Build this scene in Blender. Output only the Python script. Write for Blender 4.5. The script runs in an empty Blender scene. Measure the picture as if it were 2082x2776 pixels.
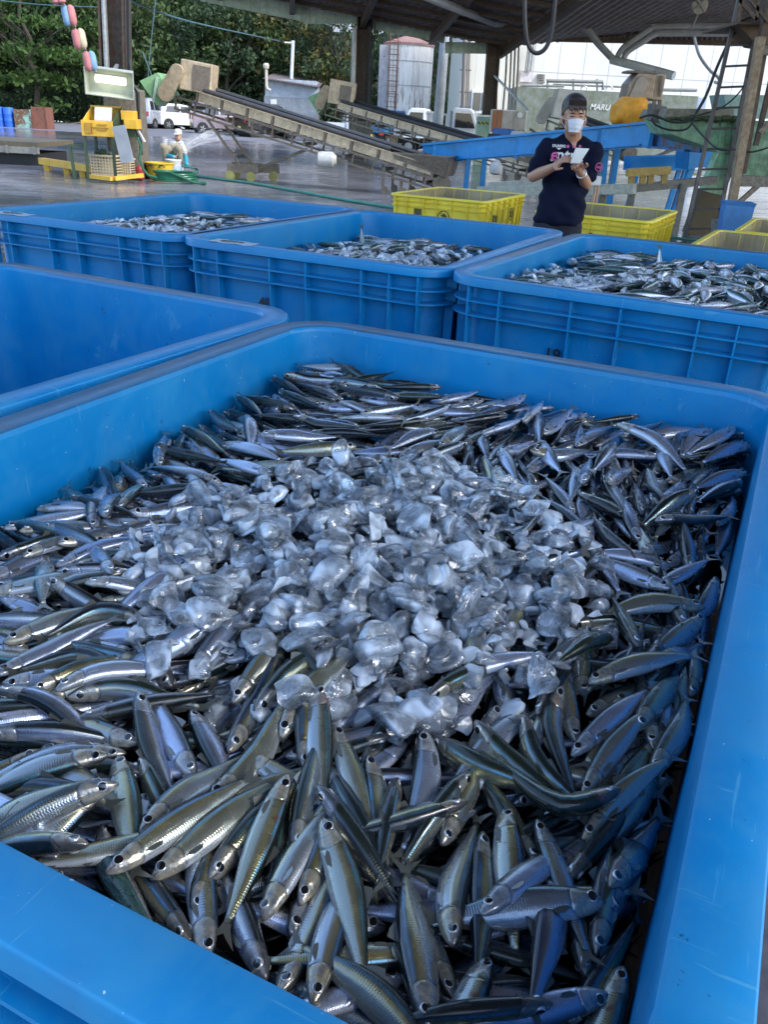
import bpy, bmesh, math, random
import numpy as np
from mathutils import Vector, Matrix, Euler
C = bpy.context.scene.collection
SC = bpy.context.scene
R = math.radians
# ---------------------------------------------------------------- camera
CAMZ = 1.43
FPX, PITCH, ROLL = 2240.39, R(25.5576), R(3.06237)
cp, sp, cr, sr = math.cos(PITCH), math.sin(PITCH), math.cos(ROLL), math.sin(ROLL)
FW = Vector((0, cp, -sp)); R0 = Vector((1, 0, 0)); U0 = Vector((0, sp, cp))
RT = R0*cr + U0*sr; UP = U0*cr - R0*sr
cam_d = bpy.data.cameras.new('camera'); cam = bpy.data.objects.new('camera', cam_d); C.objects.link(cam)
cam.matrix_world = Matrix(((RT.x, UP.x, -FW.x, 0), (RT.y, UP.y, -FW.y, 0), (RT.z, UP.z, -FW.z, CAMZ), (0, 0, 0, 1)))
cam_d.sensor_fit = 'VERTICAL'; cam_d.sensor_height = 24; cam_d.lens = 24*FPX/2776
cam_d.clip_start = .02; cam_d.clip_end = 600
SC.camera = cam
def ray(x, y): return FW + RT*((x-1041)/FPX) - UP*((y-1388)/FPX)
def PZ(x, y, z=0.0):
    d = ray(x, y); t = (z-CAMZ)/d.z; return Vector((d.x*t, d.y*t, z))
def PY(x, y, Y):
    d = ray(x, y); t = Y/d.y; return Vector((d.x*t, Y, CAMZ+d.z*t))
# ---------------------------------------------------------------- light
W = bpy.data.worlds.new('World'); SC.world = W; W.use_nodes = True
wn = W.node_tree; bg = wn.nodes['Background']
sky = wn.nodes.new('ShaderNodeTexSky'); sky.sky_type = 'NISHITA'; sky.sun_disc = False
SUN_EL, SUN_AZ = 42, 118       # degrees; azimuth clockwise from +Y
sky.sun_elevation = R(SUN_EL); sky.sun_rotation = R(SUN_AZ); sky.altitude = 50; sky.dust_density = 1.0; sky.ozone_density = 1.4; sky.air_density = 1.0
wn.links.new(sky.outputs[0], bg.inputs[0]); bg.inputs[1].default_value = 0.15
sd = bpy.data.lights.new('sun', 'SUN'); so = bpy.data.objects.new('sun', sd); C.objects.link(so)
sd.energy = 1.4; sd.angle = R(22); sd.color = (1.0, .975, .94)
dv = Vector((math.sin(R(SUN_AZ))*math.cos(R(SUN_EL)), math.cos(R(SUN_AZ))*math.cos(R(SUN_EL)), math.sin(R(SUN_EL))))
so.rotation_euler = dv.to_track_quat('Z', 'Y').to_euler(); so.location = (20, -10, 30)
SC.view_settings.view_transform = 'Standard'; SC.view_settings.look = 'None'; SC.view_settings.gamma = 1
SC.view_settings.exposure = 1.8
SC.cycles.use_denoising = True
SC.cycles.max_bounces = 10; SC.cycles.transmission_bounces = 8; SC.cycles.transparent_max_bounces = 12
SC.cycles.diffuse_bounces = 3; SC.cycles.glossy_bounces = 4
SC.cycles.caustics_reflective = False; SC.cycles.caustics_refractive = False
SC.cycles.sample_clamp_indirect = 6
# ---------------------------------------------------------------- helpers
def tag(o, label=None, cat=None, group=None, kind=None):
    if label: o['label'] = label
    if cat: o['category'] = cat
    if group: o['group'] = group
    if kind: o['kind'] = kind
    return o
def empty(name, loc=(0, 0, 0), rz=0, label=None, cat=None, group=None):
    o = bpy.data.objects.new(name, None); o.empty_display_size = .1; C.objects.link(o)
    o.location = loc; o.rotation_euler = (0, 0, rz)
    return tag(o, label, cat, group)
def copy_tree(o, parent=None):
    c = o.copy(); C.objects.link(c)
    if parent is not None: c.parent = parent
    for ch in list(o.children): copy_tree(ch, c)
    return c
def srgb(h):
    h = h.lstrip('#'); v = [int(h[i:i+2], 16)/255 for i in (0, 2, 4)]
    return tuple((c/12.92 if c <= .04045 else ((c+.055)/1.055)**2.4) for c in v)
class MB:
    def __init__(s): s.v = []; s.f = []; s.m = []
    def add(s, vs, fs, mi=0, M=None):
        n = len(s.v)
        s.v += [tuple(M @ Vector(v)) if M is not None else tuple(v) for v in vs]
        s.f += [tuple(i+n for i in f) for f in fs]; s.m += [mi]*len(fs); return s
    def box(s, a, b, mi=0, M=None):
        x0, y0, z0 = a; x1, y1, z1 = b
        return s.add([(x0,y0,z0),(x1,y0,z0),(x1,y1,z0),(x0,y1,z0),(x0,y0,z1),(x1,y0,z1),(x1,y1,z1),(x0,y1,z1)],
            [(0,3,2,1),(4,5,6,7),(0,1,5,4),(1,2,6,5),(2,3,7,6),(3,0,4,7)], mi, M)
    def beam(s, p, q, w, h, mi=0, up=(0, 0, 1), M=None):
        p = Vector(p); q = Vector(q); d = (q-p); L = d.length; d.normalize(); up = Vector(up)
        sx = d.cross(up)
        if sx.length < 1e-4: sx = d.cross(Vector((1, 0, 0)))
        sx.normalize(); uz = sx.cross(d)
        vs = []
        for o in (p, q):
            for a, b in ((-1,-1),(1,-1),(1,1),(-1,1)): vs.append(o+sx*(a*w/2)+uz*(b*h/2))
        return s.add(vs, [(0,1,2,3),(7,6,5,4),(0,4,5,1),(1,5,6,2),(2,6,7,3),(3,7,4,0)], mi, M)
    def tube(s, pts, r, n=8, mi=0, M=None, closed=False):
        pts = [Vector(p) for p in pts]; vs = []; fs = []; k = len(pts); px = None
        for i, p in enumerate(pts):
            if closed: t = pts[(i+1) % k]-pts[i-1]
            else: t = pts[min(i+1, k-1)]-pts[max(i-1, 0)]
            t.normalize()
            if px is None: px = t.orthogonal().normalized()
            px = (px-t*px.dot(t)).normalized(); py = t.cross(px)
            rr = r[i] if isinstance(r, (list, tuple)) else r
            for j in range(n):
                a = 2*math.pi*j/n; vs.append(p+px*math.cos(a)*rr+py*math.sin(a)*rr)
        for i in range(k-1+(1 if closed else 0)):
            a = i*n; b = ((i+1) % k)*n
            for j in range(n): fs.append((a+j, a+(j+1) % n, b+(j+1) % n, b+j))
        if not closed: fs += [tuple(range(n-1, -1, -1)), tuple(range((k-1)*n, k*n))]
        return s.add(vs, fs, mi, M)
    def lathe(s, prof, n=16, mi=0, M=None, cap=True):
        vs = []; fs = []
        for r, z in prof:
            for j in range(n): a = 2*math.pi*j/n; vs.append((r*math.cos(a), r*math.sin(a), z))
        for i in range(len(prof)-1):
            for j in range(n): fs.append((i*n+j, i*n+(j+1) % n, (i+1)*n+(j+1) % n, (i+1)*n+j))
        if cap: fs += [tuple(range(n-1, -1, -1)), tuple(range((len(prof)-1)*n, len(prof)*n))]
        return s.add(vs, fs, mi, M)
    def prism(s, poly, y0, y1, mi=0, M=None):   # polygon in xz, extruded in y
        n = len(poly); vs = [(x, y0, z) for x, z in poly]+[(x, y1, z) for x, z in poly]
        fs = [tuple(range(n)), tuple(range(2*n-1, n-1, -1))]+[(i, i+n, (i+1) % n+n, (i+1) % n) for i in range(n)]
        return s.add(vs, fs, mi, M)
    def build(s, name, mats, parent=None, smooth=False, bevel=0, sub=0, angle=40):
        me = bpy.data.meshes.new(name); me.from_pydata(s.v, [], s.f); me.update()
        if not isinstance(mats, (list, tuple)): mats = [mats]
        for m in mats: me.materials.append(m)
        me.polygons.foreach_set('material_index', s.m)
        bm = bmesh.new(); bm.from_mesh(me); bmesh.ops.recalc_face_normals(bm, faces=bm.faces); bm.to_mesh(me); bm.free()
        if smooth:
            me.polygons.foreach_set('use_smooth', [True]*len(me.polygons))
            if angle < 180: me.set_sharp_from_angle(angle=R(angle))
        o = bpy.data.objects.new(name, me); C.objects.link(o)
        if parent is not None: o.parent = parent
        if bevel:
            b = o.modifiers.new('b', 'BEVEL'); b.width = bevel; b.segments = 2; b.limit_method = 'ANGLE'; b.angle_limit = R(35)
        if sub:
            b = o.modifiers.new('s', 'SUBSURF'); b.levels = sub; b.render_levels = sub
        return o
def Mt(x=0, y=0, z=0, rx=0, ry=0, rz=0, s=1):
    return Matrix.Translation((x, y, z)) @ Euler((rx, ry, rz)).to_matrix().to_4x4() @ Matrix.Scale(s, 4)
# ---------------------------------------------------------------- materials
class NT:
    def __init__(s, name):
        s.m = bpy.data.materials.new(name); s.m.use_nodes = True; s.t = s.m.node_tree
        s.b = s.t.nodes['Principled BSDF']; s.out = s.t.nodes['Material Output']
    def n(s, typ, **k):
        nd = s.t.nodes.new('ShaderNode'+typ)
        for a, b in k.items(): setattr(nd, a, b)
        return nd
    def L(s, a, b): s.t.links.new(a, b)
    def val(s, sock, v):
        if hasattr(v, 'links') or isinstance(v, bpy.types.NodeSocket): s.L(v, sock)
        else: sock.default_value = v
    def math(s, op, a, b=None, c=None, clamp=False):
        nd = s.n('Math', operation=op, use_clamp=clamp); s.val(nd.inputs[0], a)
        if b is not None: s.val(nd.inputs[1], b)
        if c is not None: s.val(nd.inputs[2], c)
        return nd.outputs[0]
    def ramp(s, fac, stops, interp='LINEAR'):
        nd = s.n('ValToRGB'); cr_ = nd.color_ramp; cr_.interpolation = interp
        while len(cr_.elements) < len(stops): cr_.elements.new(.5)
        for e, (p, c) in zip(cr_.elements, stops):
            e.position = p; e.color = (c, c, c, 1) if isinstance(c, (int, float)) else (*c[:3], 1)
        s.L(fac, nd.inputs[0]); return nd.outputs[0]
    def noise(s, scale=5, detail=4, rough=.55, vec=None, dist=0, out=0):
        nd = s.n('TexNoise'); nd.inputs['Scale'].default_value = scale; nd.inputs['Detail'].default_value = detail
        nd.inputs['Roughness'].default_value = rough; nd.inputs['Distortion'].default_value = dist
        if vec is not None: s.L(vec, nd.inputs['Vector'])
        return nd.outputs[out]
    def coord(s, which='Object'): return s.n('TexCoord').outputs[which]
    def geo(s, which='Position'): return s.n('NewGeometry').outputs[which]
    def scale(s, v, sc):
        nd = s.n('Mapping'); nd.inputs['Scale'].default_value = sc; s.L(v, nd.inputs['Vector']); return nd.outputs[0]
    def mix(s, f, a, b, mode='MIX'):
        nd = s.n('Mix', data_type='RGBA', blend_type=mode); s.val(nd.inputs[0], f)
        for i, v in ((6, a), (7, b)):
            if isinstance(v, tuple): nd.inputs[i].default_value = (*v[:3], 1)
            else: s.L(v, nd.inputs[i])
        return nd.outputs[2]
    def bump(s, h, dist=.002, strength=1):
        nd = s.n('Bump'); nd.inputs['Distance'].default_value = dist; nd.inputs['Strength'].default_value = strength
        s.L(h, nd.inputs['Height']); s.L(nd.outputs[0], s.b.inputs['Normal']); return nd.outputs[0]
    def set(s, **k):
        names = dict(col='Base Color', rough='Roughness', metal='Metallic', spec='Specular IOR Level', trans='Transmission Weight',
                     ior='IOR', coat='Coat Weight', coatr='Coat Roughness', alpha='Alpha', sss='Subsurface Weight', em='Emission Color', es='Emission Strength', sheen='Sheen Weight')
        for a, v in k.items():
            sock = s.b.inputs[names[a]]
            if isinstance(v, tuple): sock.default_value = (*v[:3], 1)
            else: s.val(sock, v)
        return s
MATS = {}
def paint(name, col, rough=.5, metal=0, dirt=(.08, .06, .04), amt=.3, sc=3, streak=0, bump=.0015, var=.12, spec=.5, coat=0, rust=None, rustamt=.5):
    """worn surface: base colour with broad tone noise, dirt patches, optional vertical streaks and rust"""
    if name in MATS: return MATS[name]
    s = NT(name); p = s.coord('Object')
    n1 = s.noise(sc, 5, .6, p); n2 = s.noise(sc*4.3, 6, .65, p)
    dark = tuple(c*(1-var*2) for c in col); lite = tuple(min(1, c*(1+var)) for c in col)
    c = s.mix(s.ramp(n1, [(.3, 0), (.7, 1)]), dark, lite)
    lo = 1-amt
    f = s.ramp(n2, [(max(0, lo-.28), 0), (min(1, lo+.12), 1)])
    c = s.mix(s.math('MULTIPLY', f, min(1, amt*1.6)), c, tuple(dirt))
    if streak:
        n3 = s.noise(1, 4, .6, s.scale(p, (sc*6, sc*6, sc*.5)))
        c = s.mix(s.math('MULTIPLY', s.ramp(n3, [(.5, 0), (.72, 1)]), streak), c, tuple(dirt))
    if rust:
        n4 = s.noise(sc*1.7, 7, .7, p, .4)
        c = s.mix(s.ramp(n4, [(1-rustamt-.03, 0), (1-rustamt+.05, 1)]), c, s.mix(n2, rust, tuple(x*.35 for x in rust)))
    s.set(col=c, metal=metal, spec=spec, coat=coat)
    s.set(rough=s.ramp(n2, [(.2, max(.03, rough-.12)), (.8, min(1, rough+.15))]))
    if bump: s.bump(n2, bump, .6)
    MATS[name] = s.m; return s.m
def rr_loop(w, d, r, z, n=7):
    pts = []
    for cx, cy, a0 in ((w/2-r, d/2-r, 0), (-w/2+r, d/2-r, 90), (-w/2+r, -d/2+r, 180), (w/2-r, -d/2+r, 270)):
        for i in range(n):
            a = R(a0+90*i/(n-1)); pts.append((cx+r*math.cos(a), cy+r*math.sin(a), z))
    return pts
def loft(mb, loops, mi=0, close_bottom=None):
    n = len(loops[0]); base = len(mb.v); vs = [p for l in loops for p in l]; fs = []; 
    for i in range(len(loops)-1):
        for j in range(n): fs.append((i*n+j, i*n+(j+1) % n, (i+1)*n+(j+1) % n, (i+1)*n+j))
    mb.add(vs, fs, mi)
    return base
def text_mesh(name, body, size, mat, parent, loc, rot, thick=.001, bold=False, shear=0, align='CENTER', M=None):
    cu = bpy.data.curves.new(name, 'FONT'); cu.body = body; cu.size = size; cu.extrude = thick; cu.align_x = align; cu.align_y = 'CENTER'; cu.shear = shear
    if bold: cu.offset = size*.018
    cu.resolution_u = 3
    o = bpy.data.objects.new(name, cu); C.objects.link(o)
    dg = bpy.context.evaluated_depsgraph_get(); me = bpy.data.meshes.new_from_object(o.evaluated_get(dg))
    bpy.data.objects.remove(o); me.materials.clear(); me.materials.append(mat)
    q = bpy.data.objects.new(name, me); C.objects.link(q); q.parent = parent; q.location = loc; q.rotation_euler = rot
    return q
# ---------------------------------------------------------------- bins
def blue_plastic(name, seed, grime_reflect):
    s = NT(name); p = s.coord('Object'); nrm = s.geo('Normal')
    off = s.n('VectorMath', operation='ADD'); s.L(p, off.inputs[0]); off.inputs[1].default_value = (seed*3.1, seed*1.7, 0); q = off.outputs[0]
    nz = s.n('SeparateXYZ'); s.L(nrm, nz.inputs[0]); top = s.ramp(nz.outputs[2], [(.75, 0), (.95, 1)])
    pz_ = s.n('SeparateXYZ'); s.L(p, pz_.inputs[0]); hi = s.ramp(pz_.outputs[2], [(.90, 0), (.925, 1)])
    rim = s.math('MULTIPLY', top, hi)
    n1 = s.noise(2.2, 5, .6, q); n2 = s.noise(38, 6, .75, q); n3 = s.noise(7, 6, .7, q, .6); n4 = s.noise(160, 2, .5, q)
    base = s.mix(s.ramp(n1, [(.3, 0), (.7, 1)]), (.000, .155, .40), (.002, .210, .49))
    base = s.mix(s.math('MULTIPLY', s.ramp(n3, [(.45, 0), (.7, 1)]), .35), base, (.05, .26, .42))      # chalky scuffs
    st = s.noise(1, 5, .6, s.scale(q, (16, 16, 1.3)))
    base = s.mix(s.math('MULTIPLY', s.ramp(st, [(.56, 0), (.72, 1)]), .22), base, (.03, .13, .3))
    dull_reflect = s.mix(s.ramp(n3, [(.3, 0), (.75, 1)]), (.014, .078, .17), (.045, .11, .19))  # scuffed rim tone with the dark roof's reflection painted in, left and back
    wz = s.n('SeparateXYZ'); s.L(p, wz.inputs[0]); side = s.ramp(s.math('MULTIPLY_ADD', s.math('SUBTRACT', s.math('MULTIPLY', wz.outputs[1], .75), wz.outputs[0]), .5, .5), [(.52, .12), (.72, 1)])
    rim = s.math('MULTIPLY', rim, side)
    c = s.mix(s.math('MULTIPLY', rim, .35+grime_reflect*.6), base, dull_reflect)
    c = s.mix(s.math('MULTIPLY', s.math('MULTIPLY', rim, s.ramp(s.noise(4.2, 7, .72, q, .8), [(.60-.07*grime_reflect, 0), (.68, 1)])), grime_reflect), c, (.055, .045, .03))
    c = s.mix(s.math('MULTIPLY', s.ramp(n2, [(.65, 0), (.69, 1)]), .8), c, (.012, .03, .05))             # dark flecks
    c = s.mix(s.math('MULTIPLY', s.ramp(n4, [(.745, 0), (.77, 1)]), .6), c, (.5, .62, .7))               # scales stuck on
    s.set(col=c, spec=.35, rough=s.ramp(n3, [(.2, .25), (.8, .5)]), sss=.0)
    sc1 = s.noise(1, 3, .6, s.scale(q, (9, 140, 9)), .4); sc2 = s.noise(1, 3, .6, s.scale(q, (140, 7, 9)), .4); scr = s.math('MAXIMUM', s.ramp(sc1, [(.66, 0), (.69, 1)]), s.ramp(sc2, [(.67, 0), (.70, 1)])); c = s.mix(s.math('MULTIPLY', scr, .3), c, (.10, .34, .52)); s.set(col=c); h = s.math('ADD', s.math('MULTIPLY', n1, .8), s.math('MULTIPLY', n2, .12)); s.bump(h, .004, .35)
    return s.m
BINW, BIND, RIMZ = 1.135, 1.593, .93
RX = [-.52, -.40, -.14, .03, .28, .40, .52]; RY = [-.70, -.56, -.30, -.08, .12, .36, .56, .70]
def make_bin(name, W_, D_, top, H, mats, rimw, ribx, riby, ribz, r_in=.10, lip=.035, inset=.05):
    """a stackable tub: tapering cavity, flat rolled rim, outer wall with a grid of ribs"""
    root = empty(name); t = MB(); ow, od = W_+2*rimw, D_+2*rimw; z1 = top; z0 = top-H; ro_ = r_in+rimw*.75; ri = r_in
    g = .006; k = .05
    L = [rr_loop(ow-2*inset-k, od-2*inset-k, ro_-.03, z0), rr_loop(ow-2*inset, od-2*inset, ro_-.03, z1-lip+.004),
         rr_loop(ow-.012, od-.012, ro_, z1-lip), rr_loop(ow, od, ro_, z1-lip+.004), rr_loop(ow, od, ro_, z1-g), rr_loop(ow-.3*g, od-.3*g, ro_, z1-.3*g), rr_loop(ow-g, od-g, ro_, z1),
         rr_loop(W_+2*g, D_+2*g, ri+.005, z1), rr_loop(W_+.5*g, D_+.5*g, ri, z1-.4*g), rr_loop(W_, D_, ri, z1-2*g)]
    loft(t, L); n = len(L[0])
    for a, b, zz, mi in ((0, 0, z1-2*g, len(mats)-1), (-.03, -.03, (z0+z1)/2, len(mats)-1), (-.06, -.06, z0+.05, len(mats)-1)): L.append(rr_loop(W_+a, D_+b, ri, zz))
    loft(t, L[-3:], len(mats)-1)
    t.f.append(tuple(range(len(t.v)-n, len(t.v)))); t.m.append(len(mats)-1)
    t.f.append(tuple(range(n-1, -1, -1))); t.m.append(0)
    t.build('tub', mats, root, smooth=True, angle=50)
    rb = MB(); hw = ow/2-.006; hd = od/2-.006; iw = ow/2-inset+.006; idp = od/2-inset+.006; th = .006
    for z in ribz:
        lo = [rr_loop(2*iw-.02, 2*idp-.02, ro_-.03, z-th/2-.002), rr_loop(2*hw, 2*hd, ro_, z-th/2), rr_loop(2*hw, 2*hd, ro_, z+th/2), rr_loop(2*iw-.02, 2*idp-.02, ro_-.03, z+th/2+.002)]
        loft(rb, lo)
    zt = z1-lip+.002; zb = z0
    def vrib(x, y, dx, dy):
        # plate standing out of the wall, slightly tapering inwards at the foot
        px, py = -dy, dx
        for (za, zb_, ins) in ((zt, min(ribz), .0), (min(ribz), zb, .022)):
            a, b = .004, -.052
            pr = []
            for zz, e in ((za, 0 if ins == 0 else .006), (zb_, ins)):
                for s_, dd in ((-1, b), (1, b), (1, a-.012-e), (-1, a-.012-e)):
                    pr.append((x+px*s_*th/2+dx*dd, y+py*s_*th/2+dy*dd, zz))
            rb.add(pr, [(0,1,2,3),(7,6,5,4),(0,4,5,1),(1,5,6,2),(2,6,7,3),(3,7,4,0)])
    for x in ribx: vrib(x, -od/2, 0, -1); vrib(x, od/2, 0, 1)
    for y in riby: vrib(-ow/2, y, -1, 0); vrib(ow/2, y, 1, 0)
    rb.build('rib', mats[0], root)
    return root
SPEC = {'F': (-.0753, 2.42875, -24.623, 1, .75), 'L': (-2.372, 3.64, -26.745, 2, .8), 'M': (-.057, 8.2776, -25.259, 3, .6),
        'R': (2.22427, 7.07993, -27.361, 4, 1.0), 'B': (-2.27336, 9.3568, -24.80, 5, .5)}
BLAB = {'F': 'blue plastic tub in the foreground, full of silver sardines around a mound of ice',
        'L': 'empty blue plastic tub at the left edge with bare inside walls',
        'M': 'blue ribbed fish tub in the middle of the back row, marked 40',
        'R': 'blue ribbed fish tub at the right edge, marked 19, a tail sticking up',
        'B': 'farthest blue ribbed fish tub at the left, a moulded circle on its wall'}
bins = {}; INK = paint('black_ink', (.01, .01, .014), .5, bump=0)
for k in 'FLMRB':
    x, y, a, sd_, gr = SPEC[k]
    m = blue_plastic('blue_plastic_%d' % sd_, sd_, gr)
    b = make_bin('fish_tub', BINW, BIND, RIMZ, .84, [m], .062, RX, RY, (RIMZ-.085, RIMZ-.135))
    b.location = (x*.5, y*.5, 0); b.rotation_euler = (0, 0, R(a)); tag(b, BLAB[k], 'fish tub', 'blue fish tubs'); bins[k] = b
def bin_to_world(k, x, y, z):
    c = SPEC[k]; a = R(c[2]); return Vector((c[0]*.5+math.cos(a)*x-math.sin(a)*y, c[1]*.5+math.sin(a)*x+math.cos(a)*y, z))
def world_to_bin(k, P):
    c = SPEC[k]; a = R(c[2]); dx, dy = P[0]-c[0]*.5, P[1]-c[1]*.5
    return (math.cos(a)*dx+math.sin(a)*dy, -math.sin(a)*dx+math.cos(a)*dy)
FY = -(BIND/2+.062-.05)
for k, num, px_, py_ in (('M', '40', 716, 822), ('R', '19', 1497, 963)):
    d_ = ray(px_, py_); tt = 1.0
    for _ in range(60):
        Pn = Vector((d_.x*tt, d_.y*tt, CAMZ+d_.z*tt)); tt += (FY-.006-world_to_bin(k, Pn)[1])*.7
    text_mesh('number', num, .060, INK, bins[k], (world_to_bin(k, Pn)[0], FY-.004, Pn.z), (R(90), 0, 0), .0006, True)
# moulded ring on the far tub
t = MB(); t.tube([(.20+.05*math.cos(a*math.pi/12), FY+.012, RIMZ-.25+.05*math.sin(a*math.pi/12)) for a in range(24)], .003, 6, closed=True)
t.build('moulded_ring', bins['B'].children[0].data.materials[0], bins['B'])
PAPER = paint('wet_paper', (.42, .5, .56), .6, amt=.1, bump=.0005)
for k, u, v_, rz in (('M', -.33, -.822, .06), ('B', -.37, -.83, .05)):
    r_ = empty('paper_slip', bin_to_world(k, u, v_, RIMZ+.002), R(SPEC[k][2])+rz,
        'wet paper slip with smudged writing stuck on the rim of the middle blue tub' if k == 'M' else 'wet paper slip stuck on the rim of the farthest blue tub', 'paper')
    g = MB(); nx = 6
    for i in range(nx):
        x0 = -.10+i*.2/nx; x1 = x0+.2/nx; h0 = .0015*math.sin(i*2.1); h1 = .0015*math.sin((i+1)*2.1)
        g.add([(x0, -.035, h0), (x1, -.035, h1), (x1, .035, h1+.002), (x0, .035, h0+.002), (x0, -.035, h0-.0008), (x1, -.035, h1-.0008), (x1, .035, h1+.0012), (x0, .035, h0+.0012)], [(0,1,2,3),(7,6,5,4),(0,4,5,1),(1,5,6,2),(2,6,7,3),(3,7,4,0)])
    g.build('sheet', PAPER, r_)
    w = MB(); rnd = random.Random(5)
    for i in range(4): w.box((-.055+i*.028, -.018+rnd.uniform(-.006, .006), .0035), (-.040+i*.028, .012, .0043)); w.box((-.06+i*.028, -.004, .0036), (-.036+i*.028, .003, .0044))
    w.build('writing', INK, r_)
# ---------------------------------------------------------------- fish
def fish_template(kind):
    us = np.array([0, .012, .03, .055, .085, .12, .16, .195, .2, .25, .32, .40, .48, .56, .64, .71, .78, .84, .885])
    if kind == 'sardine':
        X = [0, .02, .05, .1, .16, .22, .3, .4, .5, .6, .7, .78, .84, .885]
        T = [.006, .021, .036, .051, .062, .070, .077, .081, .077, .066, .050, .036, .027, .023]
        B = [.010, .028, .045, .064, .077, .086, .094, .099, .094, .079, .056, .038, .027, .023]
        Wd = [.007, .020, .030, .039, .046, .051, .055, .057, .053, .044, .032, .021, .013, .008]
    else:
        X = [0, .02, .05, .1, .16, .22, .3, .4, .5, .6, .7, .78, .84, .885]
        T = [.001, .014, .030, .052, .070, .084, .095, .098, .092, .076, .054, .034, .020, .014]
        B = [.004, .018, .036, .060, .080, .094, .104, .106, .098, .080, .054, .033, .020, .014]
        Wd = [.003, .016, .028, .044, .056, .064, .070, .070, .064, .052, .036, .022, .013, .009]
    T = [q*.97 for q in T]; B = [q*.97 for q in B]; Wd = [q*1.10 for q in Wd]
    t, b, w = (np.interp(us, X, q) for q in (T, B, Wd))
    k = 14; V = []; A = []; F = []; MI = []
    for i, u in enumerate(us):
        sc = 1.0
        if u > .197 and u < .26: sc = .985 if u < .21 else .995        # step behind the gill cover
        for j in range(k):
            a = 2*math.pi*j/k; ca, sa = math.cos(a), math.sin(a)
            z = (t[i] if ca > 0 else b[i])*np.sign(ca)*abs(ca)**.9
            y = w[i]*np.sign(sa)*abs(sa)**(.8)*(1-.18*(ca < -.3))
            V.append((u, y*sc, z*sc)); A.append((u, abs(math.atan2(sa, ca))/math.pi))
    n = len(us)
    for i in range(n-1):
        for j in range(k): F.append((i*k+j, i*k+(j+1) % k, (i+1)*k+(j+1) % k, (i+1)*k+j)); MI.append(0)
    F.append(tuple(range(k-1, -1, -1))); MI.append(0); F.append(tuple(range((n-1)*k, n*k))); MI.append(0)
    def sheet(pts, quads, th, mi, yoff=lambda x, z: 0, side=1):
        base = len(V)
        for s_ in (1, -1):
            for x, z in pts: V.append((x, yoff(x, z)+s_*th, z)); A.append((x, .5))
        m = len(pts)
        for q in quads: F.append(tuple(base+i for i in q)); MI.append(mi); F.append(tuple(base+m+i for i in reversed(q))); MI.append(mi)
    tl = .088 if kind == 'sardine' else .098
    sheet([(.865, .018), (.915, .030), (.955, tl*.66), (1.0, tl), (.962, .030), (.938, 0), (.962, -.030), (1.0, -tl), (.955, -tl*.66), (.915, -.030), (.865, -.018), (.91, 0)],
          [(0, 1, 11, 10), (10, 11, 9), (1, 4, 5, 11), (1, 2, 4), (2, 3, 4), (11, 5, 6, 9), (9, 6, 8), (6, 7, 8)], .0016, 3)
    sheet([(.43, .075), (.455, .115), (.50, .10), (.56, .066), (.5, .07)], [(0, 1, 2, 4), (4, 2, 3)], .0012, 3)
    sheet([(.70, -.05), (.72, -.075), (.80, -.045), (.79, -.033)], [(0, 1, 2, 3)], .001, 3)
    sheet([(.50, -.088), (.53, -.115), (.56, -.085)], [(0, 1, 2)], .001, 3)
    for s_ in (1, -1):
        f = lambda x, z, s_=s_: s_*(.045+.1*(x-.21)*.4)
        sheet([(.205, -.045), (.235, -.030), (.305, -.052), (.285, -.068), (.24, -.066)], [(0, 1, 2, 4), (4, 2, 3)], .0011, 3, f)
        # eye: dark socket rim, silver iris, pupil
        eu, ez = (.078, .006); er = .027 if kind == 'sardine' else .021
        yw = float(np.interp(eu, X, Wd))
        prof = [(er*1.12, -.010, 1), (er*1.06, .0022, 1), (er*.86, .0045, 1), (er*.40, .0062, 2), (er*.2, .0068, 2)]
        m = 12; base = len(V)
        for r_, y_, _ in prof:
            for j in range(m):
                a = 2*math.pi*j/m; V.append((eu+r_*math.cos(a), s_*(yw*.95+y_), ez+r_*math.sin(a))); A.append((eu, r_/er))
        for i in range(len(prof)-1):
            for j in range(m): F.append((base+i*m+j, base+i*m+(j+1) % m, base+(i+1)*m+(j+1) % m, base+(i+1)*m+j)); MI.append(1 if i < 2 else 2)
        F.append(tuple(base+(len(prof)-1)*m+j for j in range(m))); MI.append(2)
    return dict(V=np.array(V, float), A=np.array(A, float), F=F, MI=MI, X=X, T=T, B=B, W=Wd)
TEMPL = {k: fish_template(k) for k in ('sardine', 'mackerel')}
def attr(s, name):
    nd = s.n('Attribute'); nd.attribute_name = name; return nd.outputs['Fac']
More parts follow.
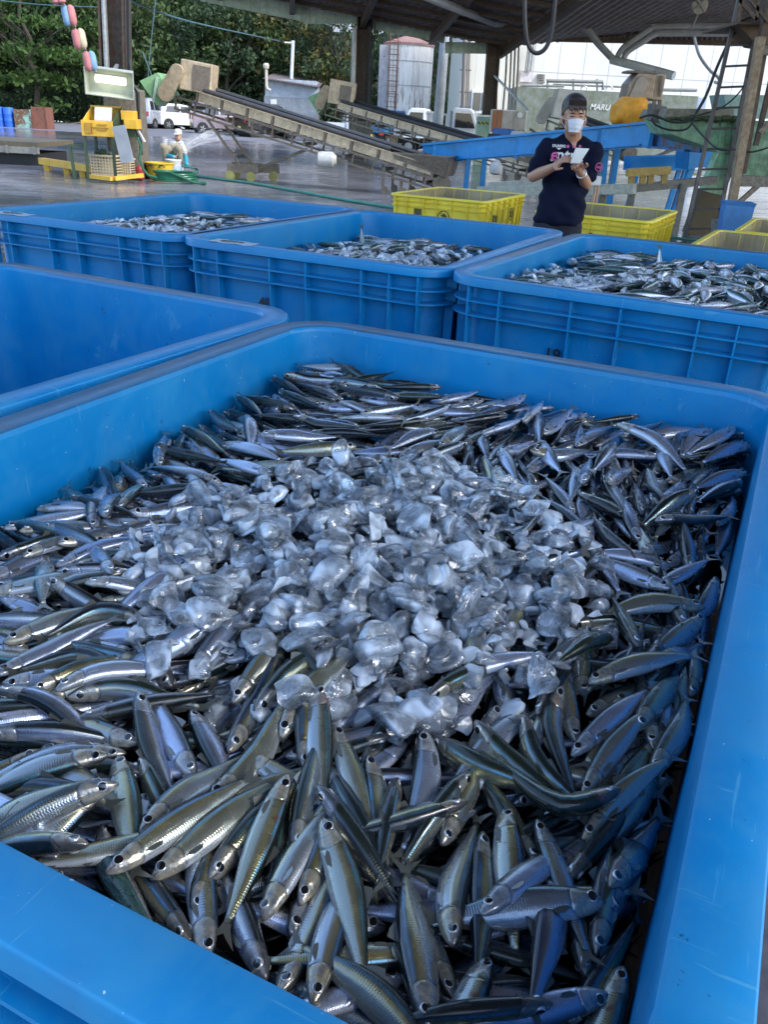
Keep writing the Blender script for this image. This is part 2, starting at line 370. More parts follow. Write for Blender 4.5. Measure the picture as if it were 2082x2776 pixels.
def fish_skin(name, kind):
    s = NT(name); u = attr(s, 'fu'); v = attr(s, 'fv'); r = attr(s, 'fr'); r2 = attr(s, 'fs')
    pos = s.coord('Object')
    wob = s.noise(70, 3, .6, pos)
    vv = s.math('ADD', v, s.math('MULTIPLY', s.math('SUBTRACT', wob, .5), .05))
    # fine scale rows: bars across the flank, arcs staggered by v
    rows = s.math('MULTIPLY', v, 26)
    stag = s.math('MULTIPLY', s.math('SINE', s.math('MULTIPLY', rows, math.pi)), .9)
    bars = s.math('SINE', s.math('ADD', s.math('MULTIPLY', u, 430), stag))
    bars01 = s.math('MULTIPLY_ADD', bars, .5, .5)
    rib = s.math('SINE', s.math('ADD', s.math('MULTIPLY', u, 620), s.math('MULTIPLY', v, -26)))
    rib01 = s.math('MULTIPLY_ADD', rib, .5, .5)
    if kind == 'sardine':
        backs = s.ramp(r, [(0, (.004, .007, .011)), (.35, (.007, .019, .018)), (.6, (.014, .013, .018)), (.8, (.013, .024, .013)), (1, (.006, .012, .028))])
        silver = s.ramp(r2, [(0, (.24, .31, .46)), (.4, (.50, .57, .73)), (.7, (.32, .39, .48)), (.90, (.34, .36, .27)), (1, (.34, .42, .61))])
        base = s.mix(s.ramp(vv, [(.20, 0), (.36, 1)]), backs, s.mix(.40, backs, silver))
        base = s.mix(s.ramp(vv, [(.36, 0), (.47, 1)]), base, silver)
        gold = s.math('MULTIPLY', s.ramp(vv, [(.34, 0), (.40, 1), (.47, 1), (.55, 0)]), s.math('MULTIPLY', s.ramp(r, [(.45, 0), (.95, .6)]), s.ramp(wob, [(.3, .4), (.7, 1)])))
        base = s.mix(gold, base, (.60, .50, .12))
        base = s.mix(s.ramp(vv, [(.74, 0), (.93, .6)]), base, (.55, .60, .70))
        cy = s.math('MULTIPLY', s.ramp(vv, [(.24, 0), (.275, 1), (.32, 1), (.36, 0)]), s.math('MULTIPLY', s.ramp(rib01, [(.35, 0), (.65, 1)]), s.math('MULTIPLY', s.ramp(r2, [(.40, .0), (.85, .8)]), s.ramp(s.noise(38, 3, .6, pos), [(.38, .15), (.60, 1)]))))
        cy = s.math('MULTIPLY', cy, s.ramp(u, [(.2, 0), (.26, 1), (.72, 1), (.85, 0)]))
        base = s.mix(cy, base, s.ramp(r, [(0, (.02, .42, .62)), (.5, (.03, .50, .45)), (1, (.02, .28, .70))]))
        metal = s.ramp(vv, [(.15, .35), (.4, .85), (.75, .7), (.95, .3)])
    else:
        nb = s.noise(1, 1.5, .5, s.scale(pos, (1, 1, 1)))
        cmb = s.n('CombineXYZ'); s.L(s.math('MULTIPLY', u, 11), cmb.inputs[0]); s.L(s.math('MULTIPLY', v, 5.5), cmb.inputs[1]); s.L(s.math('MULTIPLY', r, 60), cmb.inputs[2])
        wn_ = s.n('TexNoise'); s.L(cmb.outputs[0], wn_.inputs['Vector']); wn_.inputs['Scale'].default_value = 1.3; wn_.inputs['Detail'].default_value = 1; wn_.inputs['Distortion'].default_value = 1.2
        maze = s.ramp(s.math('ABSOLUTE', s.math('SINE', s.math('MULTIPLY', wn_.outputs[0], 42))), [(.35, 0), (.6, 1)])
        back = s.mix(maze, (.006, .012, .016), (.05, .12, .11))
        silver = s.ramp(r2, [(0, (.36, .40, .46)), (.6, (.52, .55, .62)), (1, (.46, .46, .46))])
        base = s.mix(s.ramp(vv, [(.34, 0), (.42, 1)]), back, silver)
        base = s.mix(s.ramp(vv, [(.62, 0), (.82, .8)]), base, (.74, .74, .76))
        metal = s.ramp(vv, [(.3, .25), (.45, .75), (.8, .3)])
    # head: mottled, gill-cover line, mouth slit
    head = s.ramp(s.math('ADD', u, s.math('MULTIPLY', s.math('ABSOLUTE', s.math('SUBTRACT', v, .5)), .06)), [(.185, 1), (.205, 0)])
    hn = s.noise(120, 3, .6, pos); hn2 = s.noise(300, 2, .6, pos)
    hd = s.mix(s.ramp(hn, [(.30, 0), (.60, 1)]), (.14, .16, .18), s.ramp(r2, [(0, (.28, .32, .40)), (.6, (.37, .38, .36)), (1, (.34, .30, .18))]))
    hd = s.mix(s.ramp(vv, [(.16, .85), (.34, 0)]), hd, (.02, .025, .03))
    hd = s.mix(s.ramp(hn2, [(.66, 0), (.74, .35)]), hd, (.42, .16, .14))
    base = s.mix(head, base, hd); metal = s.math('MULTIPLY', metal, s.math('SUBTRACT', 1, s.math('MULTIPLY', head, .45)))
    ue = s.math('ADD', u, s.math('MULTIPLY', s.math('POWER', s.math('ABSOLUTE', s.math('SUBTRACT', v, .55)), 2.0), .22))
    gill = s.ramp(ue, [(.190, 0), (.198, 1), (.204, 1), (.214, 0)])
    base = s.mix(s.math('MULTIPLY', gill, .4), base, (.02, .02, .025))
    pre = s.ramp(ue, [(.125, 0), (.131, 1), (.136, 0)])
    base = s.mix(s.math('MULTIPLY', pre, .45), base, (.04, .04, .05))
    tip = s.ramp(u, [(.0, .8), (.015, .3), (.035, 0)])
    base = s.mix(tip, base, (.07, .05, .05))
    mth = s.math('MULTIPLY', s.ramp(v, [(.50, 0), (.53, 1), (.57, 0)]), s.ramp(u, [(.055, 1), (.075, 0)]))
    base = s.mix(mth, base, (.02, .015, .02))
    blood = s.math('MULTIPLY', s.ramp(s.noise(28, 3, .6, pos), [(.67, 0), (.72, .5)]), s.ramp(r, [(.7, 0), (.72, 1)]))
    base = s.mix(blood, base, (.25, .05, .05))
    body = s.ramp(u, [(.20, 0), (.23, 1)])
    base = s.mix(s.math('MULTIPLY', s.math('MULTIPLY', bars01, body), .13), base, (.03, .04, .06))
    s.set(col=base, metal=metal, spec=.6, coat=.55, coatr=.06)
    s.set(rough=s.ramp(s.noise(45, 4, .6, pos), [(.3, .15), (.75, .36)]))
    h = s.math('ADD', s.math('MULTIPLY', s.math('MULTIPLY', bars01, body), .13), s.math('ADD', s.math('MULTIPLY', s.math('MULTIPLY', hn, head), 1.1), s.math('MULTIPLY', wob, .5)))
    h = s.math('SUBTRACT', h, s.math('MULTIPLY', gill, .5))
    s.bump(h, .0011, .8)
    return s.m
SK = {'sardine': fish_skin('sardine_skin', 'sardine'), 'mackerel': fish_skin('mackerel_skin', 'mackerel')}
_e = NT('fish_iris'); _e.set(col=(.55, .57, .58), metal=.45, rough=.2, coat=1); IRIS = _e.m
_e = NT('fish_pupil'); _e.set(col=(.004, .005, .008), rough=.05, coat=1); PUPIL = _e.m
_e = NT('fish_fin'); _e.set(col=(.09, .10, .09), rough=.35, trans=.25, metal=.15); FIN = _e.m
_g = NT('fish_fin_yellow')
def fish_arrays(kind, spine, roll, length, nup):
    """deform the template along a spine of world points (head first)"""
    tp = TEMPL[kind]; V = tp['V']; S = np.array(spine, float)
    d = np.linalg.norm(np.diff(S, axis=0), axis=1); cum = np.concatenate([[0], np.cumsum(d)]); cum /= cum[-1]
    u = V[:, 0]
    uu = np.linspace(0, 1, 41); P = np.stack([np.interp(uu, cum, S[:, i]) for i in range(3)], 1)
    for _ in range(2): P[1:-1] = (P[:-2]+P[1:-1]*2+P[2:])/4
    Tn = np.gradient(P, axis=0); Tn /= np.linalg.norm(Tn, axis=1)[:, None]
    N = np.array(nup, float)[None, :]-Tn*(Tn @ np.array(nup, float))[:, None]; N /= np.linalg.norm(N, axis=1)[:, None]
    Sd = np.cross(Tn, N)
    D = math.cos(roll)*N+math.sin(roll)*Sd; Lt = np.cross(Tn, D)
    g = lambda arr: np.stack([np.interp(u, uu, arr[:, i]) for i in range(3)], 1)
    return g(P)+length*(g(Lt)*V[:, 1:2]+g(D)*V[:, 2:3])
def mesh_from(name, verts, faces, mi, mats, attrs, smooth=True):
    me = bpy.data.meshes.new(name); me.from_pydata(verts, [], faces)
    for m in mats: me.materials.append(m)
    me.polygons.foreach_set('material_index', mi); me.polygons.foreach_set('use_smooth', [True]*len(faces))
    for k, a in attrs.items():
        at = me.attributes.new(k, 'FLOAT', 'POINT'); at.data.foreach_set('value', np.asarray(a, np.float32))
    me.update(); return me
def fish_object(kind, spine, roll, length, rnd, nup=(0, 0, 1), gold=False):
    tp = TEMPL[kind]; c = np.mean(np.array(spine), axis=0); X = fish_arrays(kind, spine, roll, length*rnd.uniform(.88, 1.14), nup)-c; n = len(X)
    me = mesh_from(kind, X.tolist(), tp['F'], tp['MI'], [SK[kind], IRIS, PUPIL, FIN], dict(fu=tp['A'][:, 0], fv=tp['A'][:, 1], fr=np.full(n, rnd.uniform(.72, .98) if gold else rnd.random()), fs=np.full(n, rnd.uniform(.72, .95) if gold else rnd.random())))
    o = bpy.data.objects.new(kind, me); o.location = c; C.objects.link(o); return o
class Heap:
    """height map of one tub; fish and ice settle onto it"""
    def __init__(s, k, surf, seed):
        s.k = k; s.surf = surf; s.g = .005; s.nx = int(BINW/s.g)+1; s.ny = int(BIND/s.g)+1
        xs = np.linspace(-BINW/2, BINW/2, s.nx); ys = np.linspace(-BIND/2, BIND/2, s.ny)
        s.X, s.Y = np.meshgrid(xs, ys, indexing='ij'); s.H = surf(s.X, s.Y)-.075; s.rnd = random.Random(seed)
    def idx(s, x, y): return (np.clip(((x+BINW/2)/s.g).round().astype(int), 0, s.nx-1), np.clip(((y+BIND/2)/s.g).round().astype(int), 0, s.ny-1))
    def hmax(s, x, y, r):
        i, j = s.idx(np.array([x]), np.array([y])); i, j = int(i[0]), int(j[0]); k = max(1, int(r/s.g))
        return float(np.percentile(s.H[max(0, i-k):i+k+1, max(0, j-k):j+k+1], 80))
    def drop(s, kind, pts, L, roll, lift=.9, cap=.02, dive=0, low=.014):
        tp = TEMPL[kind]; P = np.array(pts, float)[:, :2]; u0 = np.linspace(0, 1, len(P)); u = np.linspace(0, 1, 11)
        d = np.concatenate([[0], np.cumsum(np.linalg.norm(np.diff(P, axis=0), axis=1))]); d /= d[-1]
        x = np.interp(u, d, P[:, 0]); y = np.interp(u, d, P[:, 1])
        for _ in range(2): x[1:-1] = (x[:-2]+2*x[1:-1]+x[2:])/4; y[1:-1] = (y[:-2]+2*y[1:-1]+y[2:])/4
        ht = np.interp(u, tp['X']+[1.0], [(a+b)/2 for a, b in zip(tp['T'], tp['B'])]+[.01])*L; wd = np.interp(u, tp['X']+[1.0], tp['W']+[.004])*L
        hz = np.sqrt((ht*math.cos(roll))**2+(wd*math.sin(roll))**2); hw = np.sqrt((ht*math.sin(roll))**2+(wd*math.cos(roll))**2)
        mg = np.maximum(hw, .006)+.003
        # keep inside the walls
        ox = max(0, (-(BINW/2-.006)+mg-x).max())-max(0, (x-(BINW/2-.006)+mg).max()); oy = max(0, (-(BIND/2-.006)+mg-y).max())-max(0, (y-(BIND/2-.006)+mg).max())
        x = np.clip(x+ox, -BINW/2+.012, BINW/2-.012); y = np.clip(y+oy, -BIND/2+.012, BIND/2-.012)
        z = np.array([s.hmax(a, b, max(.005, w*.7)) for a, b, w in zip(x, y, hw)])+hz*lift
        co = np.polyfit(u, z, 2, w=np.interp(u, [0, .3, .6, 1], [1, 1.4, 1.2, .5])); co[0] = float(np.clip(co[0], -.035, .025)); co[1] = float(np.polyfit(u, z-co[0]*u*u, 1)[0]); zf = np.polyval(co, u); zf += np.percentile(z-zf, 55)
        zf = np.clip(zf, s.surf(x, y)+cap-low, s.surf(x, y)+cap)
        if dive: zf = zf-np.linspace(0, 1, 11)**1.5*dive
        for a, b, zc, h_, w in zip(x, y, zf, hz, hw):
            if w < .003: continue
            i, j = s.idx(np.array([a]), np.array([b])); i, j = int(i[0]), int(j[0]); k = int(w/s.g)+1
            sl = (slice(max(0, i-k), i+k+1), slice(max(0, j-k), j+k+1))
            rr = ((s.X[sl]-a)**2+(s.Y[sl]-b)**2)/(w*w)
            top = np.where(rr < 1, zc+h_*np.sqrt(np.clip(1-rr, 0, 1)), -1); s.H[sl] = np.maximum(s.H[sl], top)
        return [bin_to_world(s.k, a, b, c) for a, b, c in zip(x, y, zf)]
def arc_pts(x, y, ang, L, bend):
    dx, dy = math.cos(ang), math.sin(ang)
    return [(x-dx*L/2, y-dy*L/2), (x-dy*bend*L, y+dx*bend*L), (x+dx*L/2, y+dy*L/2)]
def join_fish(name, kind, items, rnd):
    tp = TEMPL[kind]; n = len(tp['V']); VV = []; FF = []; MI = []; fu = []; fv = []; fr = []; fs = []
    for q, (sp_, roll, L) in enumerate(items):
        VV.append(fish_arrays(kind, sp_, roll, L*rnd.uniform(.88, 1.12), (0, 0, 1))); FF += [tuple(i+q*n for i in f) for f in tp['F']]; MI += tp['MI']
        fu.append(tp['A'][:, 0]); fv.append(tp['A'][:, 1]); fr.append(np.full(n, rnd.random())); fs.append(np.full(n, rnd.random()))
    me = mesh_from(name, np.concatenate(VV).tolist(), FF, MI, [SK[kind], IRIS, PUPIL, FIN], dict(fu=np.concatenate(fu), fv=np.concatenate(fv), fr=np.concatenate(fr), fs=np.concatenate(fs)))
    o = bpy.data.objects.new(name, me); C.objects.link(o); return o
# ---- ice
def ice_material(name='ice', st=((.34, .10), (.52, .34), (.70, .80)), gl=.22, rim=.55):
    s = NT(name); p = s.geo('Position')
    n = s.noise(60, 4, .6, p, .5); n2 = s.noise(30, 2, .5, p, .4); n3 = s.noise(150, 3, .6, p)
    s.set(col=(.95, .98, 1.0), ior=1.31, spec=.7, trans=1.0, rough=s.ramp(n, [(.3, .0), (.75, .07)]))
    bn = s.bump(s.math('ADD', n, s.math('MULTIPLY', n3, .03)), .003, .8)
    tp = s.n('BsdfTransparent'); tp.inputs[0].default_value = (.97, .985, 1, 1)
    d = s.n('BsdfDiffuse'); d.inputs[0].default_value = (.76, .88, 1, 1); tr = s.n('BsdfTranslucent'); tr.inputs[0].default_value = (.76, .88, 1, 1); fc = s.n('LayerWeight'); fc.inputs[0].default_value = .35
    m1 = s.n('MixShader'); m1.inputs[0].default_value = .15; s.L(d.outputs[0], m1.inputs[1]); s.L(tr.outputs[0], m1.inputs[2])
    m0 = s.n('MixShader'); m0.inputs[0].default_value = gl; s.L(tp.outputs[0], m0.inputs[1]); s.L(s.b.outputs[0], m0.inputs[2])
    m2 = s.n('MixShader'); s.L(s.math('ADD', s.ramp(n2, list(st)), s.math('MULTIPLY', s.math('POWER', fc.outputs['Facing'], 1.5), rim), clamp=True), m2.inputs[0]); s.L(m0.outputs[0], m2.inputs[1]); s.L(m1.outputs[0], m2.inputs[2])
    g = s.n('BsdfGlossy'); g.inputs['Roughness'].default_value = .04; s.L(bn, g.inputs['Normal']); lw = s.n('LayerWeight'); lw.inputs[0].default_value = .42; s.L(bn, lw.inputs['Normal'])
    m3 = s.n('MixShader'); s.L(lw.outputs['Fresnel'], m3.inputs[0]); s.L(m2.outputs[0], m3.inputs[1]); s.L(g.outputs[0], m3.inputs[2]); s.L(m3.outputs[0], s.out.inputs[0])
    return s.m
ICE = ice_material('ice', ((.34, .30), (.52, .55), (.70, .85)), .0, .25); CLEAR = ice_material('clear_ice', ((.40, .06), (.54, .24), (.68, .74)), .05, .22)
def ice_variants(n, seed):
    rnd = random.Random(seed); out = []
    for _ in range(n):
        bm = bmesh.new(); sx, sy, sz = rnd.uniform(.7, 1.1), rnd.uniform(.45, .9), rnd.uniform(.28, .55)
        for _k in range(rnd.randint(7, 11)):
            v = Vector((rnd.gauss(0, 1), rnd.gauss(0, 1), rnd.gauss(0, 1))).normalized(); bm.verts.new((v.x*sx*rnd.uniform(.75, 1), v.y*sy*rnd.uniform(.75, 1), v.z*sz))
        r_ = bmesh.ops.convex_hull(bm, input=bm.verts); bmesh.ops.delete(bm, geom=[g for g in r_['geom_interior'] if isinstance(g, bmesh.types.BMVert)], context='VERTS')
        me = bpy.data.meshes.new('ice'); bm.to_mesh(me); bm.free()
        o = bpy.data.objects.new('t', me); C.objects.link(o); m = o.modifiers.new('s', 'SUBSURF'); m.levels = 2; o.data.validate()
        bm = bmesh.new(); bm.from_mesh(o.data); bmesh.ops.bevel(bm, geom=bm.edges[:], offset=.09, segments=1, affect='EDGES', clamp_overlap=True); bm.to_mesh(o.data); bm.free()
        m2 = o.modifiers.new('b', 'BEVEL') if False else None
        dg = bpy.context.evaluated_depsgraph_get(); e = bpy.data.meshes.new_from_object(o.evaluated_get(dg)); bpy.data.objects.remove(o)
        V = np.array([v.co for v in e.vertices]); V += .06*np.sin(V[:, [1, 2, 0]]*7+rnd.random()*6)*[1, 1, .6]
        V = V/np.abs(V).max()
        out.append((V, [tuple(p_.vertices) for p_ in e.polygons])); bpy.data.meshes.remove(e)
    return out
ICEV = ice_variants(12, 3)
ICEME = []
for V, F in ICEV:
    me = bpy.data.meshes.new('ice_chunk'); me.from_pydata(V.tolist(), [], F); me.materials.append(CLEAR); me.polygons.foreach_set('use_smooth', [True]*len(F)); ICEME.append(me)
def ice_heap(heap, n, dist, size, n_ind, label, glabel, cap=.05, mat=None):
    rnd = heap.rnd; VV = []; FF = []; off = 0; inds = []
    for q in range(n):
        x, y = dist(rnd); s_ = rnd.uniform(*size)*(1.0 if q < n-n_ind else 1.25); vi = rnd.randrange(len(ICEV))
        x = max(-BINW/2+s_+.01, min(BINW/2-s_-.01, x)); y = max(-BIND/2+s_+.01, min(BIND/2-s_-.01, y))
        z = heap.hmax(x, y, s_*.6)+s_*.22; z = min(z, float(heap.surf(np.array(x), np.array(y)))+cap+rnd.uniform(-.006, .006))
        i, j = heap.idx(np.array([x]), np.array([y])); i, j = int(i[0]), int(j[0]); k = max(1, int(s_*.5/heap.g)); sl = (slice(max(0, i-k), i+k+1), slice(max(0, j-k), j+k+1)); heap.H[sl] = np.maximum(heap.H[sl], z+s_*.12)
        e = Euler((rnd.uniform(-.7, .7), rnd.uniform(-.7, .7), rnd.uniform(0, 6.28))); wp = bin_to_world(heap.k, x, y, z)
        if q >= n-n_ind:
            o = bpy.data.objects.new('ice_chunk', ICEME[vi]); C.objects.link(o); o.location = wp; o.rotation_euler = e; o.scale = (s_, s_, s_); tag(o, label, 'ice', glabel); inds.append(o)
        else:
            Mx = np.array(e.to_matrix()); V, F = ICEV[vi]; VV.append(V*s_ @ Mx.T+np.array(wp)); FF += [tuple(a+off for a in f) for f in F]; off += len(V)
    me = bpy.data.meshes.new('crushed_ice'); me.from_pydata(np.concatenate(VV).tolist(), [], FF); me.materials.append(mat or ICE); me.polygons.foreach_set('use_smooth', [True]*len(FF))
    o = bpy.data.objects.new('crushed_ice', me); C.objects.link(o); return o
# ---------------------------------------------------------------- the front tub: sardines and ice
def surfF(x, y):
    h = .802+.012*np.clip(y/.8, -1, 0)+.045*np.clip(y/.8, 0, 1)-.026*np.clip((x-.1)/.5, 0, 1)*np.clip((.35-y)/1.0, 0, 1)
    return h+.026*np.exp(-(((x-.05)/.30)**2+((y+.08)/.30)**2))
HF = Heap('F', surfF, 11)
rndF = random.Random(21)
def field(x, y): return .9*math.sin(3.1*x+1.7*y+.5)+.8*math.sin(2.3*y-2.9*x+2.0)+R(25)
def put_random(heap, kind, x, y, Lr, cap, spread=.33):
    rnd = heap.rnd; L = rnd.uniform(*Lr); a = field(x, y)+rnd.gauss(0, spread)+(math.pi if rnd.random() < .5 else 0)
    roll = rnd.choice((1, -1))*R(rnd.choice((rnd.gauss(75, 18), rnd.gauss(85, 15), rnd.gauss(60, 20), rnd.gauss(20, 15), rnd.gauss(110, 15))))
    sp_ = heap.drop(kind, arc_pts(x, y, a, L*.97, rnd.gauss(0, .022)), L, roll, cap=cap, low=.012); return sp_, roll, L
def scatter(n, rnd, mind, inside=lambda x, y: True, w=BINW/2-.025, d=BIND/2-.025):
    pts = []; tries = 0
    while len(pts) < n and tries < n*60:
        tries += 1; x, y = rnd.uniform(-w, w), rnd.uniform(-d, d)
        if inside(x, y) and all((x-a)**2+(y-b)**2 > mind*mind for a, b in pts): pts.append((x, y))
    return pts
under = [put_random(HF, 'sardine', x, y, (.15, .18), -.03) for x, y in scatter(360, rndF, .032)]
under += [put_random(HF, 'sardine', x, y, (.15, .18), -.006) for x, y in scatter(420, rndF, .030)]
o = join_fish('sardine_heap', 'sardine', under, rndF); tag(o, 'sardines packed deep below the top layer in the foreground tub', 'sardines', kind='stuff')
def look_word(roll):
    a = abs(math.degrees(roll)) % 360; a = min(a, 360-a)
    return 'dark sardine lying back up' if a < 38 else ('sardine turned half on its side' if a < 66 else ('silver sardine lying on its side' if a < 100 else 'pale sardine lying belly up'))
def zone_word(x, y):
    if y > .50: return 'against the far wall of the near tub' if y > .66 else 'in the far rows of the near tub'
    if x < -.40: return 'by the left wall of the near tub'
    if x > .42: return 'by the shaded right wall of the near tub'
    if y < -.48: return 'beside the front rim of the near tub'
    if y < -.22: return 'in front of the ice in the near tub'
    return 'beside the ice in the near tub' if (x-.05)**2+(y+.08)**2 < .19 else ('right of the ice in the near tub' if x > 0 else 'left of the ice in the near tub')
def add_sardine(sp_, roll, L, label=None, kind='sardine'):
    m = world_to_bin('F', sp_[5]); o = fish_object(kind, sp_, roll, L, rndF, gold=(m[0]-m[1] > .40 and rndF.random() < .75))  # right-front fish: gold tone paints in the yellow light they reflect
    return tag(o, label or look_word(roll)+' '+zone_word(*m), 'fish', None if label else 'sardines on top of the foreground tub')
cnt = 0
for x, y in scatter(134, rndF, .060, lambda x, y: not (((x-.04)/.27)**2+((y+.07)/.27)**2 < 1) and (y > -.15 or rndF.random() < .35)):
    sp_, roll, L = put_random(HF, 'sardine', x, y, (.155, .185), .012); add_sardine(sp_, roll, L); cnt += 1
#TRACE
# tiles: (x offset, y offset, scale) of the coordinates that follow
TILE = {'A': (0, 1700, .6275), 'B': (1041, 1700, .6275), 'C': (0, 1300, .3617), 'E': (1041, 900, .6275)}
TR = '''
A 1480 1450 1480 1330 1470 1200 L 60
A 1250 1300 1290 1200 1330 1100 L 60
A 820 1320 740 1150 640 1060 U 25
A 1160 1170 1160 1050 1200 950 L 40
A 430 820 460 1000 620 1230 L 30 m
A 330 840 260 880 190 930 D 120
A 390 1010 250 970 90 960 D 70
A 500 760 300 800 0 920 U 40
A 490 740 330 730 60 830 U 90
A -120 650 130 670 330 730 U 20
A 470 580 300 600 110 650 D 110
A 540 515 320 520 20 640 D 105
A 180 520 90 540 -40 600 U 60
A -60 480 150 440 340 450 U 10
A -60 420 150 400 320 400 U 20
A 600 470 420 410 280 330 U 60
A -20 320 200 320 420 440 D 75
A 600 540 640 650 700 740 R 30
A 1370 740 1480 870 1659 1060 U 10
A 1410 560 1470 700 1570 870 U 20
A 1450 290 1400 230 1330 170 L 60
A 1310 590 1300 480 1320 380 L 60
A 1380 310 1380 480 1390 650 R 80
A 1590 520 1620 660 1640 850 L 70
A 1440 420 1520 600 1600 870 R 100
A 1000 300 1060 220 1170 130 U 70
A 820 200 870 130 960 60 U 60
A 1095 370 1190 260 1330 180 U 25
A 1210 470 1270 370 1400 240 U 80
A 985 510 1050 380 1170 200 U 45
A 820 330 860 420 930 520 L 70
A 600 320 640 490 740 680 L 60
A 840 620 760 470 640 270 R 75
A 510 540 545 720 570 930 R 80
A 600 900 760 720 1010 540 U 80
A 890 720 1060 590 1235 340 U 80
A 1060 520 1180 610 1330 690 U 90
A 1270 1000 1290 830 1340 640 L 45
A 830 1220 850 1090 900 960 L 60
A 1150 1490 1080 1290 1000 1100 R 50
A 890 1420 890 1250 860 940 R 95
A 890 1070 1010 930 1210 760 U 40
A 1130 1250 1210 1130 1280 1000 U 110
A 1290 1200 1350 1060 1420 920 L 70
A 1245 700 1130 960 975 1260 R 100
A 645 1070 900 900 1190 660 U 75 w
A 455 1085 760 880 1130 640 U 70 h
A 1350 1640 1380 1500 1420 1380 R 90
A 1900 1900 1640 1600 1400 1440 U 60
A 1200 1560 1330 1340 1430 1060 R 75 w
A 1390 890 1500 1120 1570 1530 R 80 w
B 60 620 80 740 10 880 U 20
B 370 640 280 720 200 840 U 20
B 1060 1440 1010 1560 980 1700 R 80
B 820 1700 900 1560 1000 1400 L 30
B 880 1480 850 1280 820 1120 L 70
B 460 1400 400 1580 330 1750 R 80
B 1130 1300 1180 1080 1300 900 U 50
B 1010 560 1090 520 1180 470 U 60
B 1390 290 1400 200 1410 120 L 60
B 920 1390 960 1250 960 1100 L 60
B 960 1190 1010 1050 1100 940 L 60
B 1190 570 1090 730 1000 880 L 40
B 310 1580 260 1450 180 1300 L 80
B 250 910 290 810 350 700 L 50
B 430 850 430 1050 420 1280 L 60
B 530 760 530 920 560 1120 R 80
B 300 1390 290 1150 400 820 R 75 w
B 670 1000 620 900 560 820 L 60
B 170 450 190 640 100 890 L 90
B 190 1760 110 1300 90 960 L 75 w
B 740 1010 700 1380 620 1740 L 70 w
B 660 830 730 960 760 1090 L 90
B 410 1290 560 1200 660 1040 U 100
B 800 1080 930 1020 985 850 R 20
B 1280 220 1330 180 1400 110 U 90
B 1260 460 1260 350 1290 230 L 60
B 1190 550 1190 470 1210 380 L 60
B 1080 480 1150 370 1240 250 U 60
B 1210 670 1330 480 1370 300 U 70
B 860 700 950 570 1080 450 U 80
B 1030 960 1170 800 1350 680 U 75 w
B 500 310 450 400 390 520 U 60
B 630 350 540 400 410 550 U 90
B 760 310 700 430 820 680 L 60
B 840 470 810 360 770 230 R 90
B 870 270 870 190 860 120 R 80
B 1093 110 1060 40 1040 -30 L 60
B 1200 70 1130 190 880 150 D 10
B 890 10 810 110 700 210 L 50
B 990 30 850 130 690 240 R 50
B 880 350 960 300 1060 250 U 70
B 960 270 1110 230 1300 200 U 85
B 810 540 930 450 1120 310 U 80
B 180 340 260 270 400 210 U 5
B 230 220 400 170 620 150 U 100
B 600 410 640 590 840 750 U 15
B 390 430 520 570 740 720 U 10
B 215 440 400 610 760 740 U 5
B 1010 750 760 830 430 540 D 60 c
C 430 760 600 750 780 720 U 10
C -60 740 150 740 290 720 U 10
C -80 850 100 840 290 800 U 90
C 370 810 500 850 680 890 U 30
C 640 870 780 840 950 820 U 90
C 0 900 150 950 330 1010 U 90
C 800 640 900 660 1080 740 U 90
C -100 720 0 690 110 610 U 60
C 490 700 580 690 700 690 U 80
C 990 510 1130 440 1270 400 D 110
C 860 530 1000 460 1210 350 U 60
C 910 390 1020 370 1180 340 U 90
C 680 430 800 400 940 350 U 40
C 260 185 460 200 650 200 U 100
C -40 540 300 440 650 350 U 5
C 20 350 300 290 600 250 U 80
C 140 400 350 340 620 310 U 95
C 170 600 290 530 430 460 U 60
C 430 500 560 450 740 390 U 60
C 400 610 680 500 1000 430 U 100
C 700 340 680 230 770 80 L 90
C 800 340 800 230 910 100 R 80
C 880 240 970 130 1080 0 R 90
C 530 610 850 540 1250 700 U 5
C 350 570 300 800 330 1020 L 80
C 850 800 800 700 740 570 R 90
C 0 1480 180 1450 370 1440 D 120
C -40 1560 120 1560 280 1560 U 5
C 10 1180 250 1080 590 980 U 75
C 1110 1010 750 950 220 1190 U 5
C 1080 1250 1000 1070 680 1090 U 90
C 1050 1280 800 1190 580 1150 U 90
C 1090 1320 950 1290 740 1240 U 20
C -60 1420 250 1260 650 1110 U 80
C 880 1380 600 1250 0 1420 U 5
C 1240 1110 1230 1020 1300 960 U 30
C 1130 1220 1330 1120 1550 960 U 120
C 1430 660 1200 780 990 890 U 75
C 1680 1110 1400 1220 1070 1330 U 60
C 1280 1500 1270 1420 1200 1350 U 40
C 1400 1450 1500 1300 1640 1220 U 70
C 230 1640 400 1440 680 1400 U 40
C 420 1640 720 1480 1090 1420 U 90
C 500 1640 850 1540 1330 1600 U 20
E 1240 990 1160 960 1080 970 U 90
E 1330 1010 1320 920 1290 800 L 50
E 1350 730 1220 780 1060 850 U 20
E 1110 980 1160 930 1210 890 U 70
E 1110 900 1060 820 1040 710 L 90
E 1115 770 1110 680 1090 620 L 50
E 960 680 1010 600 1100 560 U 50
E 880 930 870 840 900 760 L 90
E 640 930 780 870 940 790 U 70
E 660 690 560 690 420 720 U 95
E 230 640 330 630 440 620 U 95
E 630 520 760 510 850 490 U 70
E 1610 590 1500 610 1370 670 U 60
E 1590 480 1470 510 1360 560 U 60
E 1520 410 1430 460 1290 500 U 95
E 1440 380 1340 410 1300 490 U 90
E 1200 520 1050 500 880 495 U 95
E 1000 425 1180 480 1340 600 U 100
E 1240 1130 1120 1060 1010 1010 U 60
E 800 1250 1000 1220 1250 1270 U 10
E 1390 1180 1150 1160 880 1220 U 85
E 420 1050 600 1020 900 990 U 20 i
'''
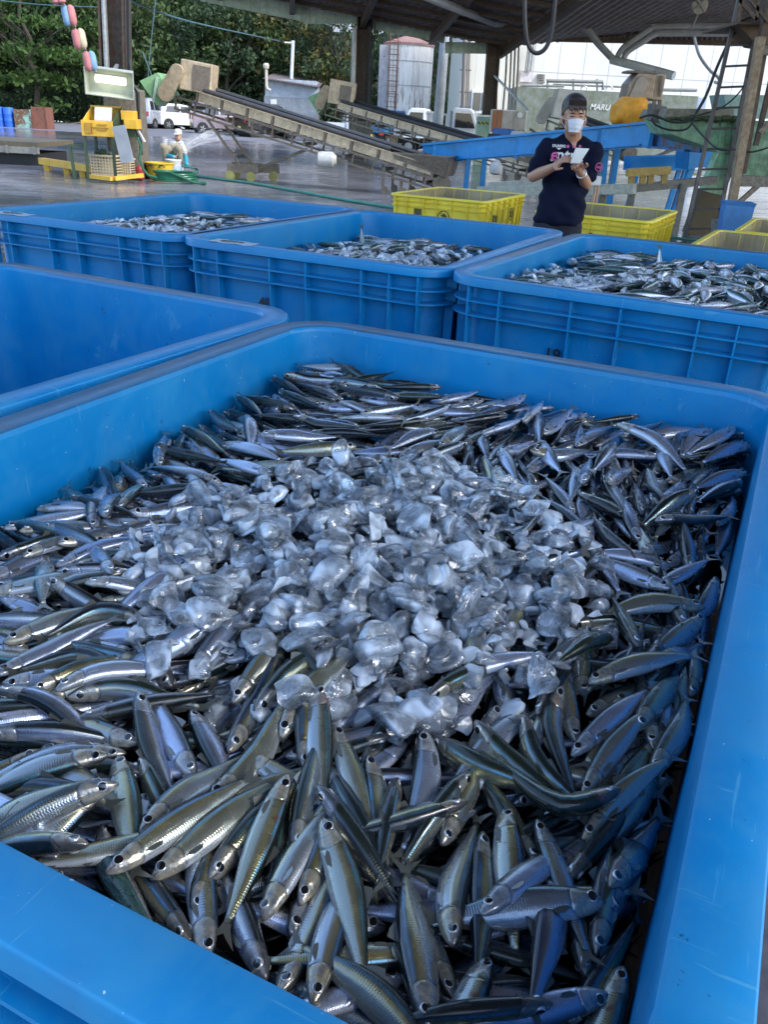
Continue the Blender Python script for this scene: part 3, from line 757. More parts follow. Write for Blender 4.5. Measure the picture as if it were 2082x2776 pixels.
SPECIAL = {'h': 'large silver sardine near the front rim, head down left, yellow flank line',
           'm': 'mackerel with a maze-patterned dark green back, half buried beside the front rim',
           'c': 'dark sardine bent like a bow across others at the lower right',
           'i': 'long dark-backed sardine on the right edge of the ice, nose pointing left'}
def add_trace(line):
    f = line.split(); ox, oy, k = TILE[f[0]]; q = [float(v) for v in f[1:7]]; side, deg = f[7], float(f[8]); fl = f[9] if len(f) > 9 else ''
    lvl = .006; B_ = []
    for i in range(3):
        X_, Y_ = ox+q[2*i]*k, oy+q[2*i+1]*k; z = .80
        for _ in range(3):
            P = PZ(X_, Y_, z); b = world_to_bin('F', P); z = float(surfF(np.clip(b[0], -.56, .56), np.clip(b[1], -.79, .79)))+lvl
        B_.append(world_to_bin('F', PZ(X_, Y_, z)))
    L = sum(math.dist(B_[i], B_[i+1]) for i in range(2)); LL.append(round(L, 2)); dive = 0; Lt = L
    if L < .16:
        Lt = .172 if L > .09 else .160; dive = .020 if L < .12 else .008; a_, b_ = B_[0], B_[2]; q_ = max(L, 1e-4)
        if L > .10: m_ = B_[1]; B_ = [a_, m_, (m_[0]+(b_[0]-m_[0])*(1+2*(Lt-L)/L), m_[1]+(b_[1]-m_[1])*(1+2*(Lt-L)/L))]
        else: B_ = [a_, (a_[0]+(b_[0]-a_[0])*.5*Lt/q_, a_[1]+(b_[1]-a_[1])*.5*Lt/q_), (a_[0]+(b_[0]-a_[0])*Lt/q_, a_[1]+(b_[1]-a_[1])*Lt/q_)]
    else: Lt = L*1.04
    if L > .25:
        c = B_[1]; s_ = .25/L; B_ = [(c[0]+(b[0]-c[0])*s_, c[1]+(b[1]-c[1])*s_) for b in B_]; Lt = .25
    # which side of the heading does the back lie on, seen in the photo's plane
    hx, hy = q[0]-q[4], -(q[1]-q[5]); left = (-hy, hx); dv_ = {'U': (0, 1), 'D': (0, -1), 'L': (-1, 0), 'R': (1, 0)}[side]
    sgn = 1 if left[0]*dv_[0]+left[1]*dv_[1] > 0 else -1
    kind = 'mackerel' if fl == 'm' else 'sardine'
    roll = sgn*R(deg)
    sp_ = HF.drop(kind, B_, Lt, roll, cap=.026, dive=dive, low=.03)
    return add_sardine(sp_, roll, Lt, SPECIAL.get(fl), kind)
n_tr = 0; LL = []
for line in TR.strip().splitlines():
    if line.split()[0] in 'AB': continue
    add_trace(line); n_tr += 1
def ice_dist(rnd):
    while True:
        a = rnd.gauss(.06, .21); b = rnd.gauss(-.09, .21)
        if ((a-.06)/.37)**2+((b+.09)/.38)**2 < 1: return a, b
o = ice_heap(HF, 700, ice_dist, (.012, .024), 0, '', '', cap=.012)
tag(o, 'frosty crushed ice packed underneath the clear chunks in the foreground tub', 'crushed ice', kind='stuff')
o = ice_heap(HF, 620, ice_dist, (.015, .033), 100, 'large clear chunk of melting ice on top of the mound in the foreground tub', 'ice chunks on top of the foreground mound', cap=.034, mat=CLEAR)
tag(o, 'mound of clear crushed ice heaped in the middle of the foreground tub', 'crushed ice', kind='stuff')
for line in TR.strip().splitlines():
    if line.split()[0] in 'AB': add_trace(line); n_tr += 1
print('sardines', cnt, n_tr)

GAPDARK = NT('gap_shade'); GAPDARK.set(col=(.012, .010, .012), rough=.05, spec=.7); GAPDARK = GAPDARK.m
def gap_shade(k, z):  # added dark sheet standing for the shade deep between the fish
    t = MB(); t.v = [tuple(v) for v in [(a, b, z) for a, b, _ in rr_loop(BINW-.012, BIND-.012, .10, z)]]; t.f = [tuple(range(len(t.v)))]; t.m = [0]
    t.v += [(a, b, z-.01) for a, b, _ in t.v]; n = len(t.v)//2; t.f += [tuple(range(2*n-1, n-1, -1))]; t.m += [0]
    o = t.build('gap_shade', GAPDARK); o.location = (SPEC[k][0]*.5, SPEC[k][1]*.5, 0); o.rotation_euler = (0, 0, R(SPEC[k][2])); return tag(o, 'dark sheet added for the shade in gaps between the fish', kind='stuff')
gap_shade('F', .735)
# ---------------------------------------------------------------- mackerel tubs behind
MAC = {'M': (lambda x, y: .792+.065*np.exp(-(((x-.14)/.42)**2+((y+.20)/.6)**2)), 80, 31, 'middle'),
       'R': (lambda x, y: .850+.030*np.exp(-(((x-.15)/.55)**2+((y+.1)/.6)**2))-.02*np.clip((-x-.3)*3, 0, 1), 120, 32, 'right'),
       'B': (lambda x, y: .805+.060*np.exp(-(((x-.08)/.45)**2+((y+.15)/.6)**2)), 72, 33, 'farthest')}
HM = {}
def tail_up(heap, P, lean, L, label):
    """a fish standing head down in the heap"""
    b = world_to_bin(heap.k, P); top = P.z; z0 = top-L*.95
    sp_ = [bin_to_world(heap.k, b[0]+lean[0], b[1]+lean[1], z0), bin_to_world(heap.k, b[0]+lean[0]*.35, b[1]+lean[1]*.35, (z0+top)/2), Vector(P)]
    o = fish_object('mackerel', sp_, R(85), L, heap.rnd, nup=(-.35, -.9, .2)); tag(o, label, 'fish')
for k, (sf, nn, sd_, wd_) in MAC.items():
    gap_shade(k, .78); h = Heap(k, sf, sd_); rn = random.Random(sd_); HM[k] = h
    un = [put_random(h, 'mackerel', x, y, (.19, .23), -.02) for x, y in scatter(190, rn, .042)]
    o = join_fish('mackerel_heap', 'mackerel', un, rn); tag(o, 'mackerel packed below the top layer in the %s blue tub' % wd_, 'mackerel', kind='stuff')
    ic = (.12, -.22) if k == 'M' else ((-.30, -.28) if k == 'R' else (-.02, -.35))
    for x, y in scatter(nn, rn, .055, lambda x, y: ((x-ic[0])/.20)**2+((y-ic[1])/.20)**2 > 1):
        sp_, roll, L = put_random(h, 'mackerel', x, y, (.19, .235), .022)
        o = fish_object('mackerel', sp_, roll, L, rn); a = abs(math.degrees(roll)) % 360
        look = 'dark mackerel' if a < 45 else ('silver mackerel on its side' if a < 100 else 'mackerel with its white belly up')
        zn = ('along the far wall' if y > .35 else ('at the left end' if x < -.25 else ('near the front rim' if y < -.35 else ('on the right half' if x > .2 else 'in the middle'))))
        tag(o, '%s %s, %s blue tub' % (look, zn, wd_), 'fish', 'mackerel on top of the %s blue tub' % wd_)
    def dist(rnd, ic=ic):
        while True:
            a, b = rnd.gauss(ic[0], .17), rnd.gauss(ic[1], .15)
            if abs(a-ic[0]) < .4 and abs(b-ic[1]) < .34: return a, b
    o = ice_heap(h, 300, dist, (.012, .024), 0, '', '', cap=.045); tag(o, 'crushed ice lying among the mackerel in the %s blue tub' % wd_, 'crushed ice', kind='stuff')
tail_up(HM['R'], bin_to_world('R', *world_to_bin('R', PY(1790, 660, 4.05)), PY(1790, 660, 4.05).z), (.05, -.01), .21, 'mackerel standing head down in the right blue tub, its forked tail up')
tail_up(HM['M'], PY(979, 607, 4.6), (.03, 0), .20, 'mackerel with its tail raised against the far wall of the middle blue tub')
# ---------------------------------------------------------------- yellow crates
def yellow_plastic(name, inner):
    s = NT(name); p = s.coord('Object'); n1 = s.noise(3, 5, .6, p); n2 = s.noise(20, 6, .7, p); st = s.noise(1, 5, .6, s.scale(p, (12, 12, 1.2)))
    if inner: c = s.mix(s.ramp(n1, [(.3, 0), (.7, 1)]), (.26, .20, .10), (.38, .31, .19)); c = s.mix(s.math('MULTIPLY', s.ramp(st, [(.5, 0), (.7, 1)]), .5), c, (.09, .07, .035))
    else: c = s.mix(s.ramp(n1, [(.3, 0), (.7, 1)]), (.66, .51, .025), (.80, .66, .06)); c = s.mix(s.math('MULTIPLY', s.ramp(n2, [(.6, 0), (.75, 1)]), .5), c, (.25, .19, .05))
    s.set(col=c, rough=.5); s.bump(n2, .002, .4); return s.m
YEL, YIN = yellow_plastic('yellow_plastic', False), yellow_plastic('stained_inside', True)
YZ = .62
def ycrate(cx, cy, ang, label, marks=()):
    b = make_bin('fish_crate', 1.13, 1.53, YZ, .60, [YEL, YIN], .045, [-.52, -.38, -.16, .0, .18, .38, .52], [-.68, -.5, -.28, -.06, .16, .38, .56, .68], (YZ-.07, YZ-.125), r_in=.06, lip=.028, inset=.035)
    b.location = (cx, cy, 0); b.rotation_euler = (0, 0, R(ang)); tag(b, label, 'crate', 'yellow crates behind the blue tubs')
    fy = -(.5*1.53+.045-.035)-.003; fx = .565+.045-.035+.003
    for txt, sx, sz, side, ring in marks:
        if side == 'F': loc, rot = (sx, fy, sz), (R(90), 0, 0)
        else: loc, rot = (fx, sx, sz), (R(90), 0, R(90))
        text_mesh('mark', txt, .105 if not ring else .085, INK, b, loc, rot, .001, True)
        if ring:
            t = MB(); r_ = .07; pts = []
            for a in range(28):
                q = 2*math.pi*a/28; pts.append((sx+r_*math.cos(q), fy, sz+r_*math.sin(q)) if side == 'F' else (fx, sx+r_*math.cos(q), sz+r_*math.sin(q)))
            t.tube(pts, .0045, 5, closed=True); t.build('mark_ring', INK, b)
    return b
def corner_place(P, ang, which, W_=1.22, D_=1.62):
    a = R(ang); sx, sy = which; lx, ly = sx*W_/2, sy*D_/2
    return P.x-(math.cos(a)*lx-math.sin(a)*ly), P.y-(math.sin(a)*lx+math.cos(a)*ly)
x, y = corner_place(PZ(1320, 547, YZ), -24, (1, -1)); ycrate(x, y, -24, 'yellow crate left of the standing man, with large black characters on two sides',
    (('開', -.24, YZ-.20, 'F', False), ('漁', .09, YZ-.215, 'F', True), ('洋丸', -.36, YZ-.23, 'S', False), ('㊞'[:0] or '漁', .28, YZ-.215, 'S', True)))
x, y = corner_place(PZ(1767, 601, YZ), -26, (1, -1)); ycrate(x, y, -26, 'yellow crate right of the standing man, a circled character low on its side', (('漁', .02, YZ-.24, 'F', True),))
x, y = corner_place(PZ(1991, 624, YZ), -27, (-1, -1)); ycrate(x, y, -27, 'upper of the two yellow crates at the right edge, behind the nearer one')
x, y = corner_place(PZ(1860, 668, YZ), -27, (-1, -1)); ycrate(x, y, -27, 'yellow crate at the right edge just behind the blue tub, brown stained inside')
# ---------------------------------------------------------------- ground, road, hill
def wet_ground():
    s = NT('wet_concrete'); p = s.geo('Position'); n1 = s.noise(.22, 4, .6, p, .8); n2 = s.noise(1.6, 6, .65, p); n3 = s.noise(1, 4, .6, s.scale(p, (.9, 3.2, 1)), .6); n4 = s.noise(26, 3, .6, p)
    c = s.mix(s.ramp(n2, [(.3, 0), (.7, 1)]), (.085, .082, .094), (.23, .225, .25)); c = s.mix(s.math('MULTIPLY', s.ramp(n1, [(.5, 0), (.62, 1)]), .5), c, (.25, .245, .26))
    s.set(col=c, spec=.75, rough=s.ramp(s.math('ADD', s.math('MULTIPLY', n1, .6), s.math('MULTIPLY', n3, .4)), [(.40, .03), (.62, .28)]))
    h = s.math('ADD', s.math('MULTIPLY', n3, 1.0), s.math('MULTIPLY', n4, .05)); s.bump(h, .035, .7); return s.m
t = MB(); t.box((-150, -15, -.3), (150, 130, 0)); tag(t.build('ground', wet_ground()), kind='structure')
ROAD = paint('dry_asphalt', (.15, .15, .165), .75, amt=.15, sc=.4, bump=.004)
t = MB(); t.box((-60, 44.5, -.1), (8, 62, .004)); tag(t.build('road', ROAD), kind='structure')
SOIL = paint('leaf_soil', (.045, .035, .022), .9, dirt=(.015, .02, .01), amt=.5, sc=.8, bump=.05)
def hill():
    g = MB(); nx, ny = 70, 26; vs = []
    for j in range(ny):
        for i in range(nx):
            x = -75+i*2.2; y = 62+j*2.6; k = max(0, y-64)
            z = min(34, (k*.95)**1.03)*(.85+.15*math.sin(x*.13+1))+.5*math.sin(x*.7)*math.cos(y*.6)
            if x > 2: z *= max(.15, 1-(x-2)*.06)
            vs.append((x, y, max(-.05, z-.3)))
    g.add(vs, [(j*nx+i, j*nx+i+1, (j+1)*nx+i+1, (j+1)*nx+i) for j in range(ny-1) for i in range(nx-1)])
    return g.build('hill', paint('forest_floor', (.018, .026, .012), .95, dirt=(.006, .009, .005), amt=.5, sc=.5, bump=.2), smooth=True)
tag(hill(), kind='structure')
# ---------------------------------------------------------------- trees
def leaf_mat(name, a, b, tr=.35):
    s = NT(name); v = s.n('Attribute'); v.attribute_name = 'lf'; n = s.noise(.7, 3, .6, s.coord('Object'))
    c = s.mix(v.outputs['Fac'], a, b); c = s.mix(s.ramp(n, [(.35, 0), (.7, .5)]), c, tuple(x*.5 for x in a)); s.set(col=c, rough=.55, spec=.3)
    d = s.n('BsdfTranslucent'); s.L(c, d.inputs[0]); m = s.n('MixShader'); m.inputs[0].default_value = tr; s.L(s.b.outputs[0], m.inputs[1]); s.L(d.outputs[0], m.inputs[2]); s.L(m.outputs[0], s.out.inputs[0]); return s.m
LEAF = [leaf_mat('leaves_dark', (.038, .07, .036), (.085, .135, .062)), leaf_mat('leaves_mid', (.055, .095, .034), (.12, .18, .06)), leaf_mat('leaves_yellowish', (.09, .095, .025), (.19, .17, .05)), leaf_mat('leaves_fresh', (.045, .09, .022), (.10, .17, .04))]
BARK = paint('bark', (.055, .045, .035), .9, amt=.4, sc=4, bump=.01)
def crown_mesh(name, seed, nb, per, size, rx, rz, leaf, layered=False, sparse=0):
    rn = np.random.default_rng(seed); V = []; F = []; lf = []
    for _ in range(nb):
        d = rn.normal(size=3); d /= np.linalg.norm(d); r = rn.uniform(.35, 1)**.5
        c = d*np.array([rx, rx, rz])*r
        if layered: c[2] = round(c[2]/1.1)*1.1+rn.normal()*.12
        br = rn.uniform(.45, 1.05)*(1 if not sparse else .8); sq = .3 if layered else .6
        for _ in range(per):
            q = rn.normal(size=3)*np.array([br, br, br*sq])*.55+c; s_ = size*rn.uniform(.6, 1.3)
            n = rn.normal(size=3)+np.array([0, 0, 1.0]); n /= np.linalg.norm(n); a = np.cross(n, rn.normal(size=3)); a /= np.linalg.norm(a); b = np.cross(n, a)
            k = len(V); V += [q-a*s_, q-b*s_*.45, q+a*s_, q+b*s_*.45]; F.append((k, k+1, k+2, k+3)); lf += [min(1, max(0, .5+rn.normal()*.3))]*4
    me = bpy.data.meshes.new(name); me.from_pydata([tuple(v) for v in V], [], F); me.materials.append(leaf); at = me.attributes.new('lf', 'FLOAT', 'POINT'); at.data.foreach_set('value', np.array(lf, np.float32)); return me
CROWNS = [crown_mesh('crown', 1, 75, 70, .17, 3.6, 4.2, LEAF[0]), crown_mesh('crown', 2, 70, 70, .19, 3.4, 3.6, LEAF[1]), crown_mesh('crown', 3, 80, 60, .18, 3.0, 5.0, LEAF[0]),
          crown_mesh('crown', 4, 90, 70, .17, 4.4, 3.0, LEAF[3], True), crown_mesh('crown', 5, 70, 28, .15, 3.9, 4.0, LEAF[2], False, 1), crown_mesh('crown', 6, 34, 70, .11, 1.5, 1.1, LEAF[0]), crown_mesh('crown', 7, 36, 80, .10, 1.9, 1.3, LEAF[3])]
def trunk_mesh(seed, h, r0, nb, spread):
    rn = random.Random(seed); t = MB(); pts = [(rn.gauss(0, .05)*i, rn.gauss(0, .05)*i, h*i/6) for i in range(7)]; t.tube(pts, [r0*(1-.09*i) for i in range(7)], 7)
    for k in range(nb):
        i = rn.randint(2, 5); a = rn.uniform(0, 6.28); p = Vector(pts[i]); L = rn.uniform(.6, 1)*spread; q = [p]
        for m in range(1, 6): q.append(p+Vector((math.cos(a)*L*m/5+rn.gauss(0, .12), math.sin(a)*L*m/5+rn.gauss(0, .12), L*.75*(m/5)**.8)))
        t.tube(q, [r0*.45*(1-.17*m) for m in range(6)], 5)
        for w in range(3):
            o_ = q[rn.randint(2, 4)]; b = a+rn.uniform(-1, 1); t.tube([o_, o_+Vector((math.cos(b)*L*.3, math.sin(b)*L*.3, L*.3)), o_+Vector((math.cos(b)*L*.55, math.sin(b)*L*.55, L*.42))], [r0*.15, r0*.1, r0*.04], 4)
    return t
def tree(x, y, z, h, crown, sc, label, group=None, seed=0, nb=6, cz=.62):
    r_ = empty('tree', (x, y, z), random.Random(seed).uniform(0, 6), label, 'tree', group)
    trunk_mesh(seed, h*.8, .2, nb, 3.2).build('trunk', BARK, r_, smooth=True)
    c = bpy.data.objects.new('crown', CROWNS[crown]); C.objects.link(c); c.parent = r_; c.location = (0, 0, h*cz); c.scale = (sc, sc, sc*1.1); return r_
rn = random.Random(4); TG = 'trees on the slope behind the yard'
kinds = {0: 'dark evergreen tree on the slope behind the yard', 1: 'mid green broadleaf tree on the slope behind the yard', 2: 'tall narrow dark tree on the slope behind the yard'}
def hz(y): k = max(0, y-64); return min(34, (k*.95)**1.03)*.85-.3 if y > 64 else 0
for i in range(30):
    row = i // 10; x = -35+(i % 10)*3.7+rn.uniform(-1.2, 1.2)+row*1.3; y = 63.5+row*5.5+rn.uniform(-1.2, 1.2); k = rn.choice((0, 0, 1, 2))
    if x > -7 and row > 0: continue
    if x > -3.2: continue
    tree(x, y, max(0, hz(y)), rn.uniform(7.5, 10.5), k, rn.uniform(.85, 1.15), kinds[k], TG, i)
P = PY(60, 150, 56); tree(P.x-.5, 58.5, 0, 8.8, 3, 1.25, 'layered light green tree standing at the far left of the yard', seed=50)
P = PY(760, 150, 55); tree(P.x+.8, 64, 0, 8.4, 4, 1.15, 'thin yellowish tree with bare twigs in front of the white building', seed=51, nb=14)
P = PY(640, 150, 58); tree(P.x+1, 65, 0, 8.2, 4, .85, 'thin-leaved tree above the small shed', seed=52, nb=12)
P = PY(880, 120, 66); tree(P.x, 63, 0, 7.0, 4, .7, 'thin-leaved tree just left of the rusty tank', seed=53, nb=10)
P = PY(1210, 190, 70); tree(P.x, 70, 1, 8.5, 0, .8, 'dark tree between the rusty tank and the pale building', seed=54)
def bush(x, y, z, c, s_, label, group=None):
    o = bpy.data.objects.new('bush', CROWNS[c]); C.objects.link(o); o.location = (x, y, z+s_*.7); o.scale = (s_, s_, s_); return tag(o, label, 'bush', group)
for k in range(9): bush(-27+k*2.7+rn.uniform(-.6, .6), 61.6+rn.uniform(-.5, .5), .1, 5, rn.uniform(.8, 1.3), 'low dark bush at the foot of the slope', 'bushes at the foot of the slope')
for px_, s_ in ((930, 1.2), (1015, 1.1), (1180, 1.25), (1232, 1.2)):
    P = PY(px_, 300, 62); bush(P.x, 63, .55, 6, s_, 'fresh green bush %s the rusty tank' % ('left of' if px_ < 1050 else 'right of'), 'fresh green bushes beside the tank')
t = MB(); rnl = random.Random(8)
for k in range(26):
    P = PY(200+k*6.5, 338, 60); t.tube([P+Vector((rnl.uniform(-.8, 0), rnl.uniform(-.5, .5), 0)), P+Vector((rnl.uniform(.3, 1), rnl.uniform(-.5, .5), rnl.uniform(-.05, .25)))], .06, 5)
tag(t.build('driftwood', paint('grey_wood', (.17, .14, .12), .9)), 'heap of grey branches and litter at the edge of the trees', 'litter', kind='stuff')
# ---------------------------------------------------------------- boxes placed by their near face
def fb(mb, x0, y0, x1, y1, Y, dep, mi=0, z0=None):
    a = PY(x0, (y0+y1)/2, Y).x; b = PY(x1, (y0+y1)/2, Y).x; zt = PY((x0+x1)/2, y0, Y).z; zb = PY((x0+x1)/2, y1, Y).z if z0 is None else z0
    return mb.box((a, Y, zb), (b, Y+dep, zt), mi)
def lbl(o, label, cat, group=None): return tag(o, label, cat, group)
def single(name, mb, mats, label, cat, group=None, **k): return tag(mb.build(name, mats, **k), label, cat, group)
STEEL = paint('rusty_steel', (.10, .085, .07), .6, .3, dirt=(.05, .028, .015), amt=.5, sc=3, streak=.6, rust=(.12, .045, .02), rustamt=.42)
GALV = paint('galvanised', (.33, .35, .36), .45, .6, amt=.3, sc=4)
MINT = paint('mint_paint', (.40, .52, .44), .6, amt=.3, sc=2, streak=.5, dirt=(.12, .12, .08))
CONC = paint('old_concrete', (.20, .18, .15), .9, dirt=(.07, .06, .045), amt=.5, sc=4, bump=.01)
BLK = paint('black_rubber', (.012, .012, .013), .6, amt=.1)
WHT = paint('white_paint', (.72, .73, .73), .45, amt=.12, sc=2, dirt=(.25, .2, .15))
# ---- buildings
def building():
    b = empty('factory_building', (0, 0, 0), 0, 'large pale factory building with panel walls filling the right background', 'building')
    s = NT('panel_wall'); p = s.coord('Object'); x = s.n('SeparateXYZ'); s.L(p, x.inputs[0]); n = s.noise(.6, 4, .6, p)
    fx = s.math('ABSOLUTE', s.math('SUBTRACT', s.math('FRACT', s.math('MULTIPLY', x.outputs[0], .78)), .5)); fz = s.math('ABSOLUTE', s.math('SUBTRACT', s.math('FRACT', s.math('MULTIPLY', x.outputs[2], .52)), .5))
    ln = s.math('MAXIMUM', s.ramp(fx, [(.478, 0), (.488, 1)]), s.ramp(fz, [(.484, 0), (.492, 1)])); c = s.mix(s.ramp(n, [(.3, 0), (.7, 1)]), (.56, .56, .53), (.66, .66, .63)); c = s.mix(s.math('MULTIPLY', ln, .7), c, (.22, .22, .21))
    st = s.noise(1, 4, .6, s.scale(p, (3, 3, .25))); c = s.mix(s.math('MULTIPLY', s.ramp(st, [(.5, 0), (.72, 1)]), .3), c, (.42, .40, .34)); s.set(col=c, rough=.6)
    s2 = NT('cream_wall'); p = s2.coord('Object'); x = s2.n('SeparateXYZ'); s2.L(p, x.inputs[0]); w = s2.math('ABSOLUTE', s2.math('SUBTRACT', s2.math('FRACT', s2.math('MULTIPLY', x.outputs[0], 2.1)), .5)); c = s2.mix(s2.math('MULTIPLY', s2.ramp(w, [(.44, 0), (.48, 1)]), .4), (.60, .57, .48), (.3, .28, .22)); s2.set(col=c, rough=.7)
    w1 = PY(1250, 200, 46).x; w2 = PY(1400, 200, 46).x
    t = MB(); t.box((w1, 46, 0), (w2, 58, 9)); t.build('cream_wing', s2.m, b)
    t = MB(); t.box((w2+.002, 48, 0), (30, 60, 10)); t.build('wall', s.m, b)
    g = MB(); fb(g, 1278, 243, 1345, 308, 45.9, .06); f = g.build('window', WHT, b)
    gl = NT('window_glass'); gl.set(col=(.03, .04, .05), rough=.06, spec=.8); g = MB(); fb(g, 1283, 251, 1303, 299, 45.87, .02); fb(g, 1306, 251, 1330, 299, 45.87, .02); g.build('pane', gl.m, f)
    g = MB()
    for px_, r_ in ((1256, .09), (1265, .035), (1270, .035)): g.tube([PY(px_+6, 60, 45.8), PY(px_-2, 310, 45.8)], r_, 8)
    for yy in (130, 190, 250, 290): q = PY(1262, yy, 45.75); g.box((q.x-.28, 45.75, q.z-.03), (q.x+.28, 45.8, q.z+.03))
    g.build('conduit', paint('dark_conduit', (.13, .12, .12), .5), b)
    g = MB(); fb(g, 1411, 194, 1444, 222, 47.7, .3); g.build('wall_box', paint('pale_box', (.55, .53, .55), .5), b)
    g = MB()
    for i in range(4): fb(g, 1459, 201+i*6.5, 1478, 205+i*6.5, 47.8, .2)
    g.build('louvre', paint('louvre_grey', (.2, .2, .19), .5), b)
    g = MB()
    for px_ in (1429, 1435, 1443): g.tube([PY(px_+8, 98, 47.6), PY(px_-4, 194, 47.6)], .06, 6)
    g.build('wall_pipe', GALV, b)
building()
b = empty('white_store_building', (0, 0, 0), 0, 'white building seen through the thin-leaved trees', 'building')
t = MB(); a = PY(800, 150, 72).x; c = PY(1045, 150, 72).x; t.box((a, 72, 0), (c, 84, 9.5)); t.build('wall', paint('white_sheet', (.70, .74, .80), .5, amt=.15, sc=.5, streak=.2), b)
t = MB()
for px_ in (846, 890, 935, 975): q = PY(px_, 150, 71.9); t.box((q.x-.04, 71.86, 0), (q.x+.04, 71.99, 9.4))
t.build('seam', GALV, b)
# shed
b = empty('shed', (0, 0, 0), 0, 'low block shed with a corrugated roof and a bent flue pipe', 'shed')
t = MB(); fb(t, 718, 216, 856, 268, 58, 4, 0, 1.42); t.build('upper_wall', paint('shed_white', (.42, .46, .52), .7, amt=.3), b)
t = MB(); fb(t, 716, 264, 858, 330, 57.95, 4.1, 0, 0); t.build('lower_wall', paint('block_grey', (.26, .29, .32), .85, amt=.3), b)
t = MB(); A = PY(712, 212, 57.5); B_ = PY(862, 236, 57.5); n = 40
for i in range(n):
    f0, f1 = i/n, (i+1)/n; p0 = A.lerp(B_, f0); p1 = A.lerp(B_, f1); h0 = .05*(i % 2); h1 = .05*((i+1) % 2)
    t.add([p0+Vector((0, 0, h0)), p1+Vector((0, 0, h1)), p1+Vector((0, 5, h1+.5)), p0+Vector((0, 5, h0+.5)), p0+Vector((0, 0, h0-.05)), p1+Vector((0, 0, h1-.05)), p1+Vector((0, 5, h1+.45)), p0+Vector((0, 5, h0+.45))], [(0, 1, 2, 3), (7, 6, 5, 4), (0, 4, 5, 1), (2, 6, 7, 3)])
t.build('roof', paint('slate_sheet', (.13, .11, .115), .8, amt=.3, sc=3), b)
t = MB(); t.tube([PY(721, 185, 57.2), PY(722, 232, 57.2), PY(724, 240, 57.2), PY(733, 246, 57.2)], .09, 8); t.lathe([(.16, 0), (.2, .18), (.12, .3)], 10, M=Matrix.Translation(PY(721, 186, 57.2))); t.build('flue', paint('cream_pipe', (.6, .52, .42), .5), b)
t = MB(); fb(t, 733, 269, 749, 283, 57.9, .05); t.build('vent', WHT, b)
t = MB(); t.tube([PY(794, 110, 60), PY(789, 225, 60)], .11, 8); q = PY(793, 116, 60); t.box((q.x-.5, 59.9, q.z-.04), (q.x+.12, 60, q.z+.04)); single('utility_pole', t, WHT, 'thin white utility pole rising behind the small shed', 'pole')
# tank
b = empty('storage_tank', (PY(1105, 200, 60).x, 61.6, 0), 0, 'tall white cylindrical tank with rust streaks and a caged ladder', 'tank')
s = NT('tank_paint'); p = s.coord('Object'); st = s.noise(1, 6, .7, s.scale(p, (5, 5, .55)), .3); z = s.n('SeparateXYZ'); s.L(p, z.inputs[0]); n = s.noise(1.5, 6, .7, p)
c = s.mix(s.ramp(n, [(.3, 0), (.7, 1)]), (.80, .73, .66), (.88, .83, .77)); msk = s.math('MULTIPLY', s.ramp(st, [(.56, 0), (.63, 1)]), s.ramp(z.outputs[2], [(.9, 1), (4.2, .25)])); zz = s.math('MULTIPLY', s.ramp(s.math('DIVIDE', z.outputs[2], 6.0), [(0, 1), (.35, .9), (.6, .25), (.9, .3), (1, 1)]), s.ramp(st, [(.50, 0), (.58, 1)]))
c = s.mix(zz, c, (.22, .075, .03)); s.set(col=c, rough=.5); tr_ = 1.62
t = MB(); t.lathe([(tr_, 0), (tr_, 5.62)], 40); t.build('shell', s.m, b, smooth=True)
t = MB(); t.lathe([(tr_+.06, 5.6), (tr_+.06, 5.72), (.4, 6.15), (.05, 6.2)], 40); t.build('roof', paint('rust_roof', (.40, .22, .18), .7, amt=.3), b, smooth=True)
t = MB()
for zz_ in (1.6, 3.3, 4.7): t.tube([((tr_+.01)*math.cos(a*math.pi/20), (tr_+.01)*math.sin(a*math.pi/20), zz_) for a in range(40)], .025, 4, closed=True)
t.build('hoop', paint('grey_seam', (.45, .44, .45), .6), b)
t = MB(); RU = paint('rust_red', (.28, .11, .06), .8, amt=.4); lx = -.95; ly = -1.5
for dx in (-.25, .25): t.tube([(lx+dx, ly, .6), (lx+dx, ly, 6.4)], .03, 5)
for i in range(19): t.tube([(lx-.25, ly, .8+i*.3), (lx+.25, ly, .8+i*.3)], .018, 4)
for i in range(6):
    zc = 2.0+i*.75; t.tube([(lx+.36*math.cos(a), ly-.05-.45*math.sin(a), zc) for a in [math.pi*k/8 for k in range(9)]], .02, 4)
for a in (.5, 1.57, 2.6): t.tube([(lx+.36*math.cos(a), ly-.05-.45*math.sin(a), 2.0), (lx+.36*math.cos(a), ly-.05-.45*math.sin(a), 5.75)], .015, 4)
t.build('caged_ladder', RU, b)
t = MB(); t.box((-tr_-.25, -1.05, 0), (-tr_+.75, -.2, 5.55)); t.build('side_duct', paint('grey_duct', (.42, .43, .46), .6, streak=.5, dirt=(.2, .09, .05)), b)
# retaining wall
t = MB(); fb(t, 1040, 348, 1150, 392, 47.5, .3, 0, 0); single('retaining_wall', t, CONC, 'low grey concrete wall behind the second conveyor', 'wall')
# concrete pole
t = MB(); t.tube([PY(1207, 90, 35), Vector((PY(1186, 350, 35).x, 35, 0))], [.17, .20], 16); single('concrete_pole', t, paint('pole_grey', (.36, .38, .39), .7, amt=.2), 'thick grey concrete pole right of the rusty tank', 'pole', smooth=True)
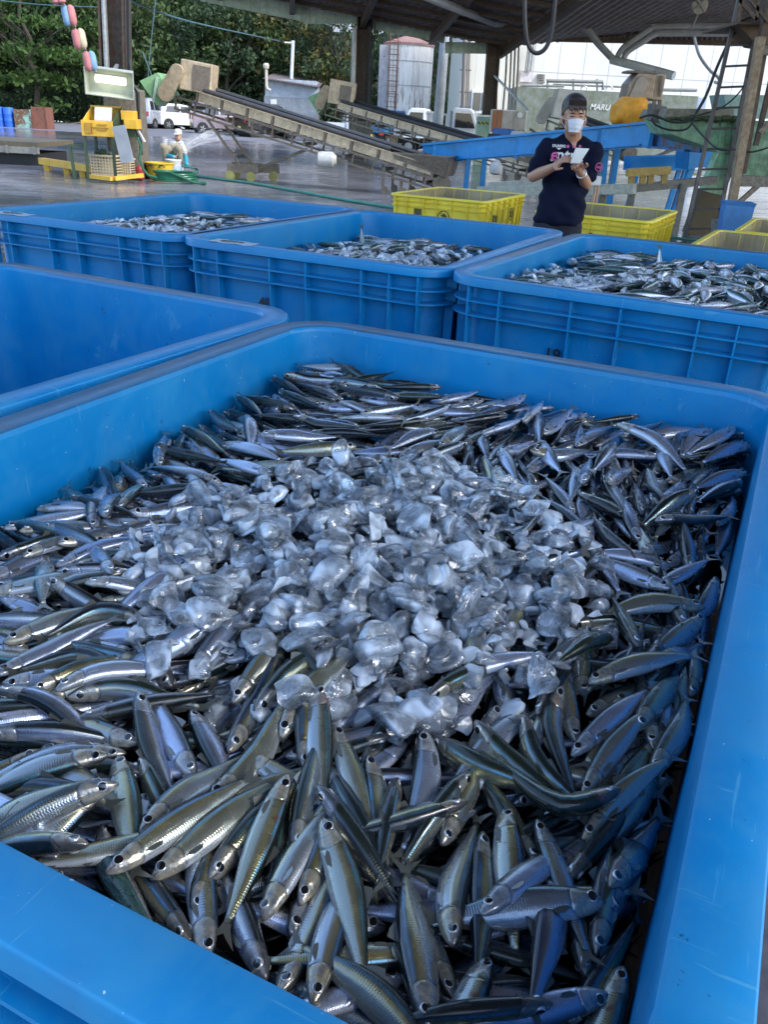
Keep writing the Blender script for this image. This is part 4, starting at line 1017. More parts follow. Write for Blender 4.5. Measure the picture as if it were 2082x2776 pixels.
# far left drums and boxes
DB = paint('drum_blue', (.02, .12, .55), .45, amt=.15)
for i, (x0, x1) in enumerate(((-12, 8), (9, 35))):
    P = PY((x0+x1)/2, 345, 46); r_ = (PY(x1, 320, 46).x-PY(x0, 320, 46).x)/2; h_ = PY(20, 291, 46).z
    t = MB(); prof = [(r_*.96, 0), (r_, .05)]
    for q in (.33, .66): prof += [(r_, h_*q-.03), (r_*1.04, h_*q), (r_, h_*q+.03)]
    prof += [(r_, h_-.05), (r_*.96, h_)]; t.lathe(prof, 18)
    o = t.build('drum', DB, smooth=True); o.location = (P.x, 46.2, 0); tag(o, 'blue plastic drum cut off by the left edge' if i == 0 else 'whole blue plastic drum beside the peeling turquoise box', 'drum')
def openbox(name, x0, y0, x1, m, label, Y, cap_=None):
    a = PY(x0, 320, Y).x; b_ = PY(x1, 320, Y).x; h_ = PY((x0+x1)/2, y0, Y).z; t = MB(); th = .04; D = .9
    t.box((a, Y, 0), (b_, Y+th, h_)); t.box((a, Y+D, 0), (b_, Y+D+th, h_)); t.box((a-.001, Y+th, 0), (a+th, Y+D, h_-.01)); t.box((b_-th, Y+th, 0), (b_+.001, Y+D, h_-.01)); t.box((a+th, Y+th, .02), (b_-th, Y+D, .08))
    for q in (.03, .97): xx = a+(b_-a)*q; t.box((xx-.03, Y-.03, 0), (xx+.03, Y-.002, h_+.02))
    single(name, t, m, label, 'box')
openbox('metal_box', 38, 297, 84, paint('peeling_turquoise', (.24, .42, .36), .7, rust=(.20, .10, .05), rustamt=.52, sc=2), 'rusty open metal box with peeling turquoise paint', 46)
openbox('metal_box', 86, 290, 125, paint('rust_box', (.22, .07, .045), .8, amt=.4, rust=(.15, .06, .03), rustamt=.4), 'dark red rusted metal box right of the turquoise one', 46)
# ---------------------------------------------------------------- roof shed structure
b = empty('market_roof', (0, 0, 0), 0, 'open shed roof with mint green fascia beams and a corrugated end wall', 'roof')
dark = paint('roof_sheet', (.30, .28, .25), .8, dirt=(.12, .09, .07), amt=.5, sc=1.2, streak=.3)
A0 = Vector((-9, 33.2, 5.35)); A1 = Vector((3.2, 33.2, 3.78)); rise = Vector((1.2, -9, .9)); riseR = Vector((2.6, -22, 2.1))
def corr(t, P0, P1, D, n, amp, axis, th=.02):
    for i in range(n):
        p0 = P0.lerp(P1, i/n); p1 = P0.lerp(P1, (i+1)/n); o0 = axis*(amp*(i % 2)); o1 = axis*(amp*((i+1) % 2)); e = axis*th
        t.add([p0+o0, p1+o1, p1+o1+D, p0+o0+D, p0+o0+e, p1+o1+e, p1+o1+D+e, p0+o0+D+e], [(0, 1, 2, 3), (7, 6, 5, 4), (0, 4, 5, 1), (2, 6, 7, 3)]+([(0, 3, 7, 4)] if i == 0 else [])+([(1, 5, 6, 2)] if i == n-1 else []))
t = MB(); corr(t, A0, A1, rise, 90, .04, Vector((0, 0, 1))); t.build('roof_sheet', dark, b)
t = MB(); corr(t, A1+Vector((0, 0, .0)), Vector((16, 33.2, 5.4)), riseR, 90, .04, Vector((0, 0, 1))); t.build('roof_sheet', dark, b)
t = MB(); Lt_ = PY(1338, 99, 33); corr(t, Vector((Lt_.x, 33.0, 4.12)), Vector((16, 32.6, 4.42)), Vector((0, 0, 2.6)), 150, .035, Vector((0, -1, 0))); t.build('end_wall', paint('corrugated_grey', (.24, .22, .20), .75, dirt=(.08, .065, .05), amt=.4, sc=.8, streak=.6), b)
t = MB(); t.beam((Lt_.x-.1, 32.9, 4.05), (16, 32.5, 4.36), .25, .14); t.beam((Lt_.x, 32.7, 4.32), (16, 32.3, 4.65), .12, .1); t.build('lintel', STEEL, b)
t = MB(); corr(t, Vector((-1.5, 11.2, 6.0)), Vector((16, 11.2, 7.5)), Vector((-.5, -14.6, .6)), 120, .04, Vector((0, 0, 1))); t.build('roof_sheet', dark, b)  # unseen sheet over the tubs, lengthened past the camera to shade them
t = MB()
for a, c_, Y in (((545, -22), (836, 36), 33.0),): t.beam(PY(*a, Y), PY(*c_, Y), .1, .55)
t.beam(PY(822, 46, 32.9), PY(972, 46, 33), .1, .40); t.beam(PY(1000, 58, 33), PY(1207, 99, 33), .1, .42); t.beam(PY(1207, 129, 33.1), PY(1332, 131, 33.1), .1, .34); t.build('fascia_beam', MINT, b)
t = MB()
for i in range(1, 7):
    f = i/7.0; t.beam(A0+rise*f*.85+Vector((0, 0, -.08)), A1+rise*f*.85+Vector((0, 0, -.08)), .09, .12)
for i in range(6):
    p0 = A0.lerp(A1, i/5.0)+Vector((0, 0, -.2)); t.beam(p0, p0+rise*.95, .16, .26)
for i in range(4): p0 = Vector((5+i*3, 32.6, 4.9)); t.beam(p0, p0+riseR*.8, .16, .26)
t.build('rafter', STEEL, b)
def post(name, top, bot, Y, w, label, zb, base=None, n=1):
    r_ = empty(name, (0, 0, 0), 0, label, 'post'); p1 = PY(*top, Y); p0 = PY(*bot, Y); p0.z = max(p0.z, zb); p1 = p0+(p1-p0)*((6-p0.z)/(p1.z-p0.z)) if name == 'steel_post' and n else p1
    t = MB(); h = w/2
    for dx, ww, dy, dd in ((-h+.02, .04, 0, w), (h-.02, .04, 0, w), (0, w-.08, 0, .04)): t.beam(p0+Vector((dx, dy, 0)), p1+Vector((dx, dy, 0)), dd if False else ww, dd, 0, up=(0, 1, 0))
    t.build('column', STEEL, r_)
    if base: x0, y0, x1, y1 = base; g = MB(); fb(g, x0, y0, x1, y1, Y-.35, .75, 0, 0); g.build('footing', CONC, r_, bevel=.03)
    return r_
lp = post('steel_post', (309, 0), (315, 245), 18.6, .50, 'rusty steel post on a concrete footing at the left, carrying a lit lamp box', 1.6, (285, 240, 372, 470))
g = MB(); g.tube([PY(277, -60, 18.4), PY(289, 190, 18.4)], .055, 8); g.build('grey_pipe', GALV, lp)
g = MB(); g.tube([PY(347, -60, 18.35), PY(350, 160, 18.35), PY(357, 225, 18.3), PY(373, 250, 18.3), PY(376, 330, 18.3), PY(383, 420, 18.3)], .035, 6); g.tube([PY(342, -60, 18.35), PY(347, 200, 18.35)], .02, 5); g.build('cable', BLK, lp)
mp = post('steel_post', (991, 0), (981, 285), 33.0, .50, 'rusty steel post in the middle of the yard on a concrete footing', 1.5, (945, 284, 1004, 392))
g = MB(); g.tube([PY(967, 70, 32.6), PY(962, 76, 32.6), PY(955, 290, 32.6)], .09, 8); g.build('grey_pipe', GALV, mp)
g = MB(); g.tube([PY(1008, -20, 32.5), PY(1005, 90, 32.5), PY(998, 290, 32.5)], .06, 6); g.tube([PY(1018, 60, 32.5), PY(1010, 170, 32.5), PY(1006, 290, 32.5)], .018, 5); g.build('cable', BLK, mp)
rp = post('steel_post', (1342, 85), (1325, 312), 32.8, .46, 'rusty steel post behind the blue beam, with a light green base', .9, None, 0)
g = MB(); fb(g, 1294, 316, 1331, 380, 31.9, .7, 0, 0); g.build('base_guard', paint('pale_green', (.42, .58, .40), .6, amt=.25), rp, bevel=.03)
HAZ = NT('hazard_stripe'); p = HAZ.coord('Object'); xx = HAZ.n('SeparateXYZ'); HAZ.L(p, xx.inputs[0]); w = HAZ.math('FRACT', HAZ.math('MULTIPLY', HAZ.math('ADD', xx.outputs[0], xx.outputs[2]), 7)); HAZ.set(col=HAZ.ramp(w, [(.49, (.65, .5, .03)), (.51, (.015, .015, .015))]), rough=.5)
g = MB(); fb(g, 1296, 331, 1329, 337, 31.88, .02); g.build('hazard_tape', HAZ.m, rp)
g = MB(); g.beam(PY(1341, 205, 32.5), PY(1430, 297, 31), .06, .06); g.build('brace', GALV, rp)
# cabinet
b = empty('switch_cabinet', (0, 0, 0), 0, 'grey and orange wall cabinet with a hazard stripe, beside the light green base', 'cabinet')
g = MB(); fb(g, 1333, 298, 1428, 362, 31, .6); g.build('case', WHT, b, bevel=.015)
g = MB(); fb(g, 1361, 301, 1391, 357, 30.96, .05); fb(g, 1392, 301, 1425, 359, 30.96, .05); g.build('door', paint('beige_door', (.42, .38, .33), .5, amt=.2), b)
g = MB(); fb(g, 1334, 298, 1347, 358, 30.95, .06); fb(g, 1349, 298, 1360, 358, 30.95, .06); g.build('orange_panel', paint('orange_brown', (.36, .13, .04), .5, amt=.25), b)
g = MB(); fb(g, 1358, 352, 1422, 358, 30.93, .02); g.build('hazard_tape', HAZ.m, b)
g = MB(); q = PY(1410, 312, 30.9); g.lathe([(.09, 0), (.09, .02)], 18, M=Matrix.Translation(q) @ Euler((R(90), 0, 0)).to_matrix().to_4x4()); g.build('round_sticker', WHT, b)
# container with lettering
b = empty('steel_container', (0, 0, 0), 0, 'long grey green steel container lettered MARU, with pipes along its top', 'container')
g = MB(); x0 = PY(1395, 300, 38).x; x1 = PY(1888, 300, 38).x; g.box((x0, 38, .2), (x1, 40.5, 2.78)); g.build('body', paint('algae_grey', (.24, .28, .27), .7, dirt=(.10, .12, .06), amt=.45, sc=1.0, streak=.7), b)
g = MB(); g.box((x1+.003, 38, .2), (x1+.35, 40.5, 2.74)); g.build('blue_end', paint('pale_blue', (.38, .5, .68), .6), b)
text_mesh('lettering', 'MARU', .30, WHT, b, (PY(1627, 291, 37.97).x, 37.98, PY(1628, 291, 37.97).z), (R(90), 0, 0), .003, True, .22)
g = MB(); zt = 2.78
g.tube([PY(1485, 219, 38.3), PY(1635, 222, 38.3), PY(1636, 244, 38.3)], .07, 8); g.tube([PY(1412, 232, 38.3), PY(1530, 234, 38.3)], .05, 6); g.tube([PY(1500, 229, 38.3), PY(1700, 236, 38.3)], .04, 6)
g.tube([PY(1790, 243, 38.3), PY(1890, 245, 38.3)], .07, 6)
for px_ in (1485, 1555, 1620): g.tube([PY(px_, 214, 38.3), PY(px_, 246, 38.3)], .04, 6)
g.build('pipe', paint('weathered_pipe', (.25, .26, .25), .6), b)
g = MB()
for px_ in (1584, 1653, 1720): q = PY(px_, 243, 38.1); g.tube([q+Vector((.13*math.cos(a), 0, .13*math.sin(a))) for a in [math.pi*k/6 for k in range(7)]], .025, 5)
g.build('lifting_eye', GALV, b)
# ---- overhead pipes
PVC = paint('grey_pvc', (.24, .26, .28), .4, amt=.2, sc=3)
def pipe(name, pts, r, m, label, cat='pipe', Y=None):
    t = MB(); q = []
    P_ = [PY(a, b_, y_) for a, b_, y_ in pts]
    for i in range(len(P_)-1):
        for k in range(4):
            f = k/4.0; p0 = P_[max(i-1, 0)]; p1 = P_[i]; p2 = P_[i+1]; p3 = P_[min(i+2, len(P_)-1)]
            q.append(.5*((2*p1)+(p2-p0)*f+(2*p0-5*p1+4*p2-p3)*f*f+(3*p1-p0-3*p2+p3)*f**3))
    q.append(P_[-1]); t.tube(q, r, 8); return single(name, t, m, label, cat, smooth=True)
pipe('overhead_pipe', [(1120, -25, 24), (1300, 47, 29), (1370, 66, 30), (1550, 69, 31), (1590, 80, 31), (1620, 115, 31), (1668, 166, 31)], .11, PVC, 'grey overhead pipe dropping from the roof at centre right')
pipe('overhead_pipe', [(2100, 71, 31), (1800, 72, 31), (1765, 78, 31), (1735, 98, 31), (1690, 130, 31), (1672, 160, 31)], .10, PVC, 'upper of two grey pipes running along the end wall to the right')
pipe('overhead_pipe', [(2100, 91, 31), (1815, 90, 31), (1775, 93, 31), (1745, 112, 31), (1702, 140, 31), (1690, 166, 31)], .10, PVC, 'lower of two grey pipes running along the end wall to the right')
pipe('overhead_pipe', [(1660, 162, 31), (1700, 172, 30.5), (1770, 190, 30), (1828, 206, 29.5)], .13, paint('clear_pipe', (.50, .53, .54), .25, amt=.1), 'pale thick pipe with a flange sloping down in front of the white wall')
pipe('hanging_cable', [(1423, -20, 20), (1424, 60, 20), (1432, 120, 20), (1453, 144, 20), (1480, 130, 20), (1497, 80, 20), (1508, -20, 20)], .045, BLK, 'black cable hanging in a loop from the roof', 'cable')
pipe('hanging_cable', [(2010, 60, 13), (1975, 118, 13), (1944, 185, 13), (1915, 260, 13), (1886, 310, 13)], .022, BLK, 'thick black cable running down left of the ladder', 'cable')
pipe('hanging_cable', [(1885, 314, 13), (1860, 330, 13), (1820, 330, 13), (1770, 312, 13), (1735, 320, 13)], .016, BLK, 'black cable sagging across the green hopper to the orange tarp', 'cable')
pipe('hanging_cable', [(1886, 318, 13), (1862, 350, 13), (1815, 352, 13), (1778, 338, 13), (1768, 320, 13)], .014, BLK, 'lower black cable sagging across the green hopper', 'cable')
pipe('hanging_cable', [(2085, 400, 12.2), (2040, 412, 12.2), (1998, 405, 12.2), (1950, 405, 12.2), (1908, 370, 12.6), (1874, 330, 12.9)], .012, BLK, 'thin black cable looping behind the ladder', 'cable')
pipe('hanging_cable', [(2060, 165, 12.8), (2010, 245, 12.8), (1960, 290, 12.8), (1890, 314, 12.9)], .010, BLK, 'thin black cable from the tower to the hopper knot', 'cable')
pipe('hanging_rope', [(1883, 100, 20), (1897, 150, 20), (1925, 190, 20), (1948, 210, 20), (1950, 225, 20), (1938, 222, 20)], .03, GALV, 'coiled grey chain hanging against the white wall', 'chain')
t = MB(); q = PY(1897, 13, 28); t.lathe([(.24, 0), (.24, .04), (.2, .05)], 24, M=Matrix.Translation(q) @ Euler((R(90), 0, 0)).to_matrix().to_4x4()); t.beam(q+Vector((-.18, -.08, -.18)), q+Vector((.18, -.08, .18)), .03, .03); t.beam(q+Vector((-.18, -.08, .18)), q+Vector((.18, -.08, -.18)), .03, .03); t.tube([q+Vector((0, 0, -.24)), q+Vector((0, .4, -.6))], .03, 5)
single('round_reflector', t, paint('dull_disc', (.30, .30, .28), .5), 'round pale disc with a cross high on the end wall', 'disc')
for i, (xa, dx) in enumerate(((1348, -2), (1372, -8), (1384, -6), (1394, -5), (1404, -6))):
    pipe('service_pipe', [(xa+4, 95, 33.4), (xa, 200, 33.4), (xa+dx, 298, 33.4)], .035, paint('pipe_beige', (.35, .32, .27), .6), 'thin vertical service pipe between the rusty post and the container'); bpy.context.scene.collection.objects[-1]['group'] = 'thin service pipes'
# ---------------------------------------------------------------- vehicles
GLASS = NT('car_glass'); GLASS.set(col=(.02, .025, .03), rough=.05, spec=.8); GLASS = GLASS.m
TYRE = paint('tyre', (.02, .02, .02), .8, amt=.2); RIM = paint('wheel_rim', (.45, .46, .48), .3, .7, amt=.1)
TAIL = NT('tail_light'); TAIL.set(col=(.45, .02, .02), rough=.2); TAIL = TAIL.m
HEADL = NT('head_light'); HEADL.set(col=(.6, .62, .65), rough=.1, spec=.8); HEADL = HEADL.m
PLATE = {'y': paint('yellow_plate', (.75, .6, .05), .5, amt=.05), 'w': WHT}
def wheel(par, x, y, r, w=.17):
    o = empty('wheel'); o.parent = par; o.location = (x, y, r); M = Euler((R(90), 0, 0)).to_matrix().to_4x4()
    t = MB(); t.lathe([(r*.62, -w/2), (r*.93, -w/2), (r, -w/3), (r, w/3), (r*.93, w/2), (r*.62, w/2)], 20, M=M, cap=False); t.build('tyre', TYRE, o, smooth=True)
    t = MB(); t.lathe([(.02, -w/2+.02), (r*.2, -w/2+.01), (r*.6, -w/2+.03), (r*.64, -w/2), (r*.64, w/2), (r*.6, w/2-.03), (.02, w/2-.02)], 20, M=M)
    for k in range(5): a = k*1.2566; t.beam((math.cos(a)*.04, -w/2+.005, math.sin(a)*.04), (math.cos(a)*r*.58, -w/2+.015, math.sin(a)*r*.58), .05, .03, up=(0, 1, 0))
    t.build('rim', RIM, o)
def car(name, loc, rz, lower, roof, glass, W_, axles, wr, m, label, plate='w', cat='car'):
    """side outlines in xz (front = +x); the body narrows above the waist"""
    r_ = empty(name, loc, rz, label, cat); w = W_/2
    def shell(poly, yw, mi=0, taper=None):
        n = len(poly); t = MB(); vs = []; zs = [z for _, z in poly]
        for s_ in (-1, 1):
            for inset, k in ((0, 1), (.05, 0)): pass
        rows = []
        for yv, k in ((-1, .90), (-1.0, 1), (1.0, 1), (1, .90)): rows.append((yv, k))
        cx = sum(x for x, _ in poly)/n; cz = sum(z for _, z in poly)/n
        for yi, (yv, k) in enumerate(((-1, .93), (-.93, 1), (.93, 1), (1, .93))):
            for x, z in poly:
                yy = yv*(taper(z) if taper else yw); vs.append((cx+(x-cx)*k if k < 1 else x, yy, cz+(z-cz)*k if k < 1 else z))
        fs = [tuple(range(n)), tuple(range(4*n-1, 3*n-1, -1))]
        for a in range(3): fs += [(a*n+i, a*n+(i+1) % n, (a+1)*n+(i+1) % n, (a+1)*n+i) for i in range(n)]
        t.add(vs, fs, mi); return t
    shell(lower, w).build('body', m, r_, smooth=True, bevel=.03)
    zt = max(z for _, z in roof); zb = min(z for _, z in roof); tp = lambda z: w*(.97-.17*(z-zb)/(zt-zb))
    shell(roof, w, taper=tp).build('cabin', m, r_, smooth=True, bevel=.03)
    t = MB()
    for poly in glass:
        n = len(poly)
        for s_ in (-1, 1): t.add([(x, s_*(tp(z)+.012), z) for x, z in poly]+[(x, s_*(tp(z)-.03), z) for x, z in poly], [tuple(range(n)), tuple(range(2*n-1, n-1, -1))]+[(i, i+n, (i+1) % n+n, (i+1) % n) for i in range(n)])
    xs = sorted(roof, key=lambda q: q[0]); lo = [q for q in roof if abs(q[1]-zb) < .02]; hi = [q for q in roof if q[1] > zt-.12]
    for e, (b_, t_) in ((1, (max(lo), max(hi))), (-1, (min(lo), min(hi)))):
        p0 = Vector((b_[0], 0, b_[1])); p1 = Vector((t_[0], 0, t_[1])); a_ = p0.lerp(p1, .12); c_ = p0.lerp(p1, .85); nrm = Vector((e*(p1.z-p0.z), 0, -e*(p1.x-p0.x))).normalized()*.02
        ya = tp(a_.z)-.08; yc = tp(c_.z)-.08; vs = []
        for o_ in (nrm, -nrm): vs += [a_+o_+Vector((0, -ya, 0)), a_+o_+Vector((0, ya, 0)), c_+o_+Vector((0, yc, 0)), c_+o_+Vector((0, -yc, 0))]
        t.add(vs, [(0, 1, 2, 3), (7, 6, 5, 4), (0, 4, 5, 1), (1, 5, 6, 2), (2, 6, 7, 3), (3, 7, 4, 0)])
    t.build('window', GLASS, r_)
    for ax in axles:
        for s_ in (-1, 1): wheel(r_, ax, s_*(w-.07), wr)
        t = MB(); t.lathe([(wr*1.2, -w-.004), (wr*1.2, w+.004)], 18, M=Matrix.Translation((ax, 0, wr*1.02)) @ Euler((R(90), 0, 0)).to_matrix().to_4x4()); t.build('wheel_arch', BLK, r_)
    x0 = min(x for x, _ in lower); x1 = max(x for x, _ in lower)
    for s_ in (-1, 1):
        t = MB(); t.box((x0-.02, s_*(w-.2)-.07, .72), (x0+.08, s_*(w-.2)+.07, .98)); t.build('tail_light', TAIL, r_)
        t = MB(); t.box((x1-.08, s_*(w-.25)-.13, .58), (x1+.015, s_*(w-.25)+.13, .74)); t.build('head_light', HEADL, r_)
        t = MB(); q = max(lo)[0]-.45; t.box((q, s_*(w+.09)-.07, zb+.02), (q+.1, s_*(w+.09)+.07, zb+.18)); t.build('mirror', BLK, r_)
    for xx in (x0-.03, x1+.02): t = MB(); t.box((xx-.01, -.17, .38), (xx+.01, .17, .55)); t.build('licence_plate', PLATE[plate], r_)
    return r_
CARW = paint('car_white', (.72, .73, .75), .25, amt=.05, sc=.5, bump=0, coat=.8); CARM = paint('car_mauve', (.30, .24, .27), .3, .3, amt=.05, bump=0, coat=.8); CARD = paint('car_dark', (.02, .022, .03), .25, .2, amt=.05, bump=0, coat=.8); CARS = paint('car_silver', (.45, .47, .52), .25, .4, amt=.05, bump=0, coat=.8)
HL = [(-1.7, .25), (1.65, .25), (1.72, .55), (1.55, .78), (.95, .93), (-1.66, .98), (-1.74, .6)]; HR = [(-1.62, .94), (1.02, .92), (.28, 1.42), (-.2, 1.50), (-1.15, 1.50), (-1.50, 1.40)]
HG = [[(-.25, 1.0), (.75, .98), (.22, 1.36), (-.25, 1.38)], [(-1.30, 1.02), (-.33, 1.0), (-.33, 1.38), (-1.15, 1.36)]]
VL = [(-1.68, .28), (1.62, .28), (1.7, .6), (1.6, .85), (1.2, 1.0), (-1.66, 1.05), (-1.70, .6)]; VR = [(-1.64, 1.0), (1.25, .98), (.72, 1.62), (.4, 1.74), (-1.40, 1.76), (-1.58, 1.66)]
VG = [[(-.1, 1.06), (1.0, 1.04), (.6, 1.52), (-.1, 1.58)], [(-1.0, 1.08), (-.18, 1.06), (-.18, 1.58), (-1.0, 1.60)], [(-1.5, 1.1), (-1.08, 1.08), (-1.08, 1.58), (-1.44, 1.58)]]
def at(px_, Y): return PY(px_, 340, Y).x
car('parked_car', (at(489, 60), 60, 0), R(38), HL, HR, HG, 1.5, (-1.15, 1.2), .29, CARW, 'small white hatchback parked at the foot of the trees')
car('parked_van', (at(418, 59), 59, 0), R(75), VL, VR, VG, 1.48, (-1.15, 1.15), .28, CARS, 'silver white van parked left of the small white hatchback')
car('parked_van', (at(596, 54), 54, 0), R(22), VL, VR, VG, 1.48, (-1.15, 1.15), .28, CARM, 'dusty mauve van parked behind the spraying water', 'y')
car('parked_van', (at(722, 52), 52, 0), R(38), VL, VR, VG, 1.55, (-1.15, 1.2), .3, CARD, 'black van with a yellow plate parked in front of the small shed', 'y')
def minitruck(px_, Y, rz, m, label, rack=False, cab=True, plate='y'):
    r_ = empty('mini_truck', (at(px_, Y), Y, 0), rz, label, 'mini truck')
    prof = [(.62, .45), (1.62, .45), (1.66, .95), (1.42, 1.62), (1.25, 1.74), (.66, 1.74), (.60, 1.62)]; t = MB(); t.prism(prof, -.70, .70); t.build('cab', m, r_, bevel=.05, smooth=True)
    t = MB()
    for s_ in (-1, 1): t.prism([(.72, 1.05), (1.50, 1.05), (1.30, 1.56), (.72, 1.56)], s_*.715-.01, s_*.715+.01)
    t.add([(1.66, -.62, 1.0), (1.66, .62, 1.0), (1.46, .56, 1.58), (1.46, -.56, 1.58), (1.62, -.62, 1.0), (1.62, .62, 1.0), (1.42, .56, 1.58), (1.42, -.56, 1.58)], [(0, 1, 2, 3), (7, 6, 5, 4), (0, 4, 5, 1), (1, 5, 6, 2), (2, 6, 7, 3), (3, 7, 4, 0)]); t.build('window', GLASS, r_)
    t = MB(); t.box((-1.65, -.70, .66), (.55, .70, .72)); th = .04
    for a, b_ in (((-1.65, -.70, .72), (.55, -.70+th, 1.0)), ((-1.65, .70-th, .72), (.55, .70, 1.0)), ((-1.65, -.66, .72), (-1.65+th, .66, 1.0))): t.box(a, b_)
    t.build('cargo_bed', m, r_)
    t = MB(); t.box((-1.5, -.5, .38), (1.5, .5, .58)); t.build('chassis', BLK, r_)
    t = MB()
    for k in range(6): t.box((.50, -.66+k*.25, 1.0), (.54, -.62+k*.25, 1.62))
    t.box((.49, -.7, 1.58), (.55, .7, 1.64))
    if rack:
        for s_ in (-1, 1):
            for k in range(6): t.box((-1.5+k*.38, s_*.68-.02, 1.0), (-1.46+k*.38, s_*.68+.02, 1.55))
            t.box((-1.55, s_*.68-.02, 1.5), (.5, s_*.68+.02, 1.57))
    t.build('guard_frame', GALV, r_)
    for ax in (-1.05, 1.08):
        for s_ in (-1, 1): wheel(r_, ax, s_*.62, .27)
    t = MB()
    for s_ in (-1, 1): t.box((1.2, s_*.86-.06, 1.05), (1.28, s_*.86+.06, 1.28)); t.beam((1.25, s_*.72, 1.15), (1.25, s_*.84, 1.15), .03, .03)
    t.build('mirror', BLK, r_); t = MB()
    for s_ in (-1, 1): t.box((-1.68, s_*.55-.12, .55), (-1.64, s_*.55+.12, .64))
    t.build('tail_light', TAIL, r_); t = MB(); t.box((-1.69, -.16, .42), (-1.66, .16, .58)); t.build('licence_plate', PLATE[plate], r_)
    return r_
o = minitruck(1236, 36, R(-8), CARW, 'white mini truck behind the light green base, its cab facing right'); o.location.x -= .7; o.location.z = .12
o = minitruck(1195, 42, R(168), CARW, 'white mini truck with a slatted rack, its cab beside the concrete pole', True); o.location.z = .1
o = minitruck(905, 50, R(8), CARW, 'white mini truck parked left of the middle post'); o = minitruck(1040, 48, R(70), paint('truck_blue', (.02, .12, .28), .4, amt=.1), 'dark blue mini truck with a yellow plate right of the middle post')
t = MB(); t.lathe([(.0, 0), (.17, 0), (.15, .5), (.0, .52)], 14); o = single('red_cone', t, paint('cone_red', (.6, .08, .05), .5), 'red marker cone beside the mini truck wheel', 'cone'); o.location = (at(1163, 30), 30, .05)
